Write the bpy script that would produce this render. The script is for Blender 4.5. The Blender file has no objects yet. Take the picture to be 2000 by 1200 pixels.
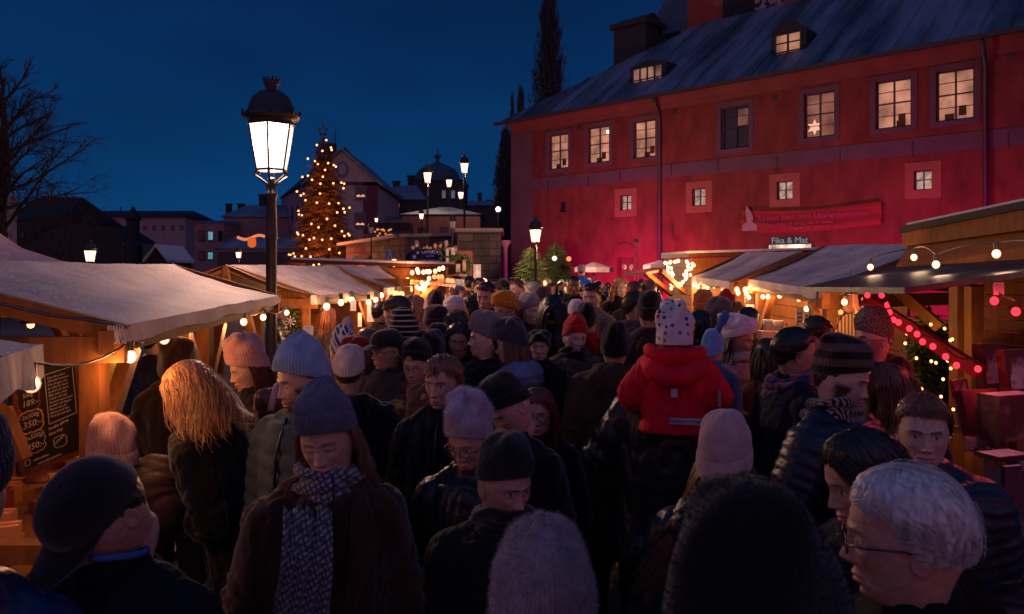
import bpy, math, random
import numpy as np
from mathutils import Vector, Matrix, Euler, noise as mnoise
sc = bpy.context.scene
COL = sc.collection
PI = math.pi
CAMZ = 2.15; F = 1500.0; HY = 527.0
def P(px, py, Y):                       # photograph position at a real distance -> metres
    return Vector(((px - 1000) / F * Y, Y, CAMZ - (py - HY) / F * Y))
def srgb(h):
    if isinstance(h, str):
        c = [int(h[i:i+2], 16) / 255 for i in (0, 2, 4)]
        return tuple((v / 12.92 if v <= .04045 else ((v + .055) / 1.055) ** 2.4) for v in c)
    return tuple(h)
# ---------------------------------------------------------------- mesh buffer
class MB:
    def __init__(s): s.v = []; s.f = []; s.m = []; s.n = 0
    def add(s, V, Fc, mi=0):
        V = np.asarray(V, float).reshape(-1, 3)
        s.v.append(V); s.f += [[i + s.n for i in f] for f in Fc]; s.m += [mi] * len(Fc); s.n += len(V); return s
    def box(s, c, d, rz=0, mi=0, M=None, bev=0):
        x, y, z = [q / 2 for q in d]
        V = np.array([(i, j, k) for i in (-x, x) for j in (-y, y) for k in (-z, z)], float)
        if rz:
            cs, sn = math.cos(rz), math.sin(rz)
            V = np.stack([V[:, 0] * cs - V[:, 1] * sn, V[:, 0] * sn + V[:, 1] * cs, V[:, 2]], 1)
        V = V + np.array(c)
        if M is not None: V = xf(V, M)
        return s.add(V, [(0, 1, 3, 2), (4, 6, 7, 5), (0, 4, 5, 1), (2, 3, 7, 6), (0, 2, 6, 4), (1, 5, 7, 3)], mi)
    def beam(s, a, b, w, h, up=(0, 0, 1), mi=0):
        a, b = Vector(a), Vector(b); d = (b - a).normalized(); up = Vector(up)
        if abs(d.dot(up)) > .98: up = Vector((0, 1, 0))
        sx = d.cross(up).normalized() * w / 2; uz = sx.cross(d).normalized() * h / 2
        V = [p + i * sx + j * uz for p in (a, b) for i in (-1, 1) for j in (-1, 1)]
        return s.add(V, [(0, 1, 3, 2), (4, 6, 7, 5), (0, 4, 5, 1), (2, 3, 7, 6), (0, 2, 6, 4), (1, 5, 7, 3)], mi)
    def tube(s, pts, rad, n=8, mi=0, cap=True, side=None):
        pts = [Vector(p) for p in pts]; m = len(pts); V = []
        if not hasattr(rad, '__len__'): rad = [rad] * m
        prev = None
        for i, p in enumerate(pts):
            d = (pts[min(i + 1, m - 1)] - pts[max(i - 1, 0)]).normalized()
            if side is not None: r0 = Vector(side)
            elif prev is not None: r0 = prev
            else: r0 = Vector((1, 0, 0)) if abs(d.x) < .9 else Vector((0, 1, 0))
            a = (r0 - d * r0.dot(d)).normalized(); b = d.cross(a); prev = a
            r = rad[i]; rw, rd = (r if hasattr(r, '__len__') else (r, r))
            for k in range(n):
                t = 2 * PI * k / n
                V.append(p + a * (rw * math.cos(t)) + b * (rd * math.sin(t)))
        Fc = [(i * n + k, i * n + (k + 1) % n, (i + 1) * n + (k + 1) % n, (i + 1) * n + k) for i in range(m - 1) for k in range(n)]
        if cap: Fc += [tuple(range(n))[::-1], tuple(range((m - 1) * n, m * n))]
        return s.add([tuple(v) for v in V], Fc, mi)
    def lathe(s, prof, c=(0, 0, 0), n=24, mi=0, M=None):
        V = []; 
        for r, z in prof:
            for k in range(n):
                t = 2 * PI * k / n; V.append((c[0] + r * math.cos(t), c[1] + r * math.sin(t), c[2] + z))
        m = len(prof)
        Fc = [(i * n + k, i * n + (k + 1) % n, (i + 1) * n + (k + 1) % n, (i + 1) * n + k) for i in range(m - 1) for k in range(n)]
        if prof[0][0] > 1e-4: Fc.append(tuple(range(n))[::-1])
        if prof[-1][0] > 1e-4: Fc.append(tuple(range((m - 1) * n, m * n)))
        V = np.array(V)
        if M is not None: V = xf(V, M)
        return s.add(V, Fc, mi)
    def ball(s, c, r, n=12, mi=0):
        r = r if hasattr(r, '__len__') else (r, r, r); V = []; m = max(4, n // 2 + 1)
        for i in range(m):
            ph = PI * i / (m - 1)
            for k in range(n):
                t = 2 * PI * k / n
                V.append((c[0] + r[0] * math.sin(ph) * math.cos(t), c[1] + r[1] * math.sin(ph) * math.sin(t), c[2] - r[2] * math.cos(ph)))
        Fc = [(i * n + k, i * n + (k + 1) % n, (i + 1) * n + (k + 1) % n, (i + 1) * n + k) for i in range(m - 1) for k in range(n)]
        return s.add(V, Fc, mi)
    def poly(s, pts, mi=0): return s.add(pts, [tuple(range(len(pts)))], mi)
    def prism(s, pts, vec, mi=0):
        n = len(pts); A = [Vector(p) for p in pts]; B = [p + Vector(vec) for p in A]
        return s.add([tuple(p) for p in A + B], [tuple(range(n))[::-1], tuple(range(n, 2 * n))] + [(i, (i + 1) % n, n + (i + 1) % n, n + i) for i in range(n)], mi)
    def mesh(s, name, smooth=False):
        V = np.concatenate(s.v) if s.v else np.zeros((0, 3))
        me = bpy.data.meshes.new(name); me.from_pydata(V.tolist(), [], s.f)
        if len(set(s.m)) > 1: me.polygons.foreach_set('material_index', s.m)
        if smooth: me.polygons.foreach_set('use_smooth', [True] * len(s.f))
        me.update(); return me
    def build(s, name, mat, parent=None, smooth=False, loc=None):
        o = link(name, s.mesh(name, smooth), mat, parent)
        if loc is not None: o.location = loc
        return o
def xf(V, M):
    M = np.array(M); V = np.asarray(V, float); return V @ M[:3, :3].T + M[:3, 3]
def link(name, me, mat=None, parent=None):
    o = bpy.data.objects.new(name, me); COL.objects.link(o)
    if mat is not None:
        for m in (mat if isinstance(mat, (list, tuple)) else [mat]): me.materials.append(m)
    if parent is not None: o.parent = parent
    return o
def tag(o, label=None, cat=None, group=None, kind=None):
    if label: o['label'] = label
    if cat: o['category'] = cat
    if group: o['group'] = group
    if kind: o['kind'] = kind
    return o
def empty(name, loc=(0, 0, 0), rz=0, label=None, cat=None, group=None):
    o = bpy.data.objects.new(name, None); COL.objects.link(o); o.location = loc; o.rotation_euler = (0, 0, rz)
    o.empty_display_size = .1
    return tag(o, label, cat, group)
def copy_tree(o, parent=None):
    c = o.copy(); COL.objects.link(c)
    if parent is not None: c.parent = parent
    for ch in [q for q in bpy.data.objects if q.parent == o]: copy_tree(ch, c)
    return c
# ---------------------------------------------------------------- materials
MATS = {}
def nd(nt, t, **kw):
    n = nt.nodes.new(t)
    for k, v in kw.items():
        if k in n.inputs: n.inputs[k].default_value = v
        else: setattr(n, k, v)
    return n
def pm(key, color=(.5, .5, .5), rough=.8, spec=.3, metal=0, var=.25, nscale=8, bump=.2, bscale=60, bdist=.004, emis=None, estr=0, sheen=0, attr=None, coords='Object', stretch=None, color2=None, c2scale=3, c2lo=.45, c2hi=.55, alpha=None, trans=0):
    if key in MATS: return MATS[key]
    m = bpy.data.materials.new(key); MATS[key] = m; m.use_nodes = True; nt = m.node_tree; N = nt.nodes; L = nt.links
    b = N['Principled BSDF']; color = srgb(color)
    b.inputs['Roughness'].default_value = rough; b.inputs['Specular IOR Level'].default_value = spec; b.inputs['Metallic'].default_value = metal
    if sheen: b.inputs['Sheen Weight'].default_value = sheen; b.inputs['Sheen Roughness'].default_value = .5
    tc = nd(nt, 'ShaderNodeTexCoord'); mp = nd(nt, 'ShaderNodeMapping'); L.new(tc.outputs[coords], mp.inputs[0])
    if stretch: mp.inputs['Scale'].default_value = stretch
    n1 = nd(nt, 'ShaderNodeTexNoise', Scale=nscale, Detail=5.0); L.new(mp.outputs[0], n1.inputs['Vector'])
    r = nd(nt, 'ShaderNodeMapRange'); L.new(n1.outputs['Fac'], r.inputs['Value'])
    r.inputs['From Min'].default_value = .25; r.inputs['From Max'].default_value = .75
    r.inputs['To Min'].default_value = 1 - var; r.inputs['To Max'].default_value = 1 + var
    mul = nd(nt, 'ShaderNodeVectorMath', operation='SCALE')
    L.new(r.outputs[0], mul.inputs['Scale'])
    src = None
    if attr:
        a = nd(nt, 'ShaderNodeAttribute', attribute_name=attr); src = a.outputs['Color']
    if color2 is not None:
        n2 = nd(nt, 'ShaderNodeTexNoise', Scale=c2scale, Detail=6.0); L.new(mp.outputs[0], n2.inputs['Vector'])
        rr = nd(nt, 'ShaderNodeMapRange'); L.new(n2.outputs['Fac'], rr.inputs['Value']); rr.inputs['From Min'].default_value = c2lo; rr.inputs['From Max'].default_value = c2hi
        mx = nd(nt, 'ShaderNodeMix', data_type='RGBA'); L.new(rr.outputs[0], mx.inputs['Factor'])
        mx.inputs[6].default_value = (*color, 1); mx.inputs[7].default_value = (*srgb(color2), 1); src = mx.outputs[2]
    if src: L.new(src, mul.inputs[0])
    else: mul.inputs[0].default_value = color
    L.new(mul.outputs[0], b.inputs['Base Color'])
    if bump:
        n3 = nd(nt, 'ShaderNodeTexNoise', Scale=bscale, Detail=4.0); L.new(mp.outputs[0], n3.inputs['Vector'])
        bp = nd(nt, 'ShaderNodeBump', Strength=bump, Distance=bdist); L.new(n3.outputs['Fac'], bp.inputs['Height']); L.new(bp.outputs[0], b.inputs['Normal'])
    if emis: b.inputs['Emission Color'].default_value = (*srgb(emis), 1); b.inputs['Emission Strength'].default_value = estr
    if trans: b.inputs['Transmission Weight'].default_value = trans
    if alpha is not None: b.inputs['Alpha'].default_value = alpha
    return m
def em(key, color, strength, sample=False):
    if key in MATS: return MATS[key]
    m = bpy.data.materials.new(key); MATS[key] = m; m.use_nodes = True; nt = m.node_tree
    nt.nodes.remove(nt.nodes['Principled BSDF']); e = nd(nt, 'ShaderNodeEmission'); e.inputs[0].default_value = (*srgb(color), 1); e.inputs[1].default_value = strength
    nt.links.new(e.outputs[0], nt.nodes['Material Output'].inputs[0])
    if not sample: m.cycles.emission_sampling = 'NONE'
    return m
def node_out(m, sock):  # replace base colour source
    m.node_tree.links.new(sock, m.node_tree.nodes['Principled BSDF'].inputs['Base Color'])
def fnoise(V, s, seed=0):
    return np.array([mnoise.noise(Vector((v[0] * s + seed, v[1] * s, v[2] * s))) for v in V])
# ================================================================ PEOPLE
def smooth_tab(tab, zs, w=.006):
    t = np.array(tab, float); o = np.argsort(t[:, 0]); t = t[o]
    zz = np.linspace(t[0, 0], t[-1, 0], 500); k = max(1, int(w / (zz[1] - zz[0])))
    out = []
    for c in range(1, t.shape[1]):
        y = np.interp(zz, t[:, 0], t[:, c]); yp = np.pad(y, 2 * k, mode='edge')
        ker = np.exp(-.5 * (np.arange(-2 * k, 2 * k + 1) / k) ** 2); ker /= ker.sum()
        out.append(np.interp(zs, zz, np.convolve(yp, ker, 'valid')))
    return out
HT = [(.116, .004, .004, .004), (.113, .022, .024, .028), (.106, .040, .046, .050), (.092, .056, .066, .070), (.070, .068, .082, .087), (.045, .0745, .090, .098),
      (.022, .0765, .094, .101), (0, .076, .090, .099), (-.022, .0735, .088, .093), (-.045, .069, .087, .082), (-.065, .064, .086, .071),
      (-.085, .0575, .083, .062), (-.100, .051, .076, .058), (-.110, .049, .060, .057), (-.118, .050, .040, .057), (-.130, .051, .034, .058), (-.160, .053, .032, .062),
      (-.190, .064, .042, .075), (-.22, .10, .06, .085), (-.25, .15, .075, .09), (-.32, .17, .09, .10), (-.45, .155, .10, .10), (-.60, .135, .09, .095), (-.72, .15, .10, .11), (-.85, .13, .09, .10), (-.90, .02, .02, .02)]
def g2(x, z, x0, z0, sx, sz): return np.exp(-((x - x0) / sx) ** 2 - ((z - z0) / sz) ** 2)
def head_geo(res=2, fem=0, age=0, jaw=1.0, nose=1.0):
    nseg, = {3: (132,), 2: (84,), 1: (44,), 0: (24,)}[res]
    fz = {3: 90, 2: 56, 1: 30, 0: 16}[res]
    zs = np.concatenate([[.116, .1145, .111, .106], np.linspace(.099, .045, {3: 16, 2: 10, 1: 6, 0: 4}[res]), np.linspace(.04, -.116, fz), np.linspace(-.122, -.25, {3: 12, 2: 9, 1: 6, 0: 4}[res]), [-.32, -.45, -.6, -.72, -.85, -.895]])
    a, f, b = smooth_tab(HT, zs, .0035)
    t = np.arange(nseg) / nseg * 2 * PI
    U = t - (.42 if res > 0 else .2) * np.sin(t)
    Z, UU = np.meshgrid(zs, U, indexing='ij'); A = a[:, None]; Fr = f[:, None]; B = b[:, None]
    cU, sU = np.cos(UU), np.sin(UU)
    pinch = np.clip((-Z - .01) / .10, 0, 1) * np.clip((Z + .16) / .05, 0, 1) * (.26 if not fem else .32) * (2 - jaw)
    X = A * np.sign(sU) * np.abs(sU) ** .92 * (1 - pinch * np.clip(cU, 0, 1) ** 1.3)
    Y = np.where(cU > 0, -Fr * np.abs(cU) ** .86, B * np.abs(cU) ** .95)
    w = np.clip(cU * 1.3, 0, 1)
    az = np.abs(X)
    nh = np.interp(-Z, [-.026, -.012, .004, .02, .033, .038, .044, .050], [0, .004, .0085, .0165, .0235, .0245, .012, 0]) * nose
    nw = np.interp(-Z, [-.02, 0, .02, .036, .05], [.009, .0075, .009, .0125, .012])
    D = nh * np.exp(-(np.abs(X) / nw) ** 2.2)
    D += .0075 * nose * (g2(az, Z, .0135, -.0405, .0055, .0065))
    D -= .011 * g2(az, Z, .030, .004, .0165, .0125)
    D += .0085 * g2(az, Z, .0315, .001, .0125, .0085)
    D -= .0012 * g2(az, Z, .0315, .0105, .014, .0022) * 1.6
    D += (.0055 - .003 * fem) * g2(az, Z, .026, .021, .020, .0065)
    D += .006 * g2(az, Z, .044, -.026, .017, .017) * (1 + .3 * fem)
    D -= .005 * g2(az, Z, .046, -.062, .014, .02)
    D -= (.0022 + .003 * age) * np.exp(-((az - .021 - (-.045 - Z) * .55) / .004) ** 2) * np.clip(1 - np.abs(Z + .06) / .022, 0, 1)
    D += .006 * g2(X, Z, 0, -.068, .024, .016)
    D += (.0042 + .001 * fem) * g2(X, Z, 0, -.0635, .019, .0048)
    D += (.0052 + .001 * fem) * g2(X, Z, 0, -.0765, .0165, .0055)
    D -= .0052 * g2(X, Z, 0, -.0700, .023, .0024)
    D -= .0022 * g2(X, Z, 0, -.054, .0035, .006)
    D -= .0045 * g2(X, Z, 0, -.0865, .017, .0055)
    D += .0075 * g2(X, Z, 0, -.101, .018, .011)
    if age: D += .0009 * age * np.sin(Z * 700 + np.cos(X * 60) * 1.5) * g2(X, Z, 0, .055, .05, .018) - .002 * age * g2(az, Z, .03, -.014, .012, .003)
    Y = Y - D * w
    X = X * (1 - .06 * g2(az, Z, .076, .03, .03, .02))
    V = np.stack([X.ravel(), Y.ravel(), Z.ravel()], 1)
    nr = len(zs)
    Fc = [(i * nseg + k, (i + 1) * nseg + k, (i + 1) * nseg + (k + 1) % nseg, i * nseg + (k + 1) % nseg) for i in range(nr - 1) for k in range(nseg)]
    Fc += [tuple(range(nseg)), tuple(range((nr - 1) * nseg, nr * nseg))[::-1]]
    # ears
    E = []
    if res > 0:
        ne, me_ = (14, 9) if res > 1 else (8, 5)
        for sgn in (1, -1):
            base = len(V) + sum(len(e[0]) for e in E); ev = []
            for i in range(me_):
                q = i / (me_ - 1)
                for k in range(ne):
                    th = 2 * PI * k / ne; rr = math.sin(q * PI) ** .7
                    rim = math.sin(q * PI)
                    dy = .017 * rr * math.cos(th) + .004; dz = .030 * rr * math.sin(th) * (1 if math.sin(th) > 0 else .95)
                    hx = -.004 + .012 * q + (-.007 * (1 - rr) if q > .5 else 0)
                    ev.append((sgn * (.074 + hx + .35 * max(0, dy)), .008 + dy + .12 * dz, -.012 + dz))
            ef = [(base + i * ne + k, base + i * ne + (k + 1) % ne, base + (i + 1) * ne + (k + 1) % ne, base + (i + 1) * ne + k) for i in range(me_ - 1) for k in range(ne)]
            if sgn < 0: ef = [q[::-1] for q in ef]
            E.append((ev, ef))
    for ev, ef in E: V = np.vstack([V, np.array(ev)]); Fc += ef
    return V, Fc
def paint_face(V, tone, hairc, lips=.5, eyes='open', beard=0, fem=0, browc=None, seed=0):
    x, y, z = V[:, 0], V[:, 1], V[:, 2]; az = np.abs(x); fr = (y < -.03) & (z > -.13)
    tone = np.array(tone); C = np.tile(tone, (len(V), 1))
    def blend(wt, c):
        nonlocal C
        wt = np.clip(wt, 0, 1)[:, None] * fr[:, None]; C = C * (1 - wt) + np.array(c) * wt
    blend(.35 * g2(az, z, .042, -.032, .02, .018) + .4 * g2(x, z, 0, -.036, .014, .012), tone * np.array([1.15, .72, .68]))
    lipc = tone * np.array([1.0, .42, .42])
    blend((.55 + .4 * fem) * lips * 2 * (np.clip(1.25 - np.abs(z + .0700) / (.0095 * np.sqrt(np.clip(1 - (x / .027) ** 2, 0, 1)) + 1e-4), 0, 1) > .15), lipc)
    blend(.75 * g2(x, z, 0, -.0700, .021, .0018), tone * .2)
    blend(.8 * g2(az, z, .0085, -.0475, .0045, .0022), tone * .15)
    browc = np.array(browc if browc is not None else hairc)
    bz = .0195 + .003 * np.sin(np.clip((az - .012) / .035, 0, 1) * 2.4)
    blend((1 - .35 * fem) * np.exp(-((z - bz) / (.0038 - .0012 * fem)) ** 2) * np.clip((az - .010) / .004, 0, 1) * np.clip((.050 - az) / .008, 0, 1), browc * .8 + tone * .06)
    ex = (az - .0315) / .0150; sh = np.sqrt(np.clip(1 - ex ** 2, 0, 1))
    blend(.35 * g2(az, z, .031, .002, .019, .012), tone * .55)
    if eyes == 'open':
        ez = z - .0015; op = .0052
        inside = (np.abs(ez) < op * sh)
        blend(inside * .95, (.55, .50, .47))
        blend((np.hypot(az - .0315, ez) < .0055) * inside * 1.0, (.03, .035, .045))
        blend(np.exp(-((ez - op * sh) / .0018) ** 2) * (np.abs(ex) < 1.1) * .95, (.012, .008, .008))
        blend(np.exp(-((ez + op * sh) / .0014) ** 2) * (np.abs(ex) < 1.0) * .5, tone * .3)
    else:
        blend(np.exp(-((z + .0035 - .003 * ex ** 2) / .0018) ** 2) * (np.abs(ex) < 1.1) * .95, (.012, .008, .008))
    if beard:
        n = np.array([mnoise.noise(Vector(v) * 90) for v in V]) * .35
        jawm = np.clip((-z - .042 - .0 * az) / .012 + n, 0, 1) * np.clip((-.005 - y) / .03, 0, 1) 
        jawm = np.maximum(jawm, np.clip((az - .054) / .008 + n, 0, 1) * np.clip((.004 - z) / .02, 0, 1) * np.clip((.005 - y) / .02, 0, 1))
        jawm *= 1 - np.clip(1.6 * g2(x, z, 0, -.0705, .021, .008), 0, 1)
        jawm *= 1 - np.clip(1.5 * g2(az, z, .03, -.045, .018, .012), 0, 1) * .8
        wt = (jawm * beard)[:, None] * (y < .01)[:, None] * (z > -.135)[:, None]
        C = C * (1 - wt) + np.array(hairc) * .9 * wt
    return np.clip(C, 0, 1)
def set_cols(me, C, name='col'):
    a = me.color_attributes.new(name, 'FLOAT_COLOR', 'POINT'); CC = np.ones((len(C), 4)); CC[:, :3] = C; a.data.foreach_set('color', CC.ravel())
TONES = {'fair': (.50, .30, .22), 'pink': (.52, .28, .21), 'tan': (.38, .21, .14), 'dark': (.11, .052, .035), 'pale': (.56, .37, .29)}
HAIRC = {'black': (.008, .007, .007), 'dark': (.02, .012, .009), 'brown': (.055, .026, .014), 'auburn': (.13, .035, .014), 'blond': (.40, .19, .07), 'sandy': (.17, .085, .045), 'white': (.55, .53, .50), 'grey': (.2, .19, .18)}
def skin_mat():
    m = pm('skin', rough=.46, spec=.42, var=.20, nscale=70, bump=.4, bscale=300, bdist=.002, attr='col')
    b = m.node_tree.nodes['Principled BSDF']; b.inputs['Subsurface Weight'].default_value = .12; b.inputs['Subsurface Radius'].default_value = (.012, .004, .002); b.inputs['Subsurface Scale'].default_value = 1
    return m
def fabric(kind, color):
    c = srgb(color); key = kind + '_' + '_'.join('%03d' % int(v * 1000) for v in c)
    if kind == 'wool': return pm(key, c, rough=.95, spec=.1, var=.22, nscale=26, bump=.6, bscale=260, bdist=.004, sheen=.35)
    if kind == 'felt': return pm(key, c, rough=.95, spec=.1, var=.35, nscale=9, bump=.5, bscale=120, bdist=.004, sheen=.25)
    if kind == 'nylon': return pm(key, c, rough=.42, spec=.45, var=.15, nscale=7, bump=.55, bscale=22, bdist=.014)
    if kind == 'leather': return pm(key, c, rough=.34, spec=.5, var=.25, nscale=12, bump=.5, bscale=38, bdist=.008)
    if kind == 'cotton': return pm(key, c, rough=.8, spec=.2, var=.2, nscale=10, bump=.5, bscale=28, bdist=.012)
    return pm(key, c)
def hair_mat(c):
    c = HAIRC.get(c, c) if isinstance(c, str) else c
    return pm('hair_' + '_'.join('%03d' % int(v * 1000) for v in c), c, rough=.42, spec=.45, var=.45, nscale=30, bump=0, stretch=(3, 3, .6))
def smooth_mods(V, Fc, voxel, it=6, bands=None):
    me = bpy.data.meshes.new('tmp'); me.from_pydata(V.tolist(), [], Fc); o = bpy.data.objects.new('tmp', me); COL.objects.link(o)
    r = o.modifiers.new('r', 'REMESH'); r.mode = 'VOXEL'; r.voxel_size = voxel
    s = o.modifiers.new('s', 'SMOOTH'); s.iterations = it; s.factor = .5
    dg = bpy.context.evaluated_depsgraph_get(); dg.update(); ev = o.evaluated_get(dg); m2 = bpy.data.meshes.new_from_object(ev)
    bpy.data.objects.remove(o); bpy.data.meshes.remove(me)
    m2.polygons.foreach_set('use_smooth', [True] * len(m2.polygons)); return m2
def rotM(yaw=0, pitch=0, roll=0, piv=(0, 0, 0)):
    p = Matrix.Translation(piv); R = Matrix.Rotation(math.radians(yaw), 4, 'Z') @ Matrix.Rotation(math.radians(pitch), 4, 'X') @ Matrix.Rotation(math.radians(roll), 4, 'Y')
    return p @ R @ p.inverted()
def apply_pose(V, M, s, C, z0=-.11, z1=-.20):
    """head vertices rotate with M, neck blends, torso stays"""
    V = np.asarray(V, float); w = np.clip((V[:, 2] - z1) / (z0 - z1), 0, 1)[:, None]; w = w * w * (3 - 2 * w)
    R = xf(V, M); return (V * (1 - w) + R * w) * s + np.array(C)
# ---- hats --------------------------------------------------------------
def beanie_geo(top=.175, width=1.0, cuff=.055, ribs=46, ribamp=.0022, slouch=0.0, line=.022, n=None, res=2, tilt=1.05, lump=.004, seed=1, point=0, crown_seams=0):
    n = n or {3: 276, 2: 184, 1: 72, 0: 32}[res]
    if res < 2: ribamp = 0
    a0, b0 = .0805 * width, .1035 * width
    pr = []
    if cuff:
        k = max(4, int(cuff / .007))
        pr.append((1.0, 0, 0))
        for i in range(k + 1):
            q = i / k; pr.append((1.055 + .045 * math.sin(q * PI) ** .5, cuff * q, 1))
        pr.append((1.03, cuff + .003, .2)); pr.append((1.0, cuff - .002, 0))
        z0 = cuff - .002
    else: pr += [(.985, 0, 0), (1.0, -.003, 1), (1.02, 0, 1), (1.03, .01, 1)]; z0 = .01
    H = top - line
    m = {3: 30, 2: 22, 1: 12, 0: 7}[res]
    for i in range(1, m + 1):
        q = i / m
        hh = z0 + (H - z0) * (math.sin(q * PI / 2) ** 1.02 if not point else q ** .85)
        rr = (1.02 + .05 * math.sin(min(1, q * 2.6) * PI / 2)) * (math.cos(q * PI / 2) ** .74 if not point else max(0, 1 - q ** 1.6) ** .8) if q < 1 else 0
        pr.append((rr, hh, max(.2, 1 - q)))
    rs = np.random.RandomState(seed); V = []; t = np.arange(n) / n * 2 * PI
    ph = rs.rand(6) * 6.28
    for r, z, ra in pr:
        q = max(0, (z - z0) / max(.01, H - z0))
        rib = ribamp * ra * (np.abs(np.sin(t * ribs / 2)) * 2 - 1)
        lm = lump * q * 2 * (np.sin(3 * t + ph[0] + q * 4) + .6 * np.sin(5 * t + ph[1] - q * 6))
        if crown_seams: lm = lm - .004 * crown_seams * np.clip(q * 1.3, 0, 1) * np.exp(-(np.mod(t + .3, PI / 2) - PI / 4) ** 2 / .02)
        x = (a0 * r + rib + lm) * np.sin(t); y = -(b0 * r + rib + lm) * np.cos(t) + .004
        zz = line + z - tilt * (y) * (1 - .75 * q) * .35 + slouch * 0
        y = y + slouch * q ** 1.6; zz = zz - abs(slouch) * .35 * q ** 2
        V.append(np.stack([x, y, zz], 1))
    V = np.concatenate(V); m = len(pr)
    Fc = [(i * n + k, i * n + (k + 1) % n, (i + 1) * n + (k + 1) % n, (i + 1) * n + k) for i in range(m - 1) for k in range(n)]
    return V, Fc
def cap_geo(res=2, flat=0):
    n = {3: 96, 2: 64, 1: 32, 0: 16}[res]; V = []; m = 16; t = np.arange(n) / n * 2 * PI
    for i in range(m + 1):
        q = i / m; r = 1.03 * math.cos(q * PI / 2) ** .62 if q < 1 else 0
        r *= 1 + .03 * math.sin(q * PI)
        z = .028 + (.100 - .01 * flat) * math.sin(q * PI / 2) ** 1.1
        x = .082 * r * np.sin(t); y = -.104 * r * np.cos(t) + .004
        seam = -.0012 * np.exp(-(np.mod(t + PI / 6, PI / 3) - PI / 6) ** 2 / .003)
        V.append(np.stack([x * (1 + seam * 8), y * (1 + seam * 8), z - .16 * y * (1 - q) * 1.0 + 0 * x], 1))
    V = np.concatenate(V)
    Fc = [(i * n + k, i * n + (k + 1) % n, (i + 1) * n + (k + 1) % n, (i + 1) * n + k) for i in range(m) for k in range(n)]
    B = MB(); B.add(V, Fc)
    # brim
    nb, mb = 20, 6; bv = []
    for lay in (0, 1):
        for i in range(mb + 1):
            q = i / mb
            for k in range(nb + 1):
                u = (k / nb - .5) * 2; ang = u * 1.15
                rx = .079 * math.sin(ang); ry = -.100 * math.cos(ang) + .004
                ln = .082 * math.cos(u * PI / 2) ** .55 if abs(u) < 1 else 0
                x = rx * (1 + .05 * q); y = ry - ln * q
                z = .044 - .55 * ln * q * .55 - .016 * (u * u) * 1.2 + (.0035 if lay else 0) + .004
                bv.append((x, y, z))
    L = (mb + 1) * (nb + 1); bf = []
    for i in range(mb):
        for k in range(nb):
            a = i * (nb + 1) + k; bf.append((a, a + 1, a + nb + 2, a + nb + 1)[::-1]); bf.append((a + L, a + L + 1, a + L + nb + 2, a + L + nb + 1))
    for k in range(nb): a = mb * (nb + 1) + k; bf.append((a, a + 1, a + 1 + L, a + L))
    B.add(bv, bf); B.ball((0, .004, .129), (.007, .007, .004), 8)
    return np.concatenate(B.v), B.f
def fuzz(V, Fc, count, length, seed, jit=.5, zmin=None):
    """short fibres standing on a surface"""
    rs = np.random.RandomState(seed); V = np.asarray(V); tri = np.array([(f[0], f[1], f[2]) for f in Fc if len(f) >= 3])
    A, Bb, Cc = V[tri[:, 0]], V[tri[:, 1]], V[tri[:, 2]]; Nn = np.cross(Bb - A, Cc - A); ar = np.linalg.norm(Nn, axis=1) + 1e-12
    idx = rs.choice(len(tri), count, p=ar / ar.sum()); u = rs.rand(count, 2); u.sort(1)
    p = A[idx] * u[:, :1] + Bb[idx] * (u[:, 1:] - u[:, :1]) + Cc[idx] * (1 - u[:, 1:])
    nn = Nn[idx] / ar[idx][:, None]; cen = V.mean(0); flip = ((p - cen) * nn).sum(1) < 0; nn[flip] *= -1
    d = nn + rs.randn(count, 3) * jit; d /= np.linalg.norm(d, axis=1)[:, None]
    L = length * (.4 + rs.rand(count) * .9); sd = np.cross(d, rs.randn(count, 3)); sd /= np.linalg.norm(sd, axis=1)[:, None]; sd *= .0007
    W = np.empty((count * 3, 3)); W[0::3] = p - sd; W[1::3] = p + sd; W[2::3] = p + d * L[:, None]
    return W, [(3 * i, 3 * i + 1, 3 * i + 2) for i in range(count)]
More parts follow.
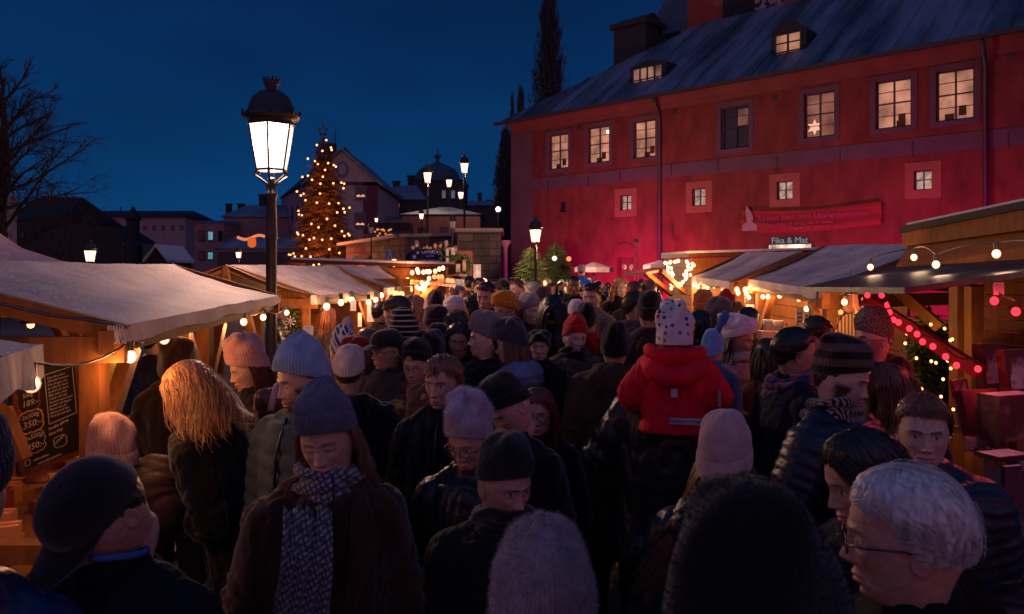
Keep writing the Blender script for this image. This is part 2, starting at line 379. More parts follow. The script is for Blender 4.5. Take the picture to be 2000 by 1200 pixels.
# ---- hair --------------------------------------------------------------
def scalp_point(th, ph, k=1.0):
    st = math.sin(ph); y = -math.cos(th) * st
    return Vector((.0775 * k * math.sin(th) * st, (.094 if y < 0 else .103) * k * y, .012 + .106 * k * math.cos(ph)))
def inhair(p, style):
    # hairline: higher at front
    fr = max(0, -p.y / .09)
    line = -.075 + .135 * min(1, max(0, (.035 - p.y) / .085)) ** .8
    if abs(p.x) < .078 and p.y < -.02: line = max(line, .055 - .15 * max(0, abs(p.x) - .035))
    return p.z > line
def strands(count, length, mode, seed, width=.004, wave=.01, part=0.0, lift=1.06, sweep=(0, 0), seg=10, sh=None, hatline=None, wind=(0, 0, 0), curl=0, hatted=False):
    rs = random.Random(seed); B = MB()
    for _ in range(count * 14):
        if B.n >= count * (seg + 1) * 3: break
        th = rs.uniform(-PI, PI); ph = math.acos(1 - rs.random() * (1.72 if hatline is not None else 1.35))
        p = scalp_point(th, ph, 1.0)
        if not inhair(p, mode): continue
        if mode == 'long' and hatted and p.y < -.035: continue
        if hatline is not None and not (hatline[0] - hatline[1] * .35 * p.y - .09 < p.z < max(hatline[0] - hatline[1] * .35 * p.y + .008, -.045)): continue
        L = length * rs.uniform(.7, 1.1) * (1 if mode != 'short' else rs.uniform(.6, 1)); st = L / seg; pts = []
        lf = lift + rs.uniform(0, .09 if mode == 'long' else .05) + (rs.uniform(.02, .10) if rs.random() < .06 else 0); phs = rs.uniform(0, 6.28); crv = rs.uniform(.5, 1.3)
        side = 1 if p.x > part else -1
        d = Vector((side * .5, .15, 0)) if mode == 'long' else (Vector((p.x * 9 + sweep[0] + rs.uniform(-.2, .2), (p.y - .045) * 6 + sweep[1] + rs.uniform(-.2, .2), .12)))
        for i in range(seg + 1):
            q = i / seg
            # keep outside skull
            e = Vector((p.x / (.0775 * lf), p.y / ((.094 if p.y < 0 else .103) * lf), (p.z - .012) / (.106 * lf)))
            if e.length < 1 and p.z > -.06:
                nrm = Vector((e.x / .0775, e.y / .1, e.z / .106)).normalized(); k = (1 - e.length) * .09
                p = p + nrm * k; d = d - nrm * min(0, d.dot(nrm))
            if mode == 'long' and p.z < .075 and p.y < -.02:      # keep the face free
                tx = .074 + .01 * lf
                if abs(p.x) < tx: p.x += side * min(.020, tx - abs(p.x))
                if p.y < -.055: p.y += .010
            if mode != 'long' and p.z > -.075 and e.length > 1:
                p = Vector((p.x / e.length, p.y / e.length, .012 + (p.z - .012) / e.length))
            if mode == 'long' and p.z < -.09:
                zq = p.z - .03
                wx = float(np.interp(-zq, [.12, .18, .25, .32], [.07, .11, .185, .215])); wy = float(np.interp(-zq, [.12, .18, .25, .32, .5], [.085, .118, .145, .17, .165]))
                r_ = math.hypot(p.x / wx, (p.y - .01) / wy)
                if r_ < 1 and r_ > .02:
                    k = min(1 / r_, 1.35)
                    if p.y > 0: p.y = .01 + (p.y - .01) * k; p.x *= 1 + (k - 1) * .4
                    else: p.y = .01 + (p.y - .01) * k; p.x *= 1 + (k - 1) * .5
            pts.append(p.copy())
            g = Vector((0, 0, -1)) if mode == 'long' else Vector((0, 0, -.35))
            wv = Vector((math.sin(q * 9 * crv + phs), math.cos(q * 8 * crv + phs), 0)) * wave * 14
            if curl: wv = Vector((math.sin(i * 1.9 + phs), math.cos(i * 1.7 + phs), math.sin(i * 1.3 + phs))) * curl
            d = (d * (.55 if mode == 'long' else .8) + g * (.5 if mode == 'long' else .3) + wv * (q + .2) + Vector(wind) * q).normalized()
            p = p + d * st
        w = width * rs.uniform(.6, 1.3)
        B.tube(pts, [(w * (1 - .75 * (i / seg) ** 2), w * .5 * (1 - .75 * (i / seg) ** 2)) for i in range(seg + 1)], 3, cap=False)
    return B
def hair_shell(HV, HF, th=.012, ears=True, front=None, seed=0, back=-.07, groove=.003, line=None, hl_=None):
    """cap of hair over the scalp, cut by a ragged hairline"""
    V = HV.copy(); x, y, z = V.T; n = V - np.array([0, .004, .01]); n[:, 2] *= .9; n /= np.linalg.norm(n, axis=1)[:, None] + 1e-9
    fl = front if front is not None else .062
    hl = np.interp(y, [-.10, -.075, -.05, -.02, .0, .03, .06, .10], [fl, fl, fl - .004, .032, .022, -.004, back + .03, back])
    hl = hl + .004 * np.sin(x * 260 + seed) + .003 * np.sin(x * 611 + seed * 2)
    m = z - hl
    ok = (m > -.004) & (z > -.2) & (np.abs(x) < .079)
    if hl_ is not None:
        top = hl_[0] - hl_[1] * .35 * y; ok &= z < top + .012; th = min(th, .006); groove = .0012
    ths = th * np.clip(m / .03, .04, 1) ** .7 * np.clip(.45 + (z + .02) / .10, .45, 1)
    th_ang = np.arctan2(x, y); gr = groove * (np.sin(th_ang * 34 + 5 * np.sin(z * 50 + seed)) * .5 + np.sin(th_ang * 71 + z * 60) * .5) * np.clip(m / .03, 0, 1)
    V = V + n * (ths + gr)[:, None]
    fs = [f for f in HF if len(f) == 4 and all(ok[i] for i in f)]
    used = sorted({i for f in fs for i in f}); mp = {i: k for k, i in enumerate(used)}
    return V[used], [tuple(mp[i] for i in f) for f in fs]
# ---- coats -------------------------------------------------------------
def coat_geo(s, kind, bulk, arms, lean, collar, length, voxel, seed, wide=1.0, Hc=1.6):
    B = MB(); b = bulk; W = wide
    T = [(-.155, .062, .066, .012), (-.185, .088, .085, .012), (-.215, .122, .096, .006), (-.245, .148, .106, .0), (-.30, .163, .12, 0), (-.40, .168, .13, 0), (-.52, .162, .13, 0), (-.66, .160, .124, 0), (-.80, .178, .138, 0)]
    if length > .85: T += [(-.95, .205, .155, 0)]
    if length > 1.05: T += [(-1.15, .222, .17, 0)]
    T = [t for t in T if -t[0] < length] + [(-length, T[-1][1] + .008, T[-1][2] + .008, 0)]
    hipz = -.86
    def bend(p):     # forward lean about the hips, increasing with height
        x, y, z = p; h = max(0, z - hipz); k = math.radians(lean)
        # arc bending
        if abs(k) < 1e-3: return (x, y, z)
        return (x, y * math.cos(k) - h * math.sin(k) , hipz + h * math.cos(k) + y * -math.sin(k) * -1 * 0 + (y * math.sin(k) * 0)) if h > 0 else (x, y, z)
    pts = []; rad = []
    for z, w, d, yo in T:
        e = b * (1 if z < -.2 else .3); pts.append(bend((0, yo, z))); rad.append(((w + e) * W, d + e))
    B.tube(pts[::-1], rad[::-1], 28, side=(1, 0, 0))
    # shoulders bar
    B.tube([bend((-.140 * W, .005, -.275)), bend((-.08, .01, -.225)), bend((0, .012, -.205)), bend((.08, .01, -.225)), bend((.140 * W, .005, -.275))], [.062 + b * .6, .066 + b * .5, .06, .066 + b * .5, .062 + b * .6], 14)
    segs = []
    for sx, arm in ((1, arms[0]), (-1, arms[1])):
        J = {'down': [(.185, 0, -.285), (.232, .02, -.56), (.225, -.05, -.80)], 'pocket': [(.185, 0, -.285), (.262, .045, -.55), (.20, -.10, -.76)],
             'front': [(.18, 0, -.285), (.235, -.02, -.55), (.10, -.25, -.56)], 'hold': [(.18, 0, -.285), (.225, -.10, -.52), (.06, -.30, -.42)],
             'out': [(.185, 0, -.285), (.33, -.05, -.42), (.40, -.22, -.34)], 'phone': [(.18, 0, -.285), (.22, -.12, -.50), (.10, -.28, -.30)],
             'up': [(.18, 0, -.27), (.30, -.06, -.20), (.30, -.10, .10)], 'reach': [(.18, -.02, -.285), (.24, -.22, -.42), (.20, -.46, -.50)]}[arm] if isinstance(arm, str) else arm
        J = [bend((sx * (x - .028 if i < 2 else x - .014) * (W if i == 0 else 1) + (sx * b if i else 0), y, z)) for i, (x, y, z) in enumerate(J)]
        a, m, w_ = [Vector(q) for q in J]; am = (a + m) / 2; mw = (m + w_) / 2
        B.tube([a, am, m, mw, w_], [.068 + b, .062 + b, .055 + b * .9, .05 + b * .8, .044 + b * .6], 14)
        B.ball(a, .068 + b, 14); B.ball(m, .056 + b * .9, 12)
        segs.append((a, m, w_))
    if collar == 'high':
        B.lathe([(.062, -.03), (.072 + b * .3, -.028), (.076 + b * .3, .0), (.074 + b * .3, .028), (.060, .03)], bend((0, .012, -.155)), 24)
    if collar in ('hood', 'hoodbig'):
        k = 1.25 if collar == 'hoodbig' else 1
        M = Matrix.Translation(bend((0, .10, -.215))) @ Matrix.Rotation(math.radians(20 + lean), 4, 'X')
        bb = MB(); bb.ball((0, 0, 0), (.125 * k, .06 * k, .085 * k), 18); B.add(xf(np.concatenate(bb.v), M), bb.f)
        for sx in (1, -1): B.tube([bend((sx * .05, .13, -.17)), bend((sx * .095, .06, -.165)), bend((sx * .09, -.02, -.19)), bend((sx * .05, -.07, -.225))], [.03 * k, .036 * k, .03 * k, .018], 10)
    V = np.concatenate(B.v)
    me = smooth_mods(V, B.f, voxel, 5)
    nv = len(me.vertices); V = np.empty(nv * 3); me.vertices.foreach_get('co', V); V = V.reshape(-1, 3)
    Nn = np.empty(nv * 3); me.vertices.foreach_get('normal', Nn); Nn = Nn.reshape(-1, 3)
    # arm parameter
    armd = np.full(nv, 9.0); armt = np.zeros(nv); arma = np.zeros(nv)
    for a, m, w_ in segs:
        off = 0
        for p0, p1 in ((a, m), (m, w_)):
            p0, p1 = np.array(p0), np.array(p1); d = p1 - p0; L = np.linalg.norm(d); t = np.clip(((V - p0) @ d) / L ** 2, 0, 1)
            dd = np.linalg.norm(V - (p0 + t[:, None] * d), axis=1); c = dd < armd; armd[c] = dd[c]; armt[c] = (off + t * L)[c]; off += L
    isarm = (armd < .085 + b) & (armt > .05)
    n1 = fnoise(V * np.array([1, 1, .55]), 11, seed); 
    par = np.where(isarm, armt, V[:, 2] + .02 * n1 + lean * .002 * V[:, 1])
    if kind == 'puffer':
        per = .075; ph = np.abs(np.sin(PI * par / per)) ** .55; D = (.012 * (ph - .6) + .006 * n1) * (V[:, 2] < -.19)
    elif kind == 'finepuffer':
        per = .042; ph = np.abs(np.sin(PI * par / per)) ** .55; D = (.010 * (ph - .6) + .004 * n1) * (V[:, 2] < -.19)
    else:
        n2 = np.abs(fnoise(V * np.array([1.6, 1.6, .5]) + 3, 9, seed + 5))
        fold = np.where(isarm, np.sin(armt * 85 + 4 * n1) * .0035 * np.exp(-((armt - .28) / .09) ** 2) * 2, 0)
        n3 = np.abs(fnoise(V * np.array([2.2, 2.2, 1.1]) + 7, 13, seed + 9))
        D = -.016 * np.exp(-(n2 / .10) ** 2) * .7 + .010 * n1 + fold * 1.4 - .006 * np.exp(-(n3 / .07) ** 2)
        if length > .9: D += .010 * np.sin(np.arctan2(V[:, 0], V[:, 1]) * 9 + 3 * n1) * np.clip((-.6 - V[:, 2]) / .4, 0, 1)
    V = V + Nn * D[:, None]
    me.vertices.foreach_set('co', (V * s).ravel()); me.update()
    hb = bend((0, .012, -.155)); return me, hb, bend, segs
def scarf_mesh(style, seed, hb, bend):
    rs = random.Random(seed); B = MB()
    for r in range(7):
        n = 40; pts = []; a1, a2, a3 = [rs.uniform(0, 6.28) for _ in range(3)]; tl = rs.uniform(-.018, .018)
        for i in range(n + 1):
            t = 2 * PI * i / n; rad = .080 + .012 * math.sin(r * 2.1) + .007 * math.sin(3 * t + a1) + .006 * math.sin(2 * t + a2)
            pts.append((math.sin(t) * rad * 1.05, .010 - math.cos(t) * rad * 1.08, -.228 + .0155 * r + tl * math.sin(t + a3) + .018 * math.cos(t)))
        B.tube(pts, [(.021 + .006 * math.sin(5 * t0 + a1), .017 + .005 * math.sin(4 * t0 + a2)) for t0 in np.linspace(0, 6.28, n + 1)], 10, cap=False)
    if style == 'tails':
        for (x0, ln, wd) in ((-.045, .36, .07), (-.11, .30, .06)):
            nu, nvv = 14, 26; V = []
            for j in range(nvv + 1):
                q = j / nvv
                for i in range(nu + 1):
                    u = i / nu - .5
                    V.append((x0 - .03 * q + u * wd * (1.0 + .35 * q) , -.150 - .085 * math.sin(min(1, q * 2) * PI / 2) - .012 * math.sin(u * 14 + q * 5) - .01 * abs(u), -.20 - ln * q + .01 * math.sin(u * 9)))
            off = len(V)
            V2 = [(x, y + .014, z) for x, y, z in V]
            W = nu + 1; Fc = [(j * W + i, j * W + i + 1, (j + 1) * W + i + 1, (j + 1) * W + i) for j in range(nvv) for i in range(nu)]
            Fc += [tuple(off + q for q in f[::-1]) for f in Fc]
            B.add(V + V2, Fc)
            for i in range(26):
                u = i / 25 - .5; x = x0 - .03 + u * wd * 1.35; z = -.20 - ln
                B.tube([(x, -.228, z + .01), (x + rs.uniform(-.006, .006), -.23, z - .03), (x + rs.uniform(-.01, .01), -.228, z - .06)], [.0026, .0022, .001], 4)
    return B
def hand_geo(M, s=1.0, curl=.5):
    B = MB(); rs = random.Random(3)
    B.tube([(0, 0, .02), (0, 0, -.02), (0, -.002, -.055), (0, -.002, -.09)], [(.026, .018), (.030, .017), (.040, .016), (.036, .012)], 12)
    for k, (x, L) in enumerate(((-.028, .060), (-.010, .072), (.009, .068), (.027, .052))):
        p = Vector((x, -.002, -.082)); pts = [p]; a = .15
        for seg in (.45, .32, .23):
            a += curl * .55; p = p + Vector((x * .12, -math.sin(a) * L * seg, -math.cos(a) * L * seg)); pts.append(p)
        B.tube(pts, [.0092, .0088, .0082, .0062], 8); B.ball(pts[-1], .0064, 6)
    B.tube([(-.026, 0, -.022), (-.050, -.010, -.045), (-.056, -.022, -.072), (-.05, -.030, -.088)], [.013, .0115, .010, .007], 8)
    return xf(np.concatenate(B.v) * s, M), B.f
def glasses_mesh(round_=0):
    B = MB()
    for sx in (1, -1):
        n = 20; pts = [(sx * .032 + .0235 * math.cos(t), -.104 + .0 + .15 * (abs(sx * .032 + .0235 * math.cos(t)) - .01) * .6, -.004 + (.019 if round_ else .0155) * math.sin(t)) for t in np.linspace(0, 2 * PI, n + 1)]
        B.tube(pts, .0017, 6, cap=False)
        B.tube([(sx * .056, -.099, .002), (sx * .078, -.075, .003), (sx * .081, -.01, .002), (sx * .078, .012, -.008)], .0018, 6)
    B.tube([(-.010, -.109, -.001), (0, -.114, .002), (.010, -.109, -.001)], .0017, 6)
    return B
PEOPLE = []; CUP = .038
def person(px, py, Y, yaw, label, pitch=5, roll=0, s=1.0, fem=0, age=0, tone='fair', hairc='brown', hair='short', hat=None, hatc='333333', hatk='wool', coat='coat', coatc='101014', coatk='felt',
           bulk=.012, arms=('down', 'down'), lean=2, collar='high', length=.95, body=None, res=1, beard=0, eyes='open', glasses=0, scarf=None, scarfc='444444', legs='14141a', group=None, fuzzn=0, wide=1.0, jaw=1.0, nose=1.0,
           hatp=None, voxel=None, rootz=0, kind='adult', extra=None, hairp=None, bodyoff=None, cat='person', legpose='stand', browc=None, fl=.012, hatmat=None, scarfmat=None):
    seed = int(px * 7 + py) % 997
    Cw = P(px, py, Y)
    body = yaw if body is None else body
    al = math.degrees(math.atan((px - 1000) / F)); yaw -= al; body -= al      # yaw is given as seen along the line of sight
    hc = (Cw.z - rootz) / s          # head-centre height in unscaled local units
    # lean offset of the neck
    h = .86 - .155; kx = math.radians(lean)
    nb = Vector((0, -h * math.sin(kx), -.86 + h * math.cos(kx)))       # neck base after the lean
    HO = nb + Vector((0, -.012 - .03 * math.sin(kx), .155)) - Vector((0, 0, 0))   # head centre in body frame (origin = unleaned head centre)
    R = Matrix.Rotation(math.radians(body), 3, 'Z')
    base = Vector((Cw.x, Cw.y, 0)) - R @ Vector((HO.x, HO.y, 0)) * s
    drop = HO.z                        # head is lower by this much when leaning
    Hz = Cw.z - drop * s               # world z of local origin (unleaned head centre)
    root = empty('person', (base.x, base.y, rootz), math.radians(body), label, cat, group)
    C0 = Vector((0, 0, Hz - rootz))
    hy = yaw - body
    # head transform: about neck pivot
    Mh = Matrix.Translation(C0) @ Matrix.Scale(s, 4) @ Matrix.Translation(HO) @ Matrix.Translation((0, .02, -.10)) @ rotM(hy, pitch, roll) @ Matrix.Translation((0, -.02, .10))
    # keep eye centre exactly on target
    ctr = Mh @ Vector((0, 0, 0)); tgt = C0 + HO * s; corr = tgt - ctr
    Mh = Matrix.Translation(corr) @ Mh
    if lean > 25: nbl = nb
    hk = 1.0
    HV, HF = head_geo(res, fem, age, jaw, nose)
    hc3 = HAIRC.get(hairc, hairc) if isinstance(hairc, str) else hairc
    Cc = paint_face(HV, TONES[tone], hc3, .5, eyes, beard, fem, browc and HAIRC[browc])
    # skin: head rotates, torso follows the lean
    w = np.clip((HV[:, 2] + .20) / .08, 0, 1)[:, None]; w = w * w * (3 - 2 * w)
    Hd = xf(HV, Mh)
    hgt = np.clip(HV[:, 2] + .86, 0, 9); tz = np.where(HV[:, 2] > -.86, -.86 + hgt * math.cos(kx), HV[:, 2]); ty = HV[:, 1] - hgt * math.sin(kx)
    if legpose != 'stand': tz = np.where(tz < -.2, -.2 + (tz + .2) * .40, tz)
    Td = np.stack([HV[:, 0], ty, tz], 1) * s + np.array(C0)
    V = Hd * w + Td * (1 - w)
    B = MB(); B.add(V, HF); nC = [Cc]
    gz = -C0.z / s
    coatm, hb, bend, segs = coat_geo(s, coat, bulk, arms, lean, collar, length, voxel or {3: .013, 2: .016, 1: .022, 0: .04}[res], seed, wide)
    skin = TONES[tone]
    # arms and legs of the body
    up = Vector((0, 0, CUP)); segs = [(a + up, m + up, w_ + up) for a, m, w_ in segs]
    for (a, m, w_) in segs:
        n0 = B.n; B.tube([Vector(a) * s + C0, Vector(m) * s + C0, Vector(w_) * s + C0], [.045 * s, .036 * s, .027 * s], 8); nC.append(np.tile(skin, (B.n - n0, 1)))
        d = (w_ - m).normalized(); q = Vector((0, 0, -1)).rotation_difference(d).to_matrix().to_4x4()
        if res > 0:
            hv, hf = hand_geo(Matrix.Translation(w_ * s + C0 + d * .035 * s) @ q, s * .95, .8); B.add(hv, hf); nC.append(np.tile(np.array(skin) * [1.05, .8, .75], (len(hv), 1)))
    if legpose == 'stand':
        for sx in (1, -1):
            n0 = B.n; B.tube([C0 + Vector((sx * .085, 0, -.84)) * s, C0 + Vector((sx * .10, -.01, (-.84 + gz) / 2)) * s, Vector((sx * .10 * s, .01, .07))], [.075 * s, .05 * s, .035 * s], 8); nC.append(np.tile(skin, (B.n - n0, 1)))
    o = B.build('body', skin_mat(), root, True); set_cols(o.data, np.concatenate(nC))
    c = link('coat', coatm, fabric(coatk, coatc), root); c.location = C0 + Vector((0, 0, CUP * s))
    # trousers + shoes
    T = MB()
    if legpose == 'stand':
        for sx in (1, -1):
            T.tube([C0 + Vector((sx * .075, 0, -.74)) * s, C0 + Vector((sx * .09, 0, -.88)) * s, C0 + Vector((sx * .10, -.02, (-.88 + gz) / 2)) * s, Vector((sx * .10 * s, .01, .26)), Vector((sx * .10 * s, .01, .06))], [.10 * s, .105 * s, .078 * s, .062 * s, .066 * s], 12)
        T.ball(C0 + Vector((0, 0, -.80)) * s, (.17 * s, .12 * s, .10 * s), 14)
        T.build('trousers', fabric('cotton', legs), root, True)
        for sx in (1, -1):
            S = MB(); S.tube([(sx * .10 * s, .07 * s, .045), (sx * .10 * s, .02, .05), (sx * .105 * s, -.08 * s, .04), (sx * .11 * s, -.17 * s, .03)], [(.035 * s, .045), (.042 * s, .055), (.045 * s, .038), (.03 * s, .026)], 10, side=(1, 0, 0)); S.build('shoe', fabric('leather', '15100e'), root, True)
    else:   # sitting astride the carrier's shoulders, shins hanging in front
        T = MB()
        for sx in (1, -1):
            T.tube([C0 + Vector((sx * .06, .02, -.47)) * s, C0 + Vector((sx * .12, -.10, -.50)) * s, C0 + Vector((sx * .12, -.28, -.54)) * s, C0 + Vector((sx * .11, -.31, -.86)) * s], [.085 * s, .08 * s, .065 * s, .05 * s], 12)
        T.build('trousers', fabric('nylon', legs), root, True)
    NM = np.array(Mh); hq = dict(hatp or {}); HL = None
    if hat == 'beanie': HL = (hq.get('line', .022), hq.get('tilt', 1.05))
    elif hat == 'cap': HL = (.034, .45)
    elif hat == 'hood': HL = (-.015, 2.0)
    def onhead(name, V, Fc, mat, smooth=True, parent=root):
        b_ = MB(); b_.add(xf(V, Mh), Fc); return b_.build(name, mat, parent, smooth)
    hp = dict(hairp or {})
    shellback = hp.pop('back', -.075)
    if hair in ('short', 'curly', 'receding', 'buzz'):
        if not hat or (res > 0 and hat != 'hood'):
            if hair == 'curly':
                sv, sf = hair_shell(HV, HF, .014, front=.066, seed=seed, back=shellback, groove=.004, hl_=HL); B2 = MB(); B2.add(sv, sf)
                if res > 1: st = strands(900 if res > 2 else 500, .055, 'short', seed, .0035, curl=1.0, lift=1.10, seg=7); B2.add(np.concatenate(st.v), st.f)
            else:
                sv, sf = hair_shell(HV, HF, hp.get('th', .013 if hair == 'short' else .005), front=hp.get('front', .067), seed=seed, back=shellback, hl_=HL); B2 = MB(); B2.add(sv, sf)
                if hair == 'short' and res > 1 and not hat: st = strands(hp.get('n', 2200) if res > 2 else 600, hp.get('len', .07), 'short', seed, hp.get('w', .0019), sweep=hp.get('sweep', (.6, .9)), lift=hp.get('lift', 1.09), seg=7); B2.add(np.concatenate(st.v), st.f)
            B2.v = [xf(v, Mh) for v in B2.v]; B2.build('hair', hair_mat(hairc), root, True)
    elif hair in ('long', 'mid', 'bun'):
        sv, sf = hair_shell(HV, HF, .014 if not hat else .004, front=hp.pop('front', .066), seed=seed, back=-.10, hl_=HL); B2 = MB(); B2.add(sv, sf)
        cnt = {3: 1900, 2: 700, 1: 150, 0: 40}[res]; wdt = {3: .0024, 2: .0038, 1: .009, 0: .02}[res]
        ln = hp.pop('len', .42 if hair == 'long' else .24)
        st = strands(cnt, ln, 'long', seed, wdt, lift=1.08, seg=14 if res > 1 else 8, hatted=bool(hat), hatline=HL, **hp)
        B2.add(np.concatenate(st.v), st.f); B2.v = [xf(v, Mh) for v in B2.v]
        B2.build('hair', hair_mat(hairc), root, True)
    if hat:
        hpp = dict(hatp or {}); hm = hatmat or fabric(hatk, hatc)
        if hat == 'beanie': hv, hf = beanie_geo(res=res, seed=seed, **hpp)
        elif hat == 'cap': hv, hf = cap_geo(res)
        elif hat == 'hood':
            hv, hf = beanie_geo(res=res, seed=seed, **{**dict(top=.15, width=1.22, cuff=0, ribamp=0, line=-.015, tilt=2.0, lump=.01, slouch=.02), **hpp})
        onm = 'hood' if hat == 'hood' else ('cap' if hat == 'cap' else 'hat')
        ho = onhead(onm, hv, hf, hm)
        if hpp.get('pom') : pass
        if fuzzn:
            fv, ff = fuzz(hv, hf, fuzzn, fl, seed); onhead('hat_fibres', fv, ff, hm, False, root)
    if glasses:
        gm = glasses_mesh(glasses > 1); gm.v = [xf(v, Mh) for v in gm.v]; gm.build('glasses', pm('spectacle_frame', (.01, .01, .012), .3, .5, bump=0), root, True)
    if scarf:
        sm = scarf_mesh(scarf, seed, hb, bend); V_ = [v for v in sm.v]
        sm.v = [(np.array([bend(tuple(p)) for p in v]) * s + np.array(C0) + np.array([0, 0, CUP * s])) for v in V_]
        sm.build('scarf', scarfmat or fabric('wool', scarfc), root, True)
    if extra: extra(root, Mh, C0, s, bend)
    PEOPLE.append(root)
    return root, Mh
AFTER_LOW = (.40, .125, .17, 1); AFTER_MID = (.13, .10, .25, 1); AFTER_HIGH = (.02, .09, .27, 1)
# ================================================================ WORLD, CAMERA
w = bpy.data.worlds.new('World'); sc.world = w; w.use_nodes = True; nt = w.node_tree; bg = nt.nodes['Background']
tc = nd(nt, 'ShaderNodeTexCoord'); sx_ = nd(nt, 'ShaderNodeSeparateXYZ'); nt.links.new(tc.outputs['Generated'], sx_.inputs[0])
cr = nd(nt, 'ShaderNodeValToRGB'); nt.links.new(sx_.outputs[2], cr.inputs[0]); nt.links.new(cr.outputs[0], bg.inputs[0])
e = cr.color_ramp.elements; e[0].position = 0; e[0].color = (.0030, .045, .140, 1); e[1].position = 1; e[1].color = (.006, .05, .16, 1)
for p_, c_ in ((.10, (.0024, .036, .124, 1)), (.24, (.0018, .0225, .088, 1)), (.38, (.0018, .0145, .064, 1))):
    q = e.new(p_); q.color = c_
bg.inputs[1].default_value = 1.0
# the part of the sky behind the photographer still holds the afterglow of sunset
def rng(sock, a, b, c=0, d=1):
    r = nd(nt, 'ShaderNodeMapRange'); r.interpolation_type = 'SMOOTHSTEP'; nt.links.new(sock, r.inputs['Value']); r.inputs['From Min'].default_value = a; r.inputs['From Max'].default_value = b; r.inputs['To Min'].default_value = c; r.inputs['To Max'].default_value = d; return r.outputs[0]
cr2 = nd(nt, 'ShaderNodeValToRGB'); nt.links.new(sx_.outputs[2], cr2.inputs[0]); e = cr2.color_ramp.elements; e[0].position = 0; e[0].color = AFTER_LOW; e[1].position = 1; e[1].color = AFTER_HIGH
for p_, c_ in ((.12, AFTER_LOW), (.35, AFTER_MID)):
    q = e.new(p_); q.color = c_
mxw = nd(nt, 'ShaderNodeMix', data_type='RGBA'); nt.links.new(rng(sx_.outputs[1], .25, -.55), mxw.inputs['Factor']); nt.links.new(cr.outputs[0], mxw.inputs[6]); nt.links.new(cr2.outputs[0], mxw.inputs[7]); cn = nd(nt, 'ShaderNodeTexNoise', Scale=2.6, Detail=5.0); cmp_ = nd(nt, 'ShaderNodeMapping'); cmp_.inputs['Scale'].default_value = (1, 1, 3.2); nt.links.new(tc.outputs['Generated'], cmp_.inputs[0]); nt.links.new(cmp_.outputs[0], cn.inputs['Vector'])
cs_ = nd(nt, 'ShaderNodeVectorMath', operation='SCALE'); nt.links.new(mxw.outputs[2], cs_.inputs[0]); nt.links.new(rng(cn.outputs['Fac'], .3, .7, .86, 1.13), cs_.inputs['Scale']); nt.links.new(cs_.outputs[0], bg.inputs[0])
cam = bpy.data.cameras.new('camera'); co = bpy.data.objects.new('camera', cam); COL.objects.link(co); co.location = (0, 0, CAMZ); co.rotation_euler = (PI / 2, 0, 0)
cam.sensor_width = 36; cam.lens = 27; cam.shift_y = -73 / 2000; cam.clip_end = 2000; cam.clip_start = .05; sc.camera = co
cam.dof.use_dof = True; cam.dof.focus_distance = 4.6; cam.dof.aperture_fstop = 5.6
sc.view_settings.view_transform = 'Standard'; sc.view_settings.look = 'None'; sc.view_settings.exposure = .14
sc.cycles.sample_clamp_indirect = 3; sc.cycles.sample_clamp_direct = 20; sc.cycles.max_bounces = 5; sc.cycles.diffuse_bounces = 2; sc.cycles.caustics_reflective = False; sc.cycles.caustics_refractive = False
sc.cycles.use_denoising = True
def lamp(name, loc, energy, color, r=.05, parent=None, typ='POINT', rot=None, spot=None, blend=.5):
    l = bpy.data.lights.new(name, typ); l.energy = energy; l.color = color; l.shadow_soft_size = r
    if typ == 'SPOT': l.spot_size = math.radians(spot); l.spot_blend = blend
    o = bpy.data.objects.new(name, l); COL.objects.link(o); o.location = loc
    if rot is not None: o.rotation_euler = rot
    if parent is not None: o.parent = parent
    return o
def aim(a, b): return (Vector(b) - Vector(a)).to_track_quat('-Z', 'Y').to_euler()
WARM = (1, .62, .38); ORANGE = (1, .42, .16)
# ---------------------------------------------------------------- materials
M = {}
M['wood'] = pm('pine_wood', '734720', rough=.7, spec=.25, var=.3, nscale=6, bump=.3, bscale=20, bdist=.003, stretch=(4, 4, 1))
M['wooddark'] = pm('stained_wood', '5a3018', rough=.7, var=.3, nscale=6, stretch=(4, 4, 1))
M['black'] = pm('cast_iron', (.022, .022, .024), .5, .4, var=.3, nscale=14, bump=.3, bscale=90)
M['snow'] = pm('snow', (.55, .56, .58), .8, .3, var=.12, nscale=3, bump=.5, bscale=25, bdist=.02)
def plaster(key, c, c2=None): return pm(key, c, .92, .1, var=.16, nscale=1.3, bump=.35, bscale=14, bdist=.02, color2=c2, c2scale=.6, c2lo=.35, c2hi=.75)
M['ochre'] = pm('orange_plaster', (.135, .034, .028), .92, .1, var=.30, nscale=2.2, bump=.4, bscale=14, bdist=.02, color2=(.10, .024, .022), c2scale=.8, c2lo=.34, c2hi=.72, stretch=(1, 1, .45))
M['trimgrey'] = plaster('grey_violet_paint', (.085, .052, .068))
M['glassdark'] = pm('dark_glass', (.012, .018, .028), .08, .6, var=0, bump=0)
M['mullion'] = pm('window_paint', (.03, .03, .045), .5, .3, bump=0)
def snowroof(key, dark=(.018, .024, .032), lo=.40, hi=.62, sc_=.5, st=(2.2, .35, .35)):
    return pm(key, dark, .55, .4, var=.2, nscale=3, bump=.3, bscale=6, bdist=.02, color2=(.13, .17, .225), c2scale=sc_, c2lo=lo, c2hi=hi, stretch=st)
M['snowroof'] = snowroof('snowy_sheet_metal', (.03, .04, .055), .36, .62)
M['canvas'] = pm('frosted_canvas', (.44, .37, .365), .62, .35, color2=(.30, .255, .26), c2scale=1.6, c2lo=.42, c2hi=.66, var=.28, nscale=5, bump=.5, bscale=160, bdist=.003)
M['canvas_in'] = pm('canvas_skirt', (.42, .36, .34), .7, .3, var=.12, nscale=3, bump=.4, bscale=18, bdist=.01)
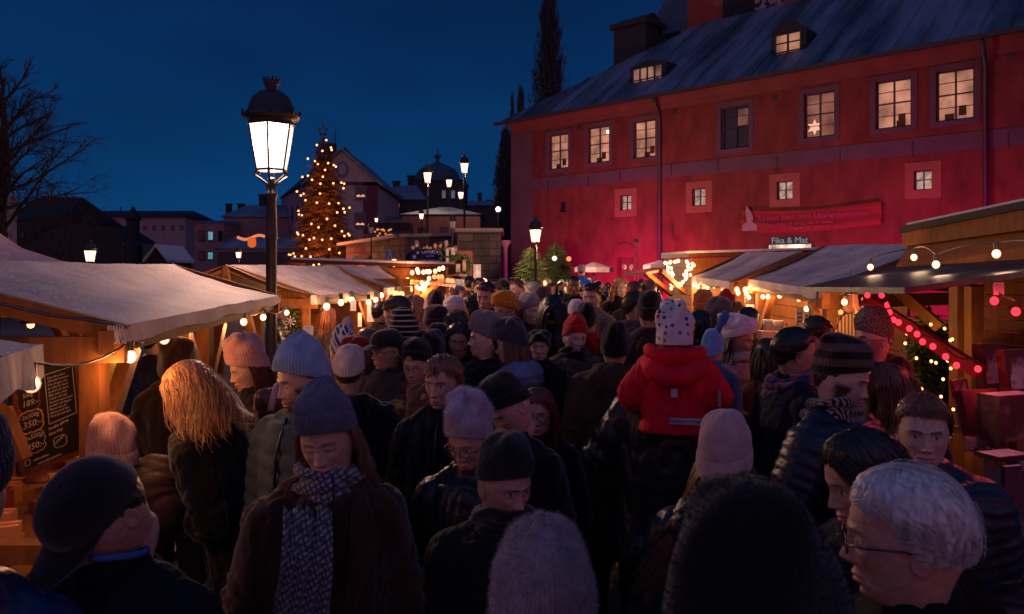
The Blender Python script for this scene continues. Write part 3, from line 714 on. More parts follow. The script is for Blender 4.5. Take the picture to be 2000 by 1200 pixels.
def sparkle(m):
    nt = m.node_tree; b = nt.nodes['Principled BSDF']
    tcn = [n for n in nt.nodes if n.type == 'TEX_COORD'][0]
    v = nd(nt, 'ShaderNodeTexNoise', Scale=70.0, Detail=3.0); nt.links.new(tcn.outputs['Object'], v.inputs['Vector'])
    r = nd(nt, 'ShaderNodeMapRange'); nt.links.new(v.outputs['Fac'], r.inputs['Value']); r.inputs['From Min'].default_value = .60; r.inputs['From Max'].default_value = .70
    src = b.inputs['Base Color'].links[0].from_socket
    mx = nd(nt, 'ShaderNodeMix', data_type='RGBA'); nt.links.new(r.outputs[0], mx.inputs['Factor']); nt.links.new(src, mx.inputs[6]); mx.inputs[7].default_value = (.95, .93, .92, 1); nt.links.new(mx.outputs[2], b.inputs['Base Color'])
sparkle(M['canvas'])
M['bulb'] = em('warm_bulb', (1, .42, .18), 9); M['bulbfar'] = em('warm_bulb_far', (1, .36, .12), 4)
M['redbulb'] = em('red_bulb', (1, .03, .05), 2.2); M['lampglass'] = em('lantern_glass', (1, .80, .70), 2.6)
_n = M['lampglass'].node_tree; _t = nd(_n, 'ShaderNodeBsdfTransparent'); _m = nd(_n, 'ShaderNodeMixShader'); _m.inputs[0].default_value = .55; _n.links.new(_t.outputs[0], _m.inputs[1]); _n.links.new([q for q in _n.nodes if q.type == 'EMISSION'][0].outputs[0], _m.inputs[2]); _n.links.new(_m.outputs[0], _n.nodes['Material Output'].inputs[0])
M['lampfar'] = em('far_lantern_glass', (1, .55, .35), 3.2); M['white_em'] = em('cool_floodlamp', (1, .93, .85), 8)
_n = M['bulb'].node_tree; _l = nd(_n, 'ShaderNodeLayerWeight', Blend=.5); _r = nd(_n, 'ShaderNodeMapRange'); _n.links.new(_l.outputs['Facing'], _r.inputs['Value']); _r.inputs['From Min'].default_value = .12; _r.inputs['From Max'].default_value = .62; _r.inputs['To Min'].default_value = 9; _r.inputs['To Max'].default_value = 1.0; _r.interpolation_type = 'SMOOTHERSTEP'
_n.links.new(_r.outputs[0], [q for q in _n.nodes if q.type == 'EMISSION'][0].inputs[1])
M['winlit'] = None
def lit_glass(key, c, k, var=.5, ns=3):
    m = pm(key, (.02, .02, .02), .1, .5, var=0, bump=0); nt = m.node_tree; b = nt.nodes['Principled BSDF']
    if 'lit' in m: return m
    m['lit'] = 1
    tcn = nd(nt, 'ShaderNodeTexCoord'); n = nd(nt, 'ShaderNodeTexNoise', Scale=ns, Detail=3.0); nt.links.new(tcn.outputs['Object'], n.inputs['Vector'])
    r = nd(nt, 'ShaderNodeMapRange'); nt.links.new(n.outputs['Fac'], r.inputs['Value']); r.inputs['From Min'].default_value = .35; r.inputs['From Max'].default_value = .65; r.inputs['To Min'].default_value = k * (1 - var); r.inputs['To Max'].default_value = k * (1 + var)
    b.inputs['Emission Color'].default_value = (*srgb(c), 1); nt.links.new(r.outputs[0], b.inputs['Emission Strength']); m.cycles.emission_sampling = 'NONE'
    return m
M['win1'] = lit_glass('lit_window_warm', 'e89c7c', .50, .45, 1.6)
M['win2'] = lit_glass('lit_window_dim', 'd88a70', .24, .5, 1.6)
M['win3'] = lit_glass('lit_window_pale', 'eab8a8', .46, .4, 5)
# ---------------------------------------------------------------- ground
g = MB(); g.poly([(-600, -60, 0), (600, -60, 0), (600, 1200, 0), (-600, 1200, 0)])
gm = pm('cobblestones', (.05, .047, .045), .6, .5, var=.3, nscale=.7, bump=0)
nt_ = gm.node_tree; b_ = nt_.nodes['Principled BSDF']; v_ = nd(nt_, 'ShaderNodeTexVoronoi', Scale=9.0); v_.feature = 'DISTANCE_TO_EDGE'; tc_ = nd(nt_, 'ShaderNodeTexCoord'); nt_.links.new(tc_.outputs['Object'], v_.inputs['Vector'])
mr_ = nd(nt_, 'ShaderNodeMapRange'); nt_.links.new(v_.outputs['Distance'], mr_.inputs['Value']); mr_.inputs['From Max'].default_value = .12; bp_ = nd(nt_, 'ShaderNodeBump', Strength=.9, Distance=.02); nt_.links.new(mr_.outputs[0], bp_.inputs['Height']); nt_.links.new(bp_.outputs[0], b_.inputs['Normal'])
tag(g.build('ground', gm), kind='structure')
# ---------------------------------------------------------------- text
def text_geo(s, size, extr=.002, align='LEFT', shear=0):
    c = bpy.data.curves.new('t', 'FONT'); c.body = s; c.size = size; c.extrude = extr; c.align_x = align; c.resolution_u = 2; c.shear = shear
    o = bpy.data.objects.new('t', c); COL.objects.link(o); dg = bpy.context.evaluated_depsgraph_get(); dg.update(); me = bpy.data.meshes.new_from_object(o.evaluated_get(dg))
    V = np.array([v.co[:] for v in me.vertices]).reshape(-1, 3); Fc = [tuple(p.vertices) for p in me.polygons]; bpy.data.objects.remove(o); bpy.data.meshes.remove(me); return V, Fc
def frame_of(o, xdir, updir=(0, 0, 1)):     # text plane: x along xdir, y along up
    x = Vector(xdir).normalized(); u = Vector(updir); u = (u - x * u.dot(x)).normalized(); n = x.cross(u)
    return Matrix(((x.x, u.x, n.x, o[0]), (x.y, u.y, n.y, o[1]), (x.z, u.z, n.z, o[2]), (0, 0, 0, 1)))
# ---------------------------------------------------------------- RED BUILDING
BR = math.radians(-43.1); BO = Vector((0, 35.55, 0)); bd = Vector((math.cos(BR), math.sin(BR), 0)); bn = Vector((-math.sin(BR), math.cos(BR), 0))
def WL(px, py, yl=0.0):
    u = (px - 1000) / F; c0 = BO + bn * yl; Z = (bn.x * c0.x + bn.y * c0.y) / (bn.x * u + bn.y)
    p = Vector((u * Z, Z, 0)) - BO; return p.dot(bd), CAMZ - (py - HY) / F * Z
EZ = WL(1000, 237)[1]; BL = 26.0; BD = 12.5
bld = empty('museum_building', BO, BR, 'long red and orange plastered old building with snowy metal roof right of the square', 'building')
# wall with openings cut as real holes
wins = [(1072, 1110, 262, 330, 'win1', 1), (1148, 1190, 247, 318, 'win1', 1), (1237, 1280, 235, 308, 'win1', 1), (1408, 1463, 207, 290, 'dark', 1), (1570, 1630, 180, 268, 'win2', 1), (1710, 1780, 155, 250, 'win1', 1), (1828, 1903, 135, 235, 'win1', 1),
        (1211, 1233, 381, 411, 'win3', 0), (1352, 1378, 368, 402, 'win3', 0), (1517, 1548, 354, 390, 'win3', 0), (1785, 1820, 333, 371, 'win3', 0), (1091, 1105, 395, 415, 'dark', 2)]
rects = []
for xl, xr, yt, yb, k, big in wins:
    s0, s1 = WL(xl, yt)[0], WL(xr, yt)[0]; xm = (xl + xr) / 2; z1, z0 = WL(xm, yt)[1], WL(xm, yb)[1]; rects.append((s0, s1, z0, z1, k, big))
ds0, dz0 = WL(1205, 540); ds1, _ = WL(1238, 540); dzt = WL(1220, 486)[1]
as0, as1 = WL(1497, 500)[0], WL(1592, 500)[0]; azt = WL(1545, 462)[1]
holes = [(a, b, c, d) for a, b, c, d, _, _ in rects] + [(ds0, ds1, 0, dzt - .35), (as0, as1, 0, azt - .6)]
xs = sorted({-0.0, BL} | {v for h in holes for v in h[:2]}); zs_ = sorted({0.0, EZ} | {v for h in holes for v in h[2:]})
wl = MB()
for i in range(len(xs) - 1):
    for j in range(len(zs_) - 1):
        cx, cz = (xs[i] + xs[i + 1]) / 2, (zs_[j] + zs_[j + 1]) / 2
        if any(h[0] < cx < h[1] and h[2] < cz < h[3] for h in holes): continue
        wl.poly([(xs[i], 0, zs_[j]), (xs[i + 1], 0, zs_[j]), (xs[i + 1], 0, zs_[j + 1]), (xs[i], 0, zs_[j + 1])])
for h in holes:
    a, b, c, d = h; r = .28
    wl.poly([(a, 0, c), (a, r, c), (a, r, d), (a, 0, d)]); wl.poly([(b, 0, c), (b, 0, d), (b, r, d), (b, r, c)]); wl.poly([(a, 0, d), (a, r, d), (b, r, d), (b, 0, d)]); wl.poly([(a, 0, c), (b, 0, c), (b, r, c), (a, r, c)])
wl.poly([(0, 0, 0), (0, 0, EZ), (0, BD, EZ), (0, BD, 0)]); wl.poly([(BL, 0, 0), (BL, BD, 0), (BL, BD, EZ), (BL, 0, EZ)]); wl.poly([(0, BD, 0), (0, BD, EZ), (BL, BD, EZ), (BL, BD, 0)])
wl.build('wall', M['ochre'], bld)
# painted trim, a few mm proud
zb1, zb0 = WL(1100, 344)[1], WL(1100, 367)[1]; zc = EZ - .62; s_q = WL(1040, 400)[0]
t = MB(); t.box((BL / 2, -.012, (zb0 + zb1) / 2), (BL, .024, zb1 - zb0)); t.build('string_band', M['trimgrey'], bld)
t = MB(); t.box((s_q / 2 - .01, -.02, zc / 2), (s_q + .02, .06, zc)); t.build('corner_pilaster', M['trimgrey'], bld)
t = MB(); t.prism([(0, 0, zc), (0, -.06, zc), (0, -.10, zc + .2), (0, -.22, zc + .42), (0, -.30, EZ), (0, 0, EZ)], (BL, 0, 0)); t.build('cornice', plaster('cornice_paint', (.12, .042, .036)), bld)
for px_ in (1131, 1318, 1513, 1973):
    s_, z_ = WL(px_, {1131: 249, 1318: 217, 1513: 190, 1973: 107}[px_]); v = MB(); v.box((s_, -.006, z_), (.18, .012, .18)); v.build('vent', M['black'], bld)
for px_, y0_, y1_ in ((1150, 345, 364), (1072, 354, 375), (1212, 331, 352), (1312, 322, 342), (1403, 307, 335), (1518, 305, 334), (1641, 292, 318), (1783, 276, 308), (1970, 260, 288)):
    s_, za = WL(px_, y0_); _, zb_ = WL(px_, y1_); v = MB(); v.box((s_, -.035, (za + zb_) / 2), (.035, .02, za - zb_)); v.build('wall_anchor', M['black'], bld)
for s_px, ya, yb in ((1314, 440, 460),):
    s_, za = WL(s_px, ya); v = MB(); v.box((s_, -.006, za - .2), (.06, .012, .45)); v.build('wall_patch', M['black'], bld)
for s0, s1, z0, z1, k, big in rects:
    W_, H_ = s1 - s0, z1 - z0
    f = MB()
    if big == 1:    # painted surround
        m_ = .17
        for bx in (((s0 + s1) / 2, z1 + m_ / 2, W_ + 2 * m_, m_), ((s0 + s1) / 2, z0 - m_ / 2, W_ + 2 * m_, m_), (s0 - m_ / 2, (z0 + z1) / 2, m_, H_), (s1 + m_ / 2, (z0 + z1) / 2, m_, H_)):
            f.box((bx[0], -.012, bx[1]), (bx[2], .024, bx[3]))
        sur = f.build('window_surround', M['trimgrey'], bld)
    elif big == 0:
        m_ = .26
        for bx in (((s0 + s1) / 2, z1 + m_ / 2, W_ + 2 * m_, m_), ((s0 + s1) / 2, z0 - m_ / 2, W_ + 2 * m_, m_), (s0 - m_ / 2, (z0 + z1) / 2, m_, H_), (s1 + m_ / 2, (z0 + z1) / 2, m_, H_)):
            f.box((bx[0], -.008, bx[1]), (bx[2], .016, bx[3]))
        f.build('window_surround', plaster('pale_surround', (.20, .075, .052)), bld)
    if big == 2:
        f = MB(); f.box(((s0 + s1) / 2, .2, (z0 + z1) / 2), (W_, .02, H_)); f.build('shutter', M['glassdark'], bld); continue
    fr = MB(); fw = .055 if big else .035
    for bx in (((s0 + s1) / 2, z1 - fw / 2, W_, fw), ((s0 + s1) / 2, z0 + fw / 2, W_, fw), (s0 + fw / 2, (z0 + z1) / 2, fw, H_ - 2 * fw), (s1 - fw / 2, (z0 + z1) / 2, fw, H_ - 2 * fw), ((s0 + s1) / 2, (z0 + z1) / 2, fw * .9, H_ - 2 * fw)):
        fr.box((bx[0], .13, bx[1]), (bx[2], .06, bx[3]))
    fr.box(((s0 + s1) / 2, .128, z0 + H_ * .52), (W_ - 2 * fw, .05, fw * .8))
    if big:
        for q in (.27, .76): fr.box(((s0 + s1) / 2, .131, z0 + H_ * q), (W_ - 2 * fw, .03, .022))
    wn = fr.build('window', M['mullion'], bld)
    gl = MB(); gl.box(((s0 + s1) / 2, .17, (z0 + z1) / 2), (W_, .01, H_)); gl.build('pane', M['glassdark'] if k == 'dark' else M[k], wn)
    if k == 'dark':
        l_ = MB(); l_.box(((s0 + s1) / 2 + W_ * .22, .162, z1 - H_ * .28), (W_ * .36, .006, H_ * .40)); l_.build('curtain', M['win2'], wn)
    if k == 'win2' and big:   # paper star
        st = MB(); cx, cz = s0 + W_ * .3, z0 + H_ * .25; pts = []
        for i in range(12):
            r_ = .27 if i % 2 == 0 else .13; pts.append((cx + r_ * math.sin(i * PI / 6), .155, cz + r_ * math.cos(i * PI / 6)))
        st.prism(pts, (0, -.012, 0)); st.build('paper_star', em('star_glow', (1, .5, .32), .95), wn)
    if big == 1 and k == 'win1':
        rs = random.Random(int(s0 * 100)); c_ = MB()
        c_.box((s0 + W_ * rs.uniform(.2, .8), .162, z0 + .13), (W_ * .25, .004, .22)); c_.box((s0 + W_ * rs.uniform(.55, .85), .161, z0 + .3), (W_ * .2, .004, .3)); c_.build('sill_ornament', M['wooddark'], wn)
        if s0 > 20 or 3.4 < s0 < 5.5:
            c_ = MB(); c_.ball((s1 - W_ * .16, .155, z1 - H_ * .17), .085, 10); c_.build('ceiling_lamp', em('ceiling_lamp', (1, .8, .65), 1.6), wn)
# roof
RZ = EZ + 4.6; RY = 6.25; ov = .55
roof = MB()
A_, B_, C_, D_ = (-ov, -ov, EZ - .12), (BL, -ov, EZ - .12), (BL, RY, RZ), (6.2, RY, RZ); E_, G_ = (-ov, BD + ov, EZ - .12), (BL, BD + ov, EZ - .12)
roof.poly([A_, B_, C_, D_]); roof.poly([E_, D_, C_, G_]); roof.poly([A_, D_, E_]); roof.poly([B_, G_, C_])
roof.poly([A_, E_, G_, B_])
ro = roof.build('roof', M['snowroof'], bld)
sl = (Vector(D_) - Vector((D_[0], A_[1], A_[2])))
sm_ = MB(); x_ = .2
while x_ < BL:
    top = min(1, (x_ + ov) / 6.75) if x_ < 6.2 else 1
    sm_.beam((x_, -ov, EZ - .10), (x_, -ov + sl.y * top, EZ - .10 + sl.z * top), .035, .05); x_ += .78
sm_.build('roof_seams', M['snowroof'], ro)
gu = MB(); gu.beam((-ov, -ov - .06, EZ - .16), (BL, -ov - .06, EZ - .16), .16, .13); gu.build('gutter', M['black'], bld)
for k, (px_, yt_) in enumerate(((1288, 190), (1925, 66))):
    s_, _ = WL(px_, 300, -.12); v = MB(); v.tube([(s_, -ov - .05, EZ - .15), (s_, -.4, EZ - .5), (s_, -.12, EZ - .95), (s_, -.12, 0)], .065, 10); v.build('downpipe', M['black'], bld, True)
def roofz(yl): return EZ - .12 + (yl + ov) / (RY + ov) * (RZ - EZ + .12)
# chimney, dormers, tower part
s0, zt = WL(1200, 50, 4.6); s1, _ = WL(1262, 50, 4.6); ch = MB(); ch.box(((s0 + s1) / 2, 5.3, (roofz(4) + zt) / 2 - .3), (s1 - s0, 1.5, zt - roofz(4) + .4)); ch.box(((s0 + s1) / 2, 5.3, zt - .12), (s1 - s0 + .3, 1.8, .24)); ch.prism([(s0, 4.5, zt), (s0, 6.1, zt), (s0, 5.3, zt + .4)], (s1 - s0, 0, 0)); ch.build('chimney', pm('sooty_sheet_metal', (.02, .022, .03), .6), bld)
def dormer(xl, xr, yt, yb, panes, arch, mat):
    yl = 1.0; s0, z1 = WL((xl), yt, yl); s1, _ = WL(xr, yt, yl); _, z0 = WL((xl + xr) / 2, yb, yl); z1 = WL((xl + xr) / 2, yt, yl)[1]
    W_ = s1 - s0; d = MB(); dep = 3.2; n = 14
    if arch: prof = [(s0 - .18 + (W_ + .36) * i / n, yl, z1 + .06 + .42 * math.sin(PI * i / n)) for i in range(n + 1)]
    else: prof = [(s0 - .15, yl, z1 + .1), (s0 + W_ * .5, yl, z1 + .3), (s1 + .15, yl, z1 + .1)]
    d.prism([(s0 - .15, yl, z0 - .3), (s1 + .15, yl, z0 - .3)] + [p for p in prof[::-1]], (0, dep, 0))
    dm = d.build('dormer', pm('dark_dormer_metal', (.014, .016, .022), .6), bld)
    gl = MB(); gl.box(((s0 + s1) / 2, yl - .01, (z0 + z1) / 2), (W_, .012, z1 - z0)); gl.build('dormer_pane', mat, dm)
    f = MB()
    for i in range(panes + 1): f.box((s0 + W_ * i / panes, yl - .03, (z0 + z1) / 2), (.075, .03, z1 - z0 + .06))
    for q in (0, .36, .68, 1) if arch else (0, .5, 1): f.box(((s0 + s1) / 2, yl - .028, z0 + (z1 - z0) * q), (W_, .024, .05))
    f.build('dormer_frame', M['mullion'], dm)
dormer(1237, 1294, 131, 177, 4, 0, lit_glass('dormer_glow', 'd89a80', .28, .7, 1.5)); dormer(1515, 1565, 66, 120, 2, 1, lit_glass('dormer_glow_two', 'e09a78', .32, .8, .9))
# brick superstructure behind the ridge
def sbox(name, xl, xr, yt, yb, yl, dep, mat, extra=None):
    s0, z1 = WL(xl, yt, yl); s1, _ = WL(xr, yt, yl); z1 = WL((xl + xr) / 2, yt, yl)[1]; z0 = WL((xl + xr) / 2, yb, yl)[1]
    b = MB(); b.box(((s0 + s1) / 2, yl + dep / 2, (z0 + z1) / 2), (s1 - s0, dep, z1 - z0)); return b.build(name, mat, bld), s0, s1, z0, z1
M['brick'] = plaster('red_brick_render', (.30, .075, .05)); 
sbox('rear_wing', 1268, 1560, 66, 180, 6.6, 5, plaster('dark_brick_wall', (.20, .055, .045)))
sbox('stair_tower', 1343, 1412, -60, 66, 7.0, 2, M['brick']); sbox('parapet', 1330, 1415, 50, 66, 6.3, .4, M['brick'])
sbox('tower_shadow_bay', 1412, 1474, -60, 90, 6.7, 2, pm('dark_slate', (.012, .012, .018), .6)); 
sbox('patterned_chimney', 1474, 1528, -60, 44, 6.4, 1, pm('rubble_stone', (.30, .25, .25), .9, var=.2, nscale=2, color2=(.02, .02, .03), c2scale=4.2, c2lo=.50, c2hi=.56))
sbox('brick_chimney', 1530, 1578, -60, 26, 6.5, 1, M['brick'])
s0, z0 = WL(1264, 76, 7.0); s1, z1 = WL(1343, 62, 7.0); zt = WL(1343, -80, 7.0)[1]
b = MB(); b.prism([(s0, 7.0, z0), (s1, 7.0, z0), (s1, 7.0, zt), (s1 - .35, 7.0, zt)], (0, 4, 0)); b.build('steep_wing_roof', pm('blue_metal_roof', (.03, .08, .14), .5, .4, var=.1, nscale=.5), bld)
# door and arched entrance
def arch_pts(a, b, z0, z1, y, n=12): return [(a, y, z0), (b, y, z0)] + [((a + b) / 2 + (b - a) / 2 * math.cos(PI * i / n), y, z1 - .45 + .45 * math.sin(PI * i / n)) for i in range(n + 1)]
d = MB(); d.prism(arch_pts(ds0 + .06, ds1 - .06, 0, dzt, .25), (0, -.05, 0)); dr = d.build('door', pm('red_door', (.10, .02, .02), .6, stretch=(6, 1, 1)), bld)
for k in (.3, .7):
    q = MB(); q.prism([(ds0 + (ds1 - ds0) * k + .1 * math.cos(a), .19, dzt - .75 + .12 * math.sin(a)) for a in np.linspace(0, 2 * PI, 9)[:-1]], (0, -.01, 0)); q.build('door_light', lit_glass('door_light', 'ffa060', .35, .6, 6), dr)
fr = MB()
pts_o = arch_pts(ds0 - .15, ds1 + .15, 0, dzt + .15, -.02); 
for i in range(2, len(pts_o) - 1): fr.beam(pts_o[i], pts_o[i + 1], .05, .14, up=(0, 0, 1))
fr.build('door_surround', M['ochre'], dr)
v = MB(); v.prism(arch_pts(as0, as1, 0, azt, -.03, 20), (0, .06, 0)); ent = v.build('entrance_portal', pm('dark_portal', (.02, .012, .012), .6), bld)
zg = WL(1545, 478)[1]; zh = WL(1545, 500)[1]
q = MB(); q.box(((as0 + as1) / 2, -.05, (zg + zh) / 2), ((as1 - as0) * .86, .02, zg - zh)); q.build('portal_glass', lit_glass('cafe_glow', 'ffd0b8', .75, .9, 2.6), ent)
tv, tf = text_geo('Fika & Mat', .30, .012, 'CENTER'); tb = MB(); tb.add(xf(tv, Matrix.Translation((bld_x := (as0 + as1) / 2, -.07, WL(1545, 474)[1] - .02)) @ Matrix.Rotation(PI / 2, 4, 'X')), tf); tb.build('lettering', em('sign_letters', (.6, .7, .85), .28), ent)
# banner
bnr = empty('banner', BO, BR, 'long red cloth banner with pink writing hung above the arched entrance', 'banner')
s0, zt0 = WL(1447, 412, -.06); s1, zt1 = WL(1722, 393, -.06); _, zb0_ = WL(1447, 455, -.06); _, zb1_ = WL(1722, 438, -.06)
bb = MB(); nx, nz = 40, 8; V = []
for j in range(nz + 1):
    for i in range(nx + 1):
        u, v_2 = i / nx, j / nz; sag = .12 * math.sin(PI * u); 
        V.append((s0 + (s1 - s0) * u, -.08 - .05 * math.sin((v_2 * 3.2 + 1.2 * math.exp(-u * 4)) * 3.0) * (1 - u * .4) - .02 * math.sin(u * 9), (zt0 + (zt1 - zt0) * u - sag) * (1 - v_2) + (zb0_ + (zb1_ - zb0_) * u - sag * .8) * v_2))
bb.add(V, [(j * (nx + 1) + i, (j + 1) * (nx + 1) + i, (j + 1) * (nx + 1) + i + 1, j * (nx + 1) + i + 1) for j in range(nz) for i in range(nx)])
bb.build('cloth', pm('red_banner_cloth', (.17, .008, .014), .7, .3, var=.1), bnr, True)
def onb(txt, size, u, v_2, mat, nm='lettering'):
    tv, tf = text_geo(txt, size, .006); zz = (zt0 + (zt1 - zt0) * u) * (1 - v_2) + (zb0_ + (zb1_ - zb0_) * u) * v_2 - .1
    tb = MB(); tb.add(xf(tv, Matrix.Translation((s0 + (s1 - s0) * u, -.16, zz)) @ Matrix.Rotation((zt1 - zt0) / (s1 - s0), 4, 'Y').inverted() @ Matrix.Rotation(PI / 2, 4, 'X')), tf); tb.build(nm, mat, bnr)
pk = pm('pink_print', (.24, .02, .09), .7, bump=0); pk2 = pm('pale_pink_print', (.26, .05, .08), .7, bump=0)
onb('Upplev julen med Upplandsmuseet', .265, .15, .40, pk); onb('Öppet tisdag till söndag hela december', .15, .20, .66, pk2); onb('Program för stora och små', .16, .38, .86, pk2)
fg = MB(); sx0 = s0 + .38; zz0 = zb0_ + .06
fg.prism([(sx0 - .3, -.15, zz0), (sx0 + .3, -.15, zz0), (sx0 + .27, -.15, zz0 + .22), (sx0 + .1, -.15, zz0 + .3), (sx0 + .14, -.15, zz0 + .48), (sx0 + .06, -.15, zz0 + .66), (sx0 - .12, -.15, zz0 + .92), (sx0 - .15, -.15, zz0 + .6), (sx0 - .12, -.15, zz0 + .4), (sx0 - .1, -.15, zz0 + .3), (sx0 - .27, -.15, zz0 + .22)], (0, -.01, 0)); fg.build('printed_figure', pm('pale_print', (.22, .14, .16), .7, bump=0), bnr)
# floodlights on the wall foot
RED = (1, .004, .36)
for k, (px_, zf, dist, en, tx, tz) in enumerate(((1110, .6, 3.2, 900, 1150, 2.2), (1200, .6, 3.0, 1900, 1210, 2.2), (1310, .6, 2.2, 1700, 1320, 2.2), (1480, .5, 2.4, 520, 1500, 3.0), (1700, .5, 3.4, 1500, 1700, 2.6), (1960, .5, 3.4, 1100, 1960, 2.2))):
    sP, _ = WL(px_, 500, -dist); pw = BO + bd * sP - bn * dist + Vector((0, 0, zf)); sT, _ = WL(tx, 500); tg = BO + bd * sT + Vector((0, 0, tz))
    fl_ = empty('floodlight', (pw.x, pw.y, 0), BR, 'red floodlight on a short stand at the foot of the red wall', 'floodlight', 'red floodlights along the wall')
    q = MB(); q.box((0, 0, zf - .10), (.30, .12, .22)); q.build('housing', M['black'], fl_); q = MB(); q.tube([(0, 0, 0), (0, 0, zf - .2)], .02, 8); q.box((0, 0, .01), (.4, .3, .02)); q.build('stand', M['black'], fl_)
    lo = lamp('floodlight_beam', pw + bn * .12, en * .55, RED if k != 2 else (1, .06, .22), .12, None, 'SPOT', aim(pw, tg), 130, .9)
    lo.parent = fl_; lo.matrix_parent_inverse = Matrix.LocRotScale(fl_.location, fl_.rotation_euler, None).inverted()
for k, (px_, py_, Y_, en, tx, lb) in enumerate(((1243, 470, 27, 650, -1.0, 'small added red floodlight on a thin mast before the wall door'),)):
    c = P(px_, py_, Y_); fl_ = empty('floodlight', (c.x, c.y, 0), 0, lb, 'floodlight'); q = MB(); q.tube([(0, 0, 0), (0, 0, c.z)], .018, 8); q.build('mast', M['black'], fl_); q = MB(); q.box((0, 0, c.z), (.16, .10, .12)); q.build('housing', M['black'], fl_)
    lo = lamp('floodlight_beam', (0, -.12, c.z), en, (1, .05, .08), .12, fl_, 'SPOT', aim(c, (tx, 4.0, 1.5)), 60, .8)  # added mast light, aimed at the crowd to redden the faces
# ---------------------------------------------------------------- STREET LAMPS
def street_lamp(px, pyg0, pyg1, Y, label, lit=1, energy=0, main=0, glass=None, group=None):
    """lantern glass between image rows pyg0 and pyg1"""
    z1 = CAMZ - (pyg0 - HY) / F * Y; z0 = CAMZ - (pyg1 - HY) / F * Y; h = z1 - z0; x = (px - 1000) / F * Y
    r = empty('street_lamp', (x, Y, 0), math.radians(8), label, 'street lamp', group)
    rt = h * .50; rb = h * .33
    n = 6
    pole = MB(); pr = h * .105
    pole.lathe([(pr * 2.0, 0), (pr * 2.0, .25), (pr * 1.5, .35), (pr * 1.3, 1.0), (pr * 1.15, 1.1), (pr * 1.1, z0 - h * 1.55), (pr * 1.35, z0 - h * 1.5), (pr * 1.2, z0 - h * 1.42), (pr * 1.0, z0 - h * .62), (pr * 1.28, z0 - h * .56), (pr * 1.25, z0 - h * .5), (pr * .7, z0 - h * .42), (pr * .62, z0 - h * .25), (pr * .9, z0 - h * .2), (pr * .5, z0 - h * .16)], n=20)
    pole.build('pole', M['black'], r, True)
    gl = MB(); ang = [2 * PI * (k + .5) / n for k in range(n)]
    V = [(rb * math.cos(a), rb * math.sin(a), z0) for a in ang] + [(rt * math.cos(a), rt * math.sin(a), z1) for a in ang]
    gl.add(V, [(k, (k + 1) % n, n + (k + 1) % n, n + k) for k in range(n)] + [tuple(range(n))[::-1]]); gl.build('lantern_glass', glass or (M['lampfar'] if lit else pm('unlit_lantern_glass', (.35, .34, .36), .3, .5)), r)
    fr = MB(); bw = h * .035
    for k in range(n):
        a = ang[k]; fr.beam((rb * 1.01 * math.cos(a), rb * 1.01 * math.sin(a), z0), (rt * 1.01 * math.cos(a), rt * 1.01 * math.sin(a), z1), bw, bw)
        b = ang[(k + 1) % n]
        for rr, zz in ((rb, z0), (rt, z1)): fr.beam((rr * 1.02 * math.cos(a), rr * 1.02 * math.sin(a), zz), (rr * 1.02 * math.cos(b), rr * 1.02 * math.sin(b), zz), bw, bw * 1.2)
    if main:
        for k in range(6):
            a = ang[k]; c_, s_ = math.cos(a), math.sin(a)
            fr.tube([(pr * .8 * c_, pr * .8 * s_, z0 - h * .42), (pr * 1.0 * c_, pr * 1.0 * s_, z0 - h * .30), (rb * .75 * c_, rb * .75 * s_, z0 - h * .20), (rb * 1.12 * c_, rb * 1.12 * s_, z0 - h * .12), (rb * .98 * c_, rb * .98 * s_, z0 - h * .01)], h * .028, 6)
    fr.build('lantern_frame', M['black'], r)
    rf = MB(); rf.lathe([(rt * 1.02, z1 + h * .0), (rt * .98, z1 + h * .02), (rt * .94, z1 + h * .12), (rt * 1.20, z1 + h * .14), (rt * 1.24, z1 + h * .22), (rt * 1.02, z1 + h * .30), (rt * .96, z1 + h * .44), (rt * .82, z1 + h * .60), (rt * .56, z1 + h * .72), (rt * .30, z1 + h * .77), (rt * .22, z1 + h * .80), (rt * .32, z1 + h * .90), (rt * .36, z1 + h * .99), (rt * .26, z1 + h), (0, z1 + h)], n=24 if main else 12)
    if main:
        for k in range(10):
            a = 2 * PI * k / 10; rf.ball((rt * .33 * math.cos(a), rt * .33 * math.sin(a), z1 + h * 1.03), h * .032, 6)
        for k in range(8):
            a = 2 * PI * k / 8 + .2; rf.box((rt * 1.22 * math.cos(a), rt * 1.22 * math.sin(a), z1 + h * .25), (h * .05, h * .05, h * .16), a)
    rf.build('lantern_roof', M['black'], r, True)
    if energy:
        if main:
            bd_ = MB(); bd_.lathe([(rt * .99, z1 + h * .035), (rt * .965, z1 + h * .115)], n=48); bd_.build('pierced_band', pm('pierced_band', (.05, .03, .02), .5, emis=(1, .55, .35), estr=1.6, var=0, bump=0), r)
        ll = lamp('lantern_light', (.25, .3, z0 - .12), energy, WARM, h * .3, r)
    if main: lamp('lantern_light', (0, 0, (z0 + z1) / 2 + .05), 680, (1, .56, .38), .09, r)
    return r
street_lamp(530, 245, 333, 8.0, 'tall black lamp post with a large glowing lantern left of the tree', energy=0, main=1, glass=M['lampglass'])
street_lamp(1046, 449, 473, 22, 'lit lamp post in front of the two small fir trees', energy=1300)
street_lamp(835, 338, 356, 62, 'lit lamp post on the terrace left of the domed tower', energy=500); street_lamp(907, 320, 337, 58, 'tallest lit lamp post right of the domed tower', energy=500)
street_lamp(877, 352, 365, 78, 'lit lamp post in front of the domed tower wall'); street_lamp(900, 376, 388, 80, 'smallest lit lamp post below the tallest terrace lamp')
street_lamp(884, 433, 447, 30, 'unlit black lamp post above the market sign', lit=0); street_lamp(725, 444, 456, 34, 'unlit lamp post beside the glowing doorway', lit=0)
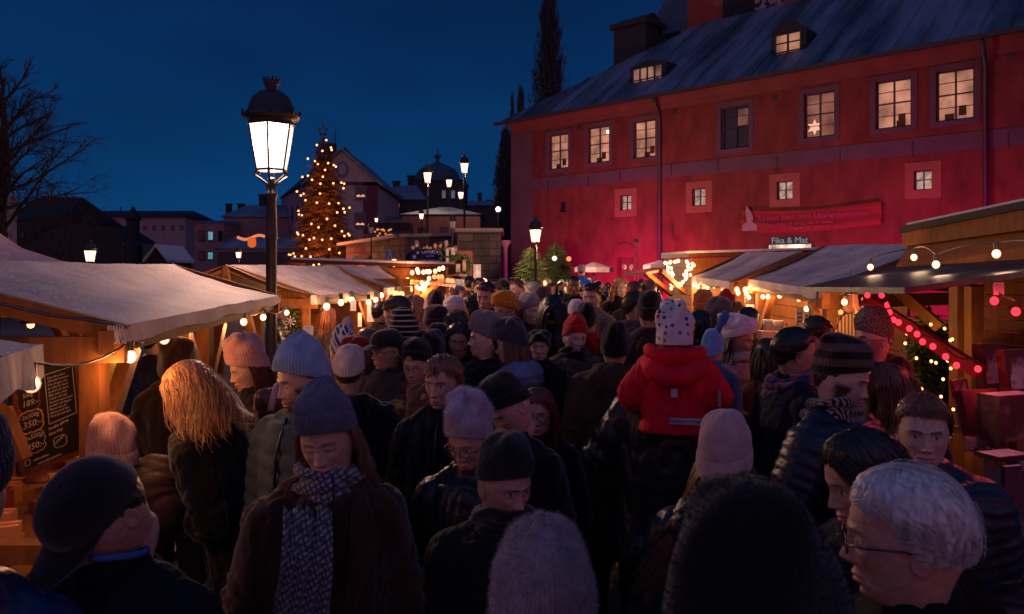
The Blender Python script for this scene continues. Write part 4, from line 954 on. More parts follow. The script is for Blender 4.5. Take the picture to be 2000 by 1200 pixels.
street_lamp(176, 490, 511, 27, 'lit lantern rising behind the large frosted canopy at left', energy=60); street_lamp(466, 493, 504, 40, 'small lit lantern before the round ended pale house', energy=30)
street_lamp(735, 427, 434, 60, 'small round lit lamp on the terrace by the gabled house'); street_lamp(823, 418, 428, 44, 'dim lamp post before the snowy pavilion')
fl = empty('floodlamp', P(973, 409, 40), 0, 'bright round floodlamp beside the corner of the red building', 'floodlamp'); q = MB(); q.ball((0, 0, 0), .12, 10); q.build('lens', M['white_em'], fl, True); q = MB(); q.box((0, .18, 0), (.34, .2, .3)); q.build('housing', M['black'], fl); q = MB(); q.tube([(0, .2, 0), (0, .2, -P(973, 409, 40).z)], .05, 8); q.build('mast', M['black'], fl)
# ================================================================ BACKGROUND
def bhouse(name, label, cat, x0, x1, ytop, Y, depth, roofy, wallmat, roofmat=None, hip=.0, wins=(), rz=0, chim=(), winmat=None, gable=False, base=0, ext=None):
    """a house squared to the view; wall between columns x0-x1, eaves at row ytop, ridge at row roofy"""
    a, b = P(x0, ytop, Y), P(x1, ytop, Y); W_ = b.x - a.x; ez = a.z; rzz = P(x0, roofy, Y + depth * .4).z
    r = empty(name, ((a.x + b.x) / 2, Y, 0), rz, label, cat); h = W_ / 2
    w_ = MB(); w_.box((0, depth / 2, ez / 2), (W_, depth, ez)); 
    if gable: w_.prism([(-h, 0, ez), (h, 0, ez), (0, 0, rzz)], (0, depth, 0))
    w_.build('wall', wallmat, r)
    rf = MB(); o = .035 * W_ if W_ < 20 else .5
    if gable:
        t = .25
        rf.prism([(-h - o, -.4, ez - .25), (0, -.4, rzz + .02), (0, -.4, rzz + t), (-h - o, -.4, ez - .25 + t)], (0, depth + .8, 0)); rf.prism([(h + o, -.4, ez - .25), (h + o, -.4, ez - .25 + t), (0, -.4, rzz + t), (0, -.4, rzz + .02)], (0, depth + .8, 0))
    else:
        k = hip * W_
        q = [(-h - o, -o, ez), (h + o, -o, ez), (h + o, depth + o, ez), (-h - o, depth + o, ez), (-h + k, depth * .4, rzz), (h - k, depth * .4, rzz)]
        rf.add(q, [(0, 1, 5, 4), (2, 3, 4, 5), (1, 2, 5), (3, 0, 4), (3, 2, 1, 0)])
    rf.build('roof', roofmat or M['snowroof'], r)
    for (wx, wy, ww, wh, lit) in wins:
        c = P(wx, wy, Y); sw, sh = ww / F * Y, wh / F * Y; f = MB()
        f.box((c.x - r.location.x, -.05, c.z), (sw * 1.28, .12, sh * 1.2)); wn = f.build('window', winmat or M['mullion'], r)
        g_ = MB(); g_.box((c.x - r.location.x - sw * .26, -.13, c.z), (sw * .46, .03, sh * .92)); g_.box((c.x - r.location.x + sw * .26, -.13, c.z), (sw * .46, .03, sh * .92)); g_.build('pane', M['glassdark'] if not lit else lit, wn)
    for (cx, cy, cw) in chim:
        c = P(cx, cy, Y + depth * .4); sw = cw / F * Y; q = MB(); zb = rzz - 2.2; q.box((c.x - r.location.x, depth * .4, (c.z + zb) / 2), (sw, sw, c.z - zb)); q.box((c.x - r.location.x, depth * .4, c.z - sw * .12), (sw * 1.25, sw * 1.25, sw * .22)); q.build('chimney', pm('dark_chimney', (.03, .028, .03), .8), r)
    if ext: ext(r)
    return r
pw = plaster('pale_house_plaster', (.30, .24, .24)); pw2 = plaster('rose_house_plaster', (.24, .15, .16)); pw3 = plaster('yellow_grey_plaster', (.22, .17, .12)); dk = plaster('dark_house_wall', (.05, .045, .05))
snow2 = snowroof('far_snow_roof', (.03, .04, .05), .30, .55, .25, (1, 1, 1)); darkroof = pm('far_dark_roof', (.012, .013, .018), .6)
litw = lit_glass('far_lit_window', 'ff9a60', .35, .4, 3); blu = lit_glass('far_blue_window', '7fc8d8', .45, .3, 3)
bhouse('institution_building', 'very long pale building with dark roof on the skyline at far left', 'building', 165, 362, 424, 150, 14, 412, pw, darkroof, .04, [(175 + 18 * k, 445, 5, 8, None) for k in range(11)], chim=[(260, 405, 5), (368, 420, 8), (236, 404, 2)])
bhouse('mansard_house', 'low house with dark roof and tiny lit windows below the long pale building', 'house', 143, 238, 470, 110, 10, 442, pw3, darkroof, .12, [(160, 454, 6, 6, litw), (199, 457, 5, 7, litw), (219, 457, 5, 7, litw)])
bhouse('dark_house', 'dark house almost hidden behind the big bare tree at left', 'house', 10, 112, 430, 60, 10, 386, dk, darkroof, .05, [(44, 460, 8, 10, None), (72, 460, 8, 10, None)], chim=[(88, 383, 10)])
ps = MB(); a = P(18, 385, 58); ps.box((a.x, 58, a.z / 2), (.7, .7, a.z)); ps.box((a.x, 58, a.z), (.9, .9, .3)); tag(ps.build('stone_pillar', plaster('stone_pillar_mat', (.38, .33, .33), (.15, .12, .12))), 'pale weathered stone pillar at the far left behind the bare tree', 'pillar')
mon = MB(); a = P(260, 405, 95)
mon.lathe([(1.1, 0), (1.1, P(0, 480, 95).z), (.75, P(0, 470, 95).z), (.75, P(0, 432, 95).z), (1.0, P(0, 428, 95).z), (.55, P(0, 415, 95).z), (.2, P(0, 407, 95).z), (.0, P(0, 402, 95).z)], (a.x, 95, 0), 10); tag(mon.build('turret', darkroof), 'dark slender turret standing in front of the long pale building', 'turret')
sg = bhouse('garden_house', 'small snowy gabled hut low between the turret and the rose houses', 'house', 284, 330, 508, 70, 5, 484, dk, M['snow'], 0, gable=True)
bhouse('rose_house', 'narrow dim rose house with one blue lit window left of the lamp post', 'house', 380, 437, 436, 85, 9, 431, pw2, snow2, .05, [(394, 461, 9, 17, None), (412, 461, 9, 17, blu), (431, 461, 7, 17, None), (394, 500, 9, 16, None), (412, 500, 9, 14, blu)])
bhouse('courtyard_house', 'wide rose house with snowy hipped roof behind the main lamp post', 'house', 436, 590, 424, 90, 12, 401, pw2, snow2, .12, [(570, 445, 8, 14, None)], chim=[(447, 398, 10), (471, 398, 11), (513, 380, 12)])
# round-ended low house with conical roof
rh = empty('round_ended_house', (P(478, 470, 66).x, 66, 0), 0, 'low pale round ended house with conical snowy roof behind the canopies', 'house')
zc_ = P(0, 486, 66).z; xl_ = P(408, 0, 66).x - rh.location.x; rr_ = (P(447, 0, 66).x - P(408, 0, 66).x)
q = MB(); q.lathe([(rr_, 0), (rr_, zc_)], (xl_ + rr_, rr_, 0), 24); q.box((xl_ + rr_ + 3.2, rr_, zc_ / 2), (6.4, 2 * rr_, zc_)); q.build('wall', plaster('cream_plaster', (.30, .24, .17)), rh)
q = MB(); q.lathe([(rr_ * 1.12, zc_), (.05, P(0, 460, 66).z), (0, P(0, 458, 66).z)], (xl_ + rr_, rr_, 0), 24); q.add([(xl_ + rr_, -.2, zc_), (xl_ + 8.2, -.2, zc_), (xl_ + 8.2, rr_, zc_ + 1.0), (xl_ + rr_, rr_, zc_ + 1.0), (xl_ + rr_, 2 * rr_ + .2, zc_), (xl_ + 8.2, 2 * rr_ + .2, zc_)], [(0, 1, 2, 3), (3, 2, 5, 4), (1, 5, 2), (0, 3, 4), (0, 4, 5, 1)]); q.build('roof', snow2, rh)
for px_ in (433, 483, 493, 501, 511):
    c = P(px_, 508, 66); q = MB(); q.box((c.x - rh.location.x, -.02 if px_ > 450 else .1, c.z), (.3 if px_ > 450 else .7, .5 if px_ < 450 else .08, .9)); q.build('window', M['mullion'], rh)
# gabled house beside the tree, turned to show its side
gh = empty('gabled_house', (P(598, 500, 80).x, 80, 0), 0, 'tall pale gabled house with round attic window behind the christmas tree', 'house')
gw = P(738, 0, 80).x - P(598, 0, 80).x; ge = P(0, 357, 80).z; gr = P(0, 295, 80).z; gd = 15
q = MB(); q.box((gw / 2, gd / 2, ge / 2), (gw, gd, ge)); q.prism([(0, 0, ge), (gw, 0, ge), (gw / 2, 0, gr)], (0, gd, 0)); q.build('wall', pw, gh)
q = MB()
for s_ in (1, -1):
    xx = gw / 2 + s_ * (gw / 2 + .5); q.prism([(gw / 2, -.4, gr + .05), (xx, -.4, ge - .45), (xx, -.4, ge - .15), (gw / 2, -.4, gr + .35)][::s_], (0, gd + .8, 0))
q.build('roof', snow2, gh); q = MB(); q.box((gw / 2, -.04, ge - .1), (gw, .1, .35)); q.box((gw - .75, -.04, ge / 2), (1.5, .1, ge)); q.build('painted_band', plaster('maroon_paint', (.10, .03, .05)), gh)
for (wx, wy, ww, wh) in ((705, 377, 17, 24), (704, 431, 17, 27), (640, 377, 15, 24)):
    c = P(wx, wy, 80); sw, sh = ww / F * 80, wh / F * 80; f = MB(); cx = c.x - gh.location.x; f.box((cx, -.05, c.z), (sw * 1.3, .12, sh * 1.2)); wn = f.build('window', pm('blue_grey_paint', (.08, .11, .16), .7), gh)
    for sx in (-1, 1):
        g_ = MB(); g_.box((cx + sx * sw * .25, -.13, c.z), (sw * .42, .03, sh * .92)); g_.build('pane', M['glassdark'], wn); g_ = MB(); g_.prism([(cx + sx * sw * .25 + .22 * math.cos(a), -.15, c.z - sh * .33 + .22 * math.sin(a)) for a in np.linspace(0, PI, 8)], (0, -.02, 0)); g_.build('advent_light', em('advent_glow', (1, .42, .2), .9), wn)
c = P(669, 331, 80); f = MB(); f.prism([(c.x - gh.location.x + 0.62 * math.cos(a), -.12, c.z + .85 * math.sin(a)) for a in np.linspace(0, 2 * PI, 21)[:-1]], (0, .12, 0)); wn = f.build('round_window', pm('blue_grey_paint', (.08, .11, .16), .7), gh); f = MB(); f.prism([(c.x - gh.location.x + .42 * math.cos(a), -.14, c.z + .6 * math.sin(a)) for a in np.linspace(0, 2 * PI, 17)[:-1]], (0, -.02, 0)); f.build('pane', pm('grey_glass', (.2, .2, .24), .3), wn)
q = MB(); c = P(655, 255, 88); q.tube([(c.x - gh.location.x, 8, c.z), (c.x - gh.location.x, 8, gr - .5)], .05, 6); q.beam((c.x - gh.location.x - .5, 8, c.z - .5), (c.x - gh.location.x + .5, 8, c.z - .3), .05, .05); q.beam((c.x - gh.location.x - .4, 8, c.z - 1.0), (c.x - gh.location.x + .4, 8, c.z - .8), .05, .05); q.build('aerial', M['black'], gh)
q = MB(); c = P(652, 287, 88); q.box((c.x - gh.location.x, 7, c.z - .6), (.9, .9, 1.6)); q.build('chimney', pm('dark_chimney', (.03, .028, .03), .8), gh)
# side wing receding to the left
sw_ = MB(); p0, p1 = P(599, 0, 80.2), P(549, 0, 98); p0.z = p1.z = 0; d_ = (p1 - p0).normalized(); n_ = Vector((d_.y, -d_.x, 0)) * 8
zz = ge; sw_.prism([p0, p1, p1 + n_, p0 + n_], (0, 0, zz)); wing = empty('house_wing', (0, 0, 0), 0, 'long side wing of windows running back from the gabled house', 'house'); sw_.build('wall', plaster('shade_plaster', (.24, .20, .24)), wing)  # wing plaster darker than the gable, shade put into the colour
q = MB(); up_ = Vector((0, 0, 4.0)); q.add([p0 + Vector((-.3, -.3, zz)), p1 + Vector((-.3, 0, zz)), p1 + n_ * .5 + up_ + Vector((0, 0, zz)), p0 + n_ * .5 + up_ + Vector((0, 0, zz)), p1 + n_ + Vector((0, 0, zz)), p0 + n_ + Vector((0, 0, zz))], [(0, 1, 2, 3), (3, 2, 4, 5), (1, 4, 2), (0, 3, 5), (0, 5, 4, 1)]); q.build('roof', darkroof, wing)
for i in range(5):
    for j in range(2):
        c = p0 + (p1 - p0) * (.1 + .2 * i); c.z = zz - 2.6 - 3.6 * j; q = MB(); q.beam(c - d_ * .5 - n_.normalized() * .05, c + d_ * .5 - n_.normalized() * .05, .1, 1.6); q.build('window', M['glassdark'], wing)
# domed house and neighbours
dh = bhouse('domed_house', 'dark house with an onion dome and spire between the gabled house and red building', 'house', 806, 906, 352, 100, 9, 350, dk, darkroof, .05, [(867, 380, 7, 16, blu if 0 else lit_glass('pale_window', '8fa8c8', .22, .2, 3)), (885, 380, 7, 16, MATS['pale_window'])], chim=[(803, 343, 13)])
q = MB(); zb = P(0, 352, 100).z; zt_ = P(0, 290, 100).z; hh = zt_ - zb; R_ = 2.9
cx = P(854, 0, 103).x - dh.location.x
q.lathe([(R_ * 1.35, zb - .1), (R_ * 1.25, zb + hh * .05), (R_ * 1.02, zb + hh * .13), (R_ * 1.02, zb + hh * .22), (R_ * .95, zb + hh * .34), (R_ * .78, zb + hh * .46), (R_ * .5, zb + hh * .56), (R_ * .2, zb + hh * .64), (R_ * .09, zb + hh * .70), (R_ * .08, zb + hh * .80), (R_ * .17, zb + hh * .85), (R_ * .15, zb + hh * .90), (R_ * .04, zb + hh * .95), (0.02, zb + hh * 1.12)], (cx, 3.5, 0), 20); q.build('dome', pm('dome_metal', (.03, .05, .085), .5, .4), dh, True)
bhouse('snowy_roofed_house', 'low house with broad snowy roof left of the domed house', 'house', 741, 830, 390, 96, 10, 362, dk, snow2, .28, [(776, 402, 9, 8, litw)], chim=[(774, 354, 13)])
bhouse('pavilion', 'rose pavilion with snowy hipped roof on the terrace before the domed house', 'pavilion', 786, 938, 419, 62, 9, 405, plaster('rose_brown_wall', (.16, .07, .07)), snow2, .42, [(826, 452, 12, 14, None), (868, 452, 12, 14, None)])
bhouse('yellow_house', 'small pale house wall low right of the gabled house', 'house', 738, 792, 430, 84, 7, 424, pw3, snow2, .1, [(754, 438, 6, 6, None)])
bhouse('far_right_house', 'dim low house with two chimneys beside the red building corner', 'house', 905, 1010, 402, 120, 10, 392, dk, snow2, .1, chim=[(937, 377, 8), (955, 391, 10)])
# ---------------------------------------------------------------- retaining wall and terrace
stone = pm('granite_blocks', (.17, .125, .12), .9, .1, var=.35, nscale=1.6, bump=.6, bscale=5, bdist=.04)
nt2 = stone.node_tree; bk = nd(nt2, 'ShaderNodeTexBrick', Scale=1.0); bk.inputs['Mortar Size'].default_value = .02; bk.inputs['Brick Width'].default_value = .62; bk.inputs['Row Height'].default_value = .30; bk.inputs['Color1'].default_value = (.12, .085, .08, 1); bk.inputs['Color2'].default_value = (.075, .052, .052, 1); bk.inputs['Mortar'].default_value = (.05, .035, .035, 1)
tc2 = nd(nt2, 'ShaderNodeTexCoord'); mp2 = nd(nt2, 'ShaderNodeMapping'); mp2.inputs['Rotation'].default_value = (PI / 2, 0, 0); nt2.links.new(tc2.outputs['Object'], mp2.inputs[0]); nt2.links.new(mp2.outputs[0], bk.inputs['Vector'])
mulv = [n for n in nt2.nodes if n.type == 'VECT_MATH'][0]; nt2.links.new(bk.outputs['Color'], mulv.inputs[0])
rw = empty('retaining_wall', (0, 0, 0), 0, 'long granite retaining wall below the terrace lamps behind the stalls', 'wall')
z_ = [(676, 480, 40), (790, 463, 36), (893, 461, 35)]
for i in range(2):
    a, b = P(*z_[i]), P(*z_[i + 1]); q = MB(); q.prism([(a.x, a.y, 0), (b.x, b.y, 0), (b.x, b.y + 1, 0), (a.x, a.y + 1, 0)], (0, 0, 1)); V = q.v[0]; V[4, 2] = V[7, 2] = a.z; V[5, 2] = V[6, 2] = b.z; q.build('wall', stone, rw)
    q = MB(); q.beam(a + Vector((0, .4, .06)), b + Vector((0, .4, .06)), 1.3, .14); q.build('coping', snow2 if i == 0 else plaster('stone_coping', (.28, .22, .21)), rw)
rw2 = empty('stone_abutment', (0, 0, 0), 0, 'dark mottled granite abutment wall left of the red building', 'wall')
a, b = P(893, 452, 31), P(978, 455, 31); q = MB(); q.box(((a.x + b.x) / 2, 33, a.z / 2), (b.x - a.x, 4, a.z)); q.build('wall', stone, rw2); q = MB(); q.box(((a.x + b.x) / 2, 33, a.z + .05), (b.x - a.x + .2, 4.2, .14)); q.build('coping', plaster('stone_coping', (.28, .22, .21)), rw2)
q = MB(); c = P(987, 480, 33); q.tube([(c.x, 33, 0), (c.x, 33, c.z)], .10, 10); q.lathe([(.1, 0), (.24, .25), (.24, .32), (.1, .32)], (c.x, 33, c.z - .1), 10); tag(q.build('downpipe', pm('grey_zinc', (.28, .25, .25), .5)), 'grey rainwater pipe with hopper beside the granite abutment', 'downpipe')
tr = MB(); tr.box((P(800, 0, 60).x, 60 + 100, P(0, 480, 45).z / 2), (30, 200, P(0, 480, 45).z)); tag(tr.build('terrace_ground', pm('terrace_paving', (.07, .06, .06), .8)), kind='structure')
gl_ = MB(); a, b = P(697, 478, 38.2), P(713, 530, 38.2); gl_.box(((a.x + b.x) / 2, 38.3, 1.3), (b.x - a.x, .1, 2.6)); dw = empty('lit_doorway', (0, 0, 0), 0, 'glowing orange doorway in the granite wall right of the christmas tree', 'doorway'); gl_.build('opening', lit_glass('doorway_glow', 'ff5a20', 1.1, .7, 4), dw)
q = MB(); 
for xx in (a.x - .12, b.x + .12): q.box((xx, 38.2, 1.35), (.2, .25, 2.7))
q.box(((a.x + b.x) / 2, 38.2, 2.75), (b.x - a.x + .44, .25, .18)); q.build('door_frame', stone, dw); lamp('doorway_light', (0, 0, 0), 110, ORANGE, .3, dw).location = (a.x, 37.2, 2.0)
# railing with garland
rl = empty('terrace_railing', (0, 0, 0), 0, 'dark terrace railing wound with glowing garlands beside the gabled house', 'railing'); q = MB(); a, b = P(690, 462, 42), P(800, 452, 42)
q.beam(a, b, .06, .06); q.beam(a - Vector((0, 0, .85)), b - Vector((0, 0, .85)), .06, .06)
for i in range(26): c = a + (b - a) * (i / 25); q.beam(c, c - Vector((0, 0, 1.0)), .03, .03)
q.build('bars', M['black'], rl)
rs = random.Random(4)
for i in range(16):
    c = P(738 + rs.uniform(-8, 30), rs.uniform(447, 462), 41.8); q = MB(); q.ball(c, .06, 6); q.build('bulb', em('garland_glow', (1, .3, .08), .8), rl)
bp = empty('parapet_building', (0, 0, 0), 0, 'dark flat block behind the terrace railing under the lamps', 'building'); q = MB(); a, b = P(738, 435, 50), P(800, 470, 50); q.box(((a.x + b.x) / 2, 51, a.z / 2), (b.x - a.x, 2, a.z)); q.build('wall', dk, bp)
# pedestrian sign
pc = P(762, 502, 27); s_ = .55 * 27 / 27
ps_ = empty('crossing_sign', (pc.x, pc.y, 0), 0, 'square blue and white pedestrian crossing sign behind the left wooden hut', 'sign'); q = MB(); q.box((0, 0, pc.z), (.32, .02, .50)); q.build('plate', pm('sign_blue', (.10, .20, .32), .5, bump=0), ps_)
q = MB(); q.prism([(-.14, -.012, pc.z - .2), (.14, -.012, pc.z - .2), (0, -.012, pc.z + .22)], (0, -.006, 0)); q.build('triangle', pm('sign_white', (.6, .6, .6), .5, bump=0), ps_)
q = MB(); zc = pc.z - .03; q.box((0, -.021, zc + .09), (.035, .006, .035)); q.prism([(-.02, -.021, zc - .02), (.02, -.021, zc - .02), (.02, -.021, zc + .06), (-.02, -.021, zc + .06)], (0, -.005, 0)); q.beam((0, -.022, zc), (-.05, -.022, zc - .13), .006, .018); q.beam((0, -.022, zc), (.05, -.022, zc - .13), .006, .018); q.build('walking_figure', pm('sign_black', (.01, .01, .012), .5, bump=0), ps_); q = MB(); q.tube([(0, .03, 0), (0, .03, pc.z + .2)], .03, 8); q.build('post', M['black'], ps_)
# market sign: reads in three lines
mk = empty('market_sign', P(840, 502, 26), 0, 'dark board with pale blue market lettering and snowflakes above the left hut', 'sign'); k = 26 / F
q = MB(); q.prism([(-24 * k, 0, -17 * k), (24 * k, 0, -17 * k), (15 * k, 0, 16 * k), (-15 * k, 0, 16 * k)], (0, .08, 0)); q.box((0, .1, -2 * k), (84 * k, .04, 20 * k)); q.build('board', pm('maroon_board', (.03, .010, .018), .7), mk)
for txt, sz, yy in (('UPPSALA', 6.6, 6), ('LJUSETS', 3.6, 0), ('JULMARKNAD', 6.0, -11)):
    tv, tf = text_geo(txt, sz * k * 1.25, .004, 'CENTER'); q = MB(); q.add(xf(tv, Matrix.Translation((0, -.03, yy * k)) @ Matrix.Rotation(PI / 2, 4, 'X')), tf); q.build('lettering', pm('pale_blue_letters', (.42, .42, .62), .6, bump=0, emis=(.2, .2, .5), estr=.3), mk)
for fx, fy, fr_ in ((-31, 0, 4.5), (-24, 8, 3), (31, 3, 4.5), (23, 10, 3)):
    q = MB()
    for a in range(3): t_ = a * PI / 3; q.beam((fx * k - fr_ * k * math.cos(t_), .05, fy * k - fr_ * k * math.sin(t_)), (fx * k + fr_ * k * math.cos(t_), .05, fy * k + fr_ * k * math.sin(t_)), .03, .9 * k)
    q.build('snowflake', MATS['pale_blue_letters'], mk)
q = MB(); q.tube([(-20 * k, .2, -17 * k), (-20 * k, .2, -mk.location.z)], .04, 6); q.tube([(20 * k, .2, -17 * k), (20 * k, .2, -mk.location.z)], .04, 6); q.build('post', M['black'], mk)
# lit shop front with fir garland right of the sign
sf = empty('garland_booth', P(895, 520, 25), 0, 'small booth with pale goods under a dark fir garland behind the left hut', 'booth'); k = 25 / F; gz = -sf.location.z
q = MB(); q.box((0, 1.0, (gz + 30 * k) / 2), (52 * k, 1.6, 30 * k - gz)); q.build('wall', M['wooddark'], sf)
q = MB(); rs = random.Random(9)
for (xa, za, xb, zb2) in ((-30, 17, 14, 17), (14, 17, 20, 6), (20, 6, 19, -14), (-30, 17, -32, 30)):
    for i in range(60):
        t_ = rs.random(); c = Vector(((xa + (xb - xa) * t_) * k, .1, (za + (zb2 - za) * t_) * k)); d_ = Vector((rs.uniform(-1, 1), rs.uniform(-1, .4), rs.uniform(-1, 1))) * .14; q.beam(c, c + d_, .02, .02)
q.build('fir_garland', pm('fir_green', (.03, .05, .02), .8), sf)
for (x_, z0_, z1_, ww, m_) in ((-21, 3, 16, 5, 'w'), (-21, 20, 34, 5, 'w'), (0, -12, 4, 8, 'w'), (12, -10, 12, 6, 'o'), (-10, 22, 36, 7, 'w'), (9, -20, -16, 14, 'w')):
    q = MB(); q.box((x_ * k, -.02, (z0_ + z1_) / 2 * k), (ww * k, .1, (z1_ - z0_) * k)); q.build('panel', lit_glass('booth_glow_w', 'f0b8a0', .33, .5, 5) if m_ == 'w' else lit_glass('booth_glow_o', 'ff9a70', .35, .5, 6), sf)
wp = MB(); c = P(932, 540, 23); wp.tube([(c.x, c.y, 0), (c.x, c.y, P(0, 517, 23).z)], .11, 10); tag(wp.build('bollard', lit_glass('bollard_glow', 'ffc0a8', .5, .4, 4)), 'short pale glowing post right of the garlanded booth', 'post')  # white pillar made to glow, its brightness sits in the material
# ---------------------------------------------------------------- trees
def bare_tree(px, pyb, Y, H, spread, seed, label, up=.5, levels=6, name='bare_tree', droop=0, trunk_r=.25, mat=None, nb=3, l0=.3):
    rs = random.Random(seed); x = (px - 1000) / F * Y; r = empty(name, (x, Y, 0), 0, label, 'tree'); T = MB(); Cn = MB()
    def grow(p, d, L, rad, lv):
        n = 4; pts = [p.copy()]; q = p.copy(); dd = d.copy()
        for i in range(n):
            dd = (dd + Vector((rs.uniform(-1, 1), rs.uniform(-1, 1), rs.uniform(-1, 1))) * .16 + Vector((0, 0, 1)) * (up * .12 if lv < levels - 1 else -droop * .2)).normalized(); q = q + dd * L / n; pts.append(q.copy())
        (T if lv < 2 else Cn).tube(pts, [rad * (1 - .4 * i / n) for i in range(n + 1)], 7 if lv < 2 else 3, cap=lv < 1)
        if lv >= levels: return
        for k in range(nb + (1 if lv > 1 else 0)):
            t = rs.uniform(.35, 1.0) if k else 1.0; b = pts[min(n, int(t * n))]
            ax = dd.cross(Vector((rs.uniform(-1, 1), rs.uniform(-1, 1), rs.uniform(-1, 1)))).normalized(); an = rs.uniform(.3, .95) * spread
            nd_ = (Matrix.Rotation(an if k else an * .35, 3, ax) @ dd); grow(b, nd_, L * rs.uniform(.62, .86), rad * (.55 if k else .68), lv + 1)
    grow(Vector((0, 0, 0)), Vector((0, 0, 1)), H * l0, trunk_r, 0)
    m_ = mat or pm('dark_bark', (.03, .026, .028), .9); T.build('trunk', m_, r, True); Cn.build('crown', m_, r); return r
def big_tree(px, Y, H, R, seed, label, n=34, lean=.0):
    rs = random.Random(seed); x = (px - 1000) / F * Y; r = empty('bare_tree', (x, Y, 0), 0, label, 'tree'); T = MB(); Cn = MB()
    def rv(k=1): return Vector((rs.uniform(-1, 1), rs.uniform(-1, 1), rs.uniform(-1, 1))) * k
    pts = [Vector((lean * z, .2 * math.sin(z), z)) for z in np.linspace(0, H * .8, 9)]; T.tube(pts, list(np.linspace(.36, .10, 9)), 9)
    def twig(p, d, L, rad, lv):
        n_ = 5; q = p.copy(); P_ = [q.copy()]
        for i in range(n_): d = (d + rv(.20) + Vector((0, 0, .05 if lv < 2 else -.04))).normalized(); q = q + d * L / n_; P_.append(q.copy())
        (T if lv == 0 else Cn).tube(P_, [rad * (1 - .75 * i / n_) for i in range(n_ + 1)], 5 if lv == 0 else 3, cap=False)
        if lv >= 3: return
        for k in range((7, 6, 5)[lv]):
            t = rs.uniform(.25, 1.0); b = P_[min(n_, int(t * n_))]; twig(b, (d + rv(.85)).normalized(), L * rs.uniform(.35, .55), rad * .42, lv + 1)
    for i in range(n):
        t = rs.uniform(.22, .8); z = t * H; a = rs.uniform(0, 6.28); L = R * (1.15 - .75 * max(0, (t - .3)) / .5) * rs.uniform(.7, 1.0); el = .25 + .9 * (t - .2)
        twig(Vector((lean * z, 0, z)), Vector((math.cos(a) * math.cos(el), math.sin(a) * math.cos(el), math.sin(el))), L, .09, 0)
    m_ = pm('dark_bark', (.03, .026, .028), .9); T.build('trunk', m_, r, True); Cn.build('crown', m_, r); return r
big_tree(5, 34, 12.5, 5.0, 11, 'large bare winter tree spreading against the sky at far left')
bare_tree(118, 0, 42, 8.5, 1.0, 5, 'smaller bare tree leaning right beside the big one at left', levels=6, trunk_r=.16, up=.25, nb=2, l0=.28)
bare_tree(408, 0, 100, 9.6, 1.0, 8, 'tiny bare tree on the skyline left of the snowy chimneys', levels=5, trunk_r=.2, nb=2)
def poplar(px, ptop, Y, wpx, label, seed, droop=0, dens=1.0, base=0, name='poplar_tree', cyl=.5):
    rs = random.Random(seed); x = (px - 1000) / F * Y; H = P(0, ptop, Y).z; Wd = wpx / F * Y / 2
    r = empty(name, (x, Y, 0), 0, label, 'tree'); T = MB(); T.tube([(0, 0, 0), (.1, 0, H * .3), (0, 0, H * .7), (0, 0, H * .99)], [.3, .22, .12, .03], 8); T.build('trunk', pm('dark_bark', (.03, .026, .028), .9), r, True)
    Cn = MB()
    for i in range(int(420 * dens)):
        t = rs.uniform(.12, .97) ** .9; z = H * t; prof = Wd * math.sin(min(1, (1 - t) * 2.2 + .05) * PI / 2) ** .8 * (1 if t > .3 else .8); a = rs.uniform(0, 2 * PI); rr = prof * rs.uniform(.45, 1.0)
        L = rs.uniform(.10, .2) * H * .55; p0 = Vector((0, 0, z - L * .7)); p2 = Vector((rr * math.cos(a), rr * math.sin(a), z + (L * .35 if not droop else -L * .4))); p1 = (p0 + p2) / 2 + Vector((math.cos(a), math.sin(a), 0)) * rr * .28 + Vector((0, 0, .3 if droop else -.1))
        Cn.tube([p0, p1, p2], [.05, .035, .012], 3, cap=False)
        for k in range(7):
            b = p0.lerp(p2, rs.uniform(.3, 1)); d_ = Vector((rs.uniform(-1, 1) * .35, rs.uniform(-1, 1) * .35, (1.1 if not droop else -1.2) * rs.uniform(.5, 1.2))) * L * .28; Cn.tube([b, b + d_ * .5 + Vector((rs.uniform(-.1, .1), 0, 0)), b + d_], [.03, .022, .008], 3, cap=False)
    Cn.build('crown', pm('winter_twigs', (.04, .038, .05), .9), r); return r
poplar(1073, -8, 62, 96, 'tall slender poplar rising behind the red building', 3, dens=1.7)
poplar(1017, 170, 70, 34, 'short thin poplar just left of the tall one', 4, dens=1.0); poplar(1000, 182, 72, 18, 'narrow bare poplar top peeping beside the roof corner', 6, dens=.5)
poplar(987, 232, 50, 60, 'drooping dark birch beside the left corner of the red building', 7, droop=1, dens=2.0, name='birch_tree')
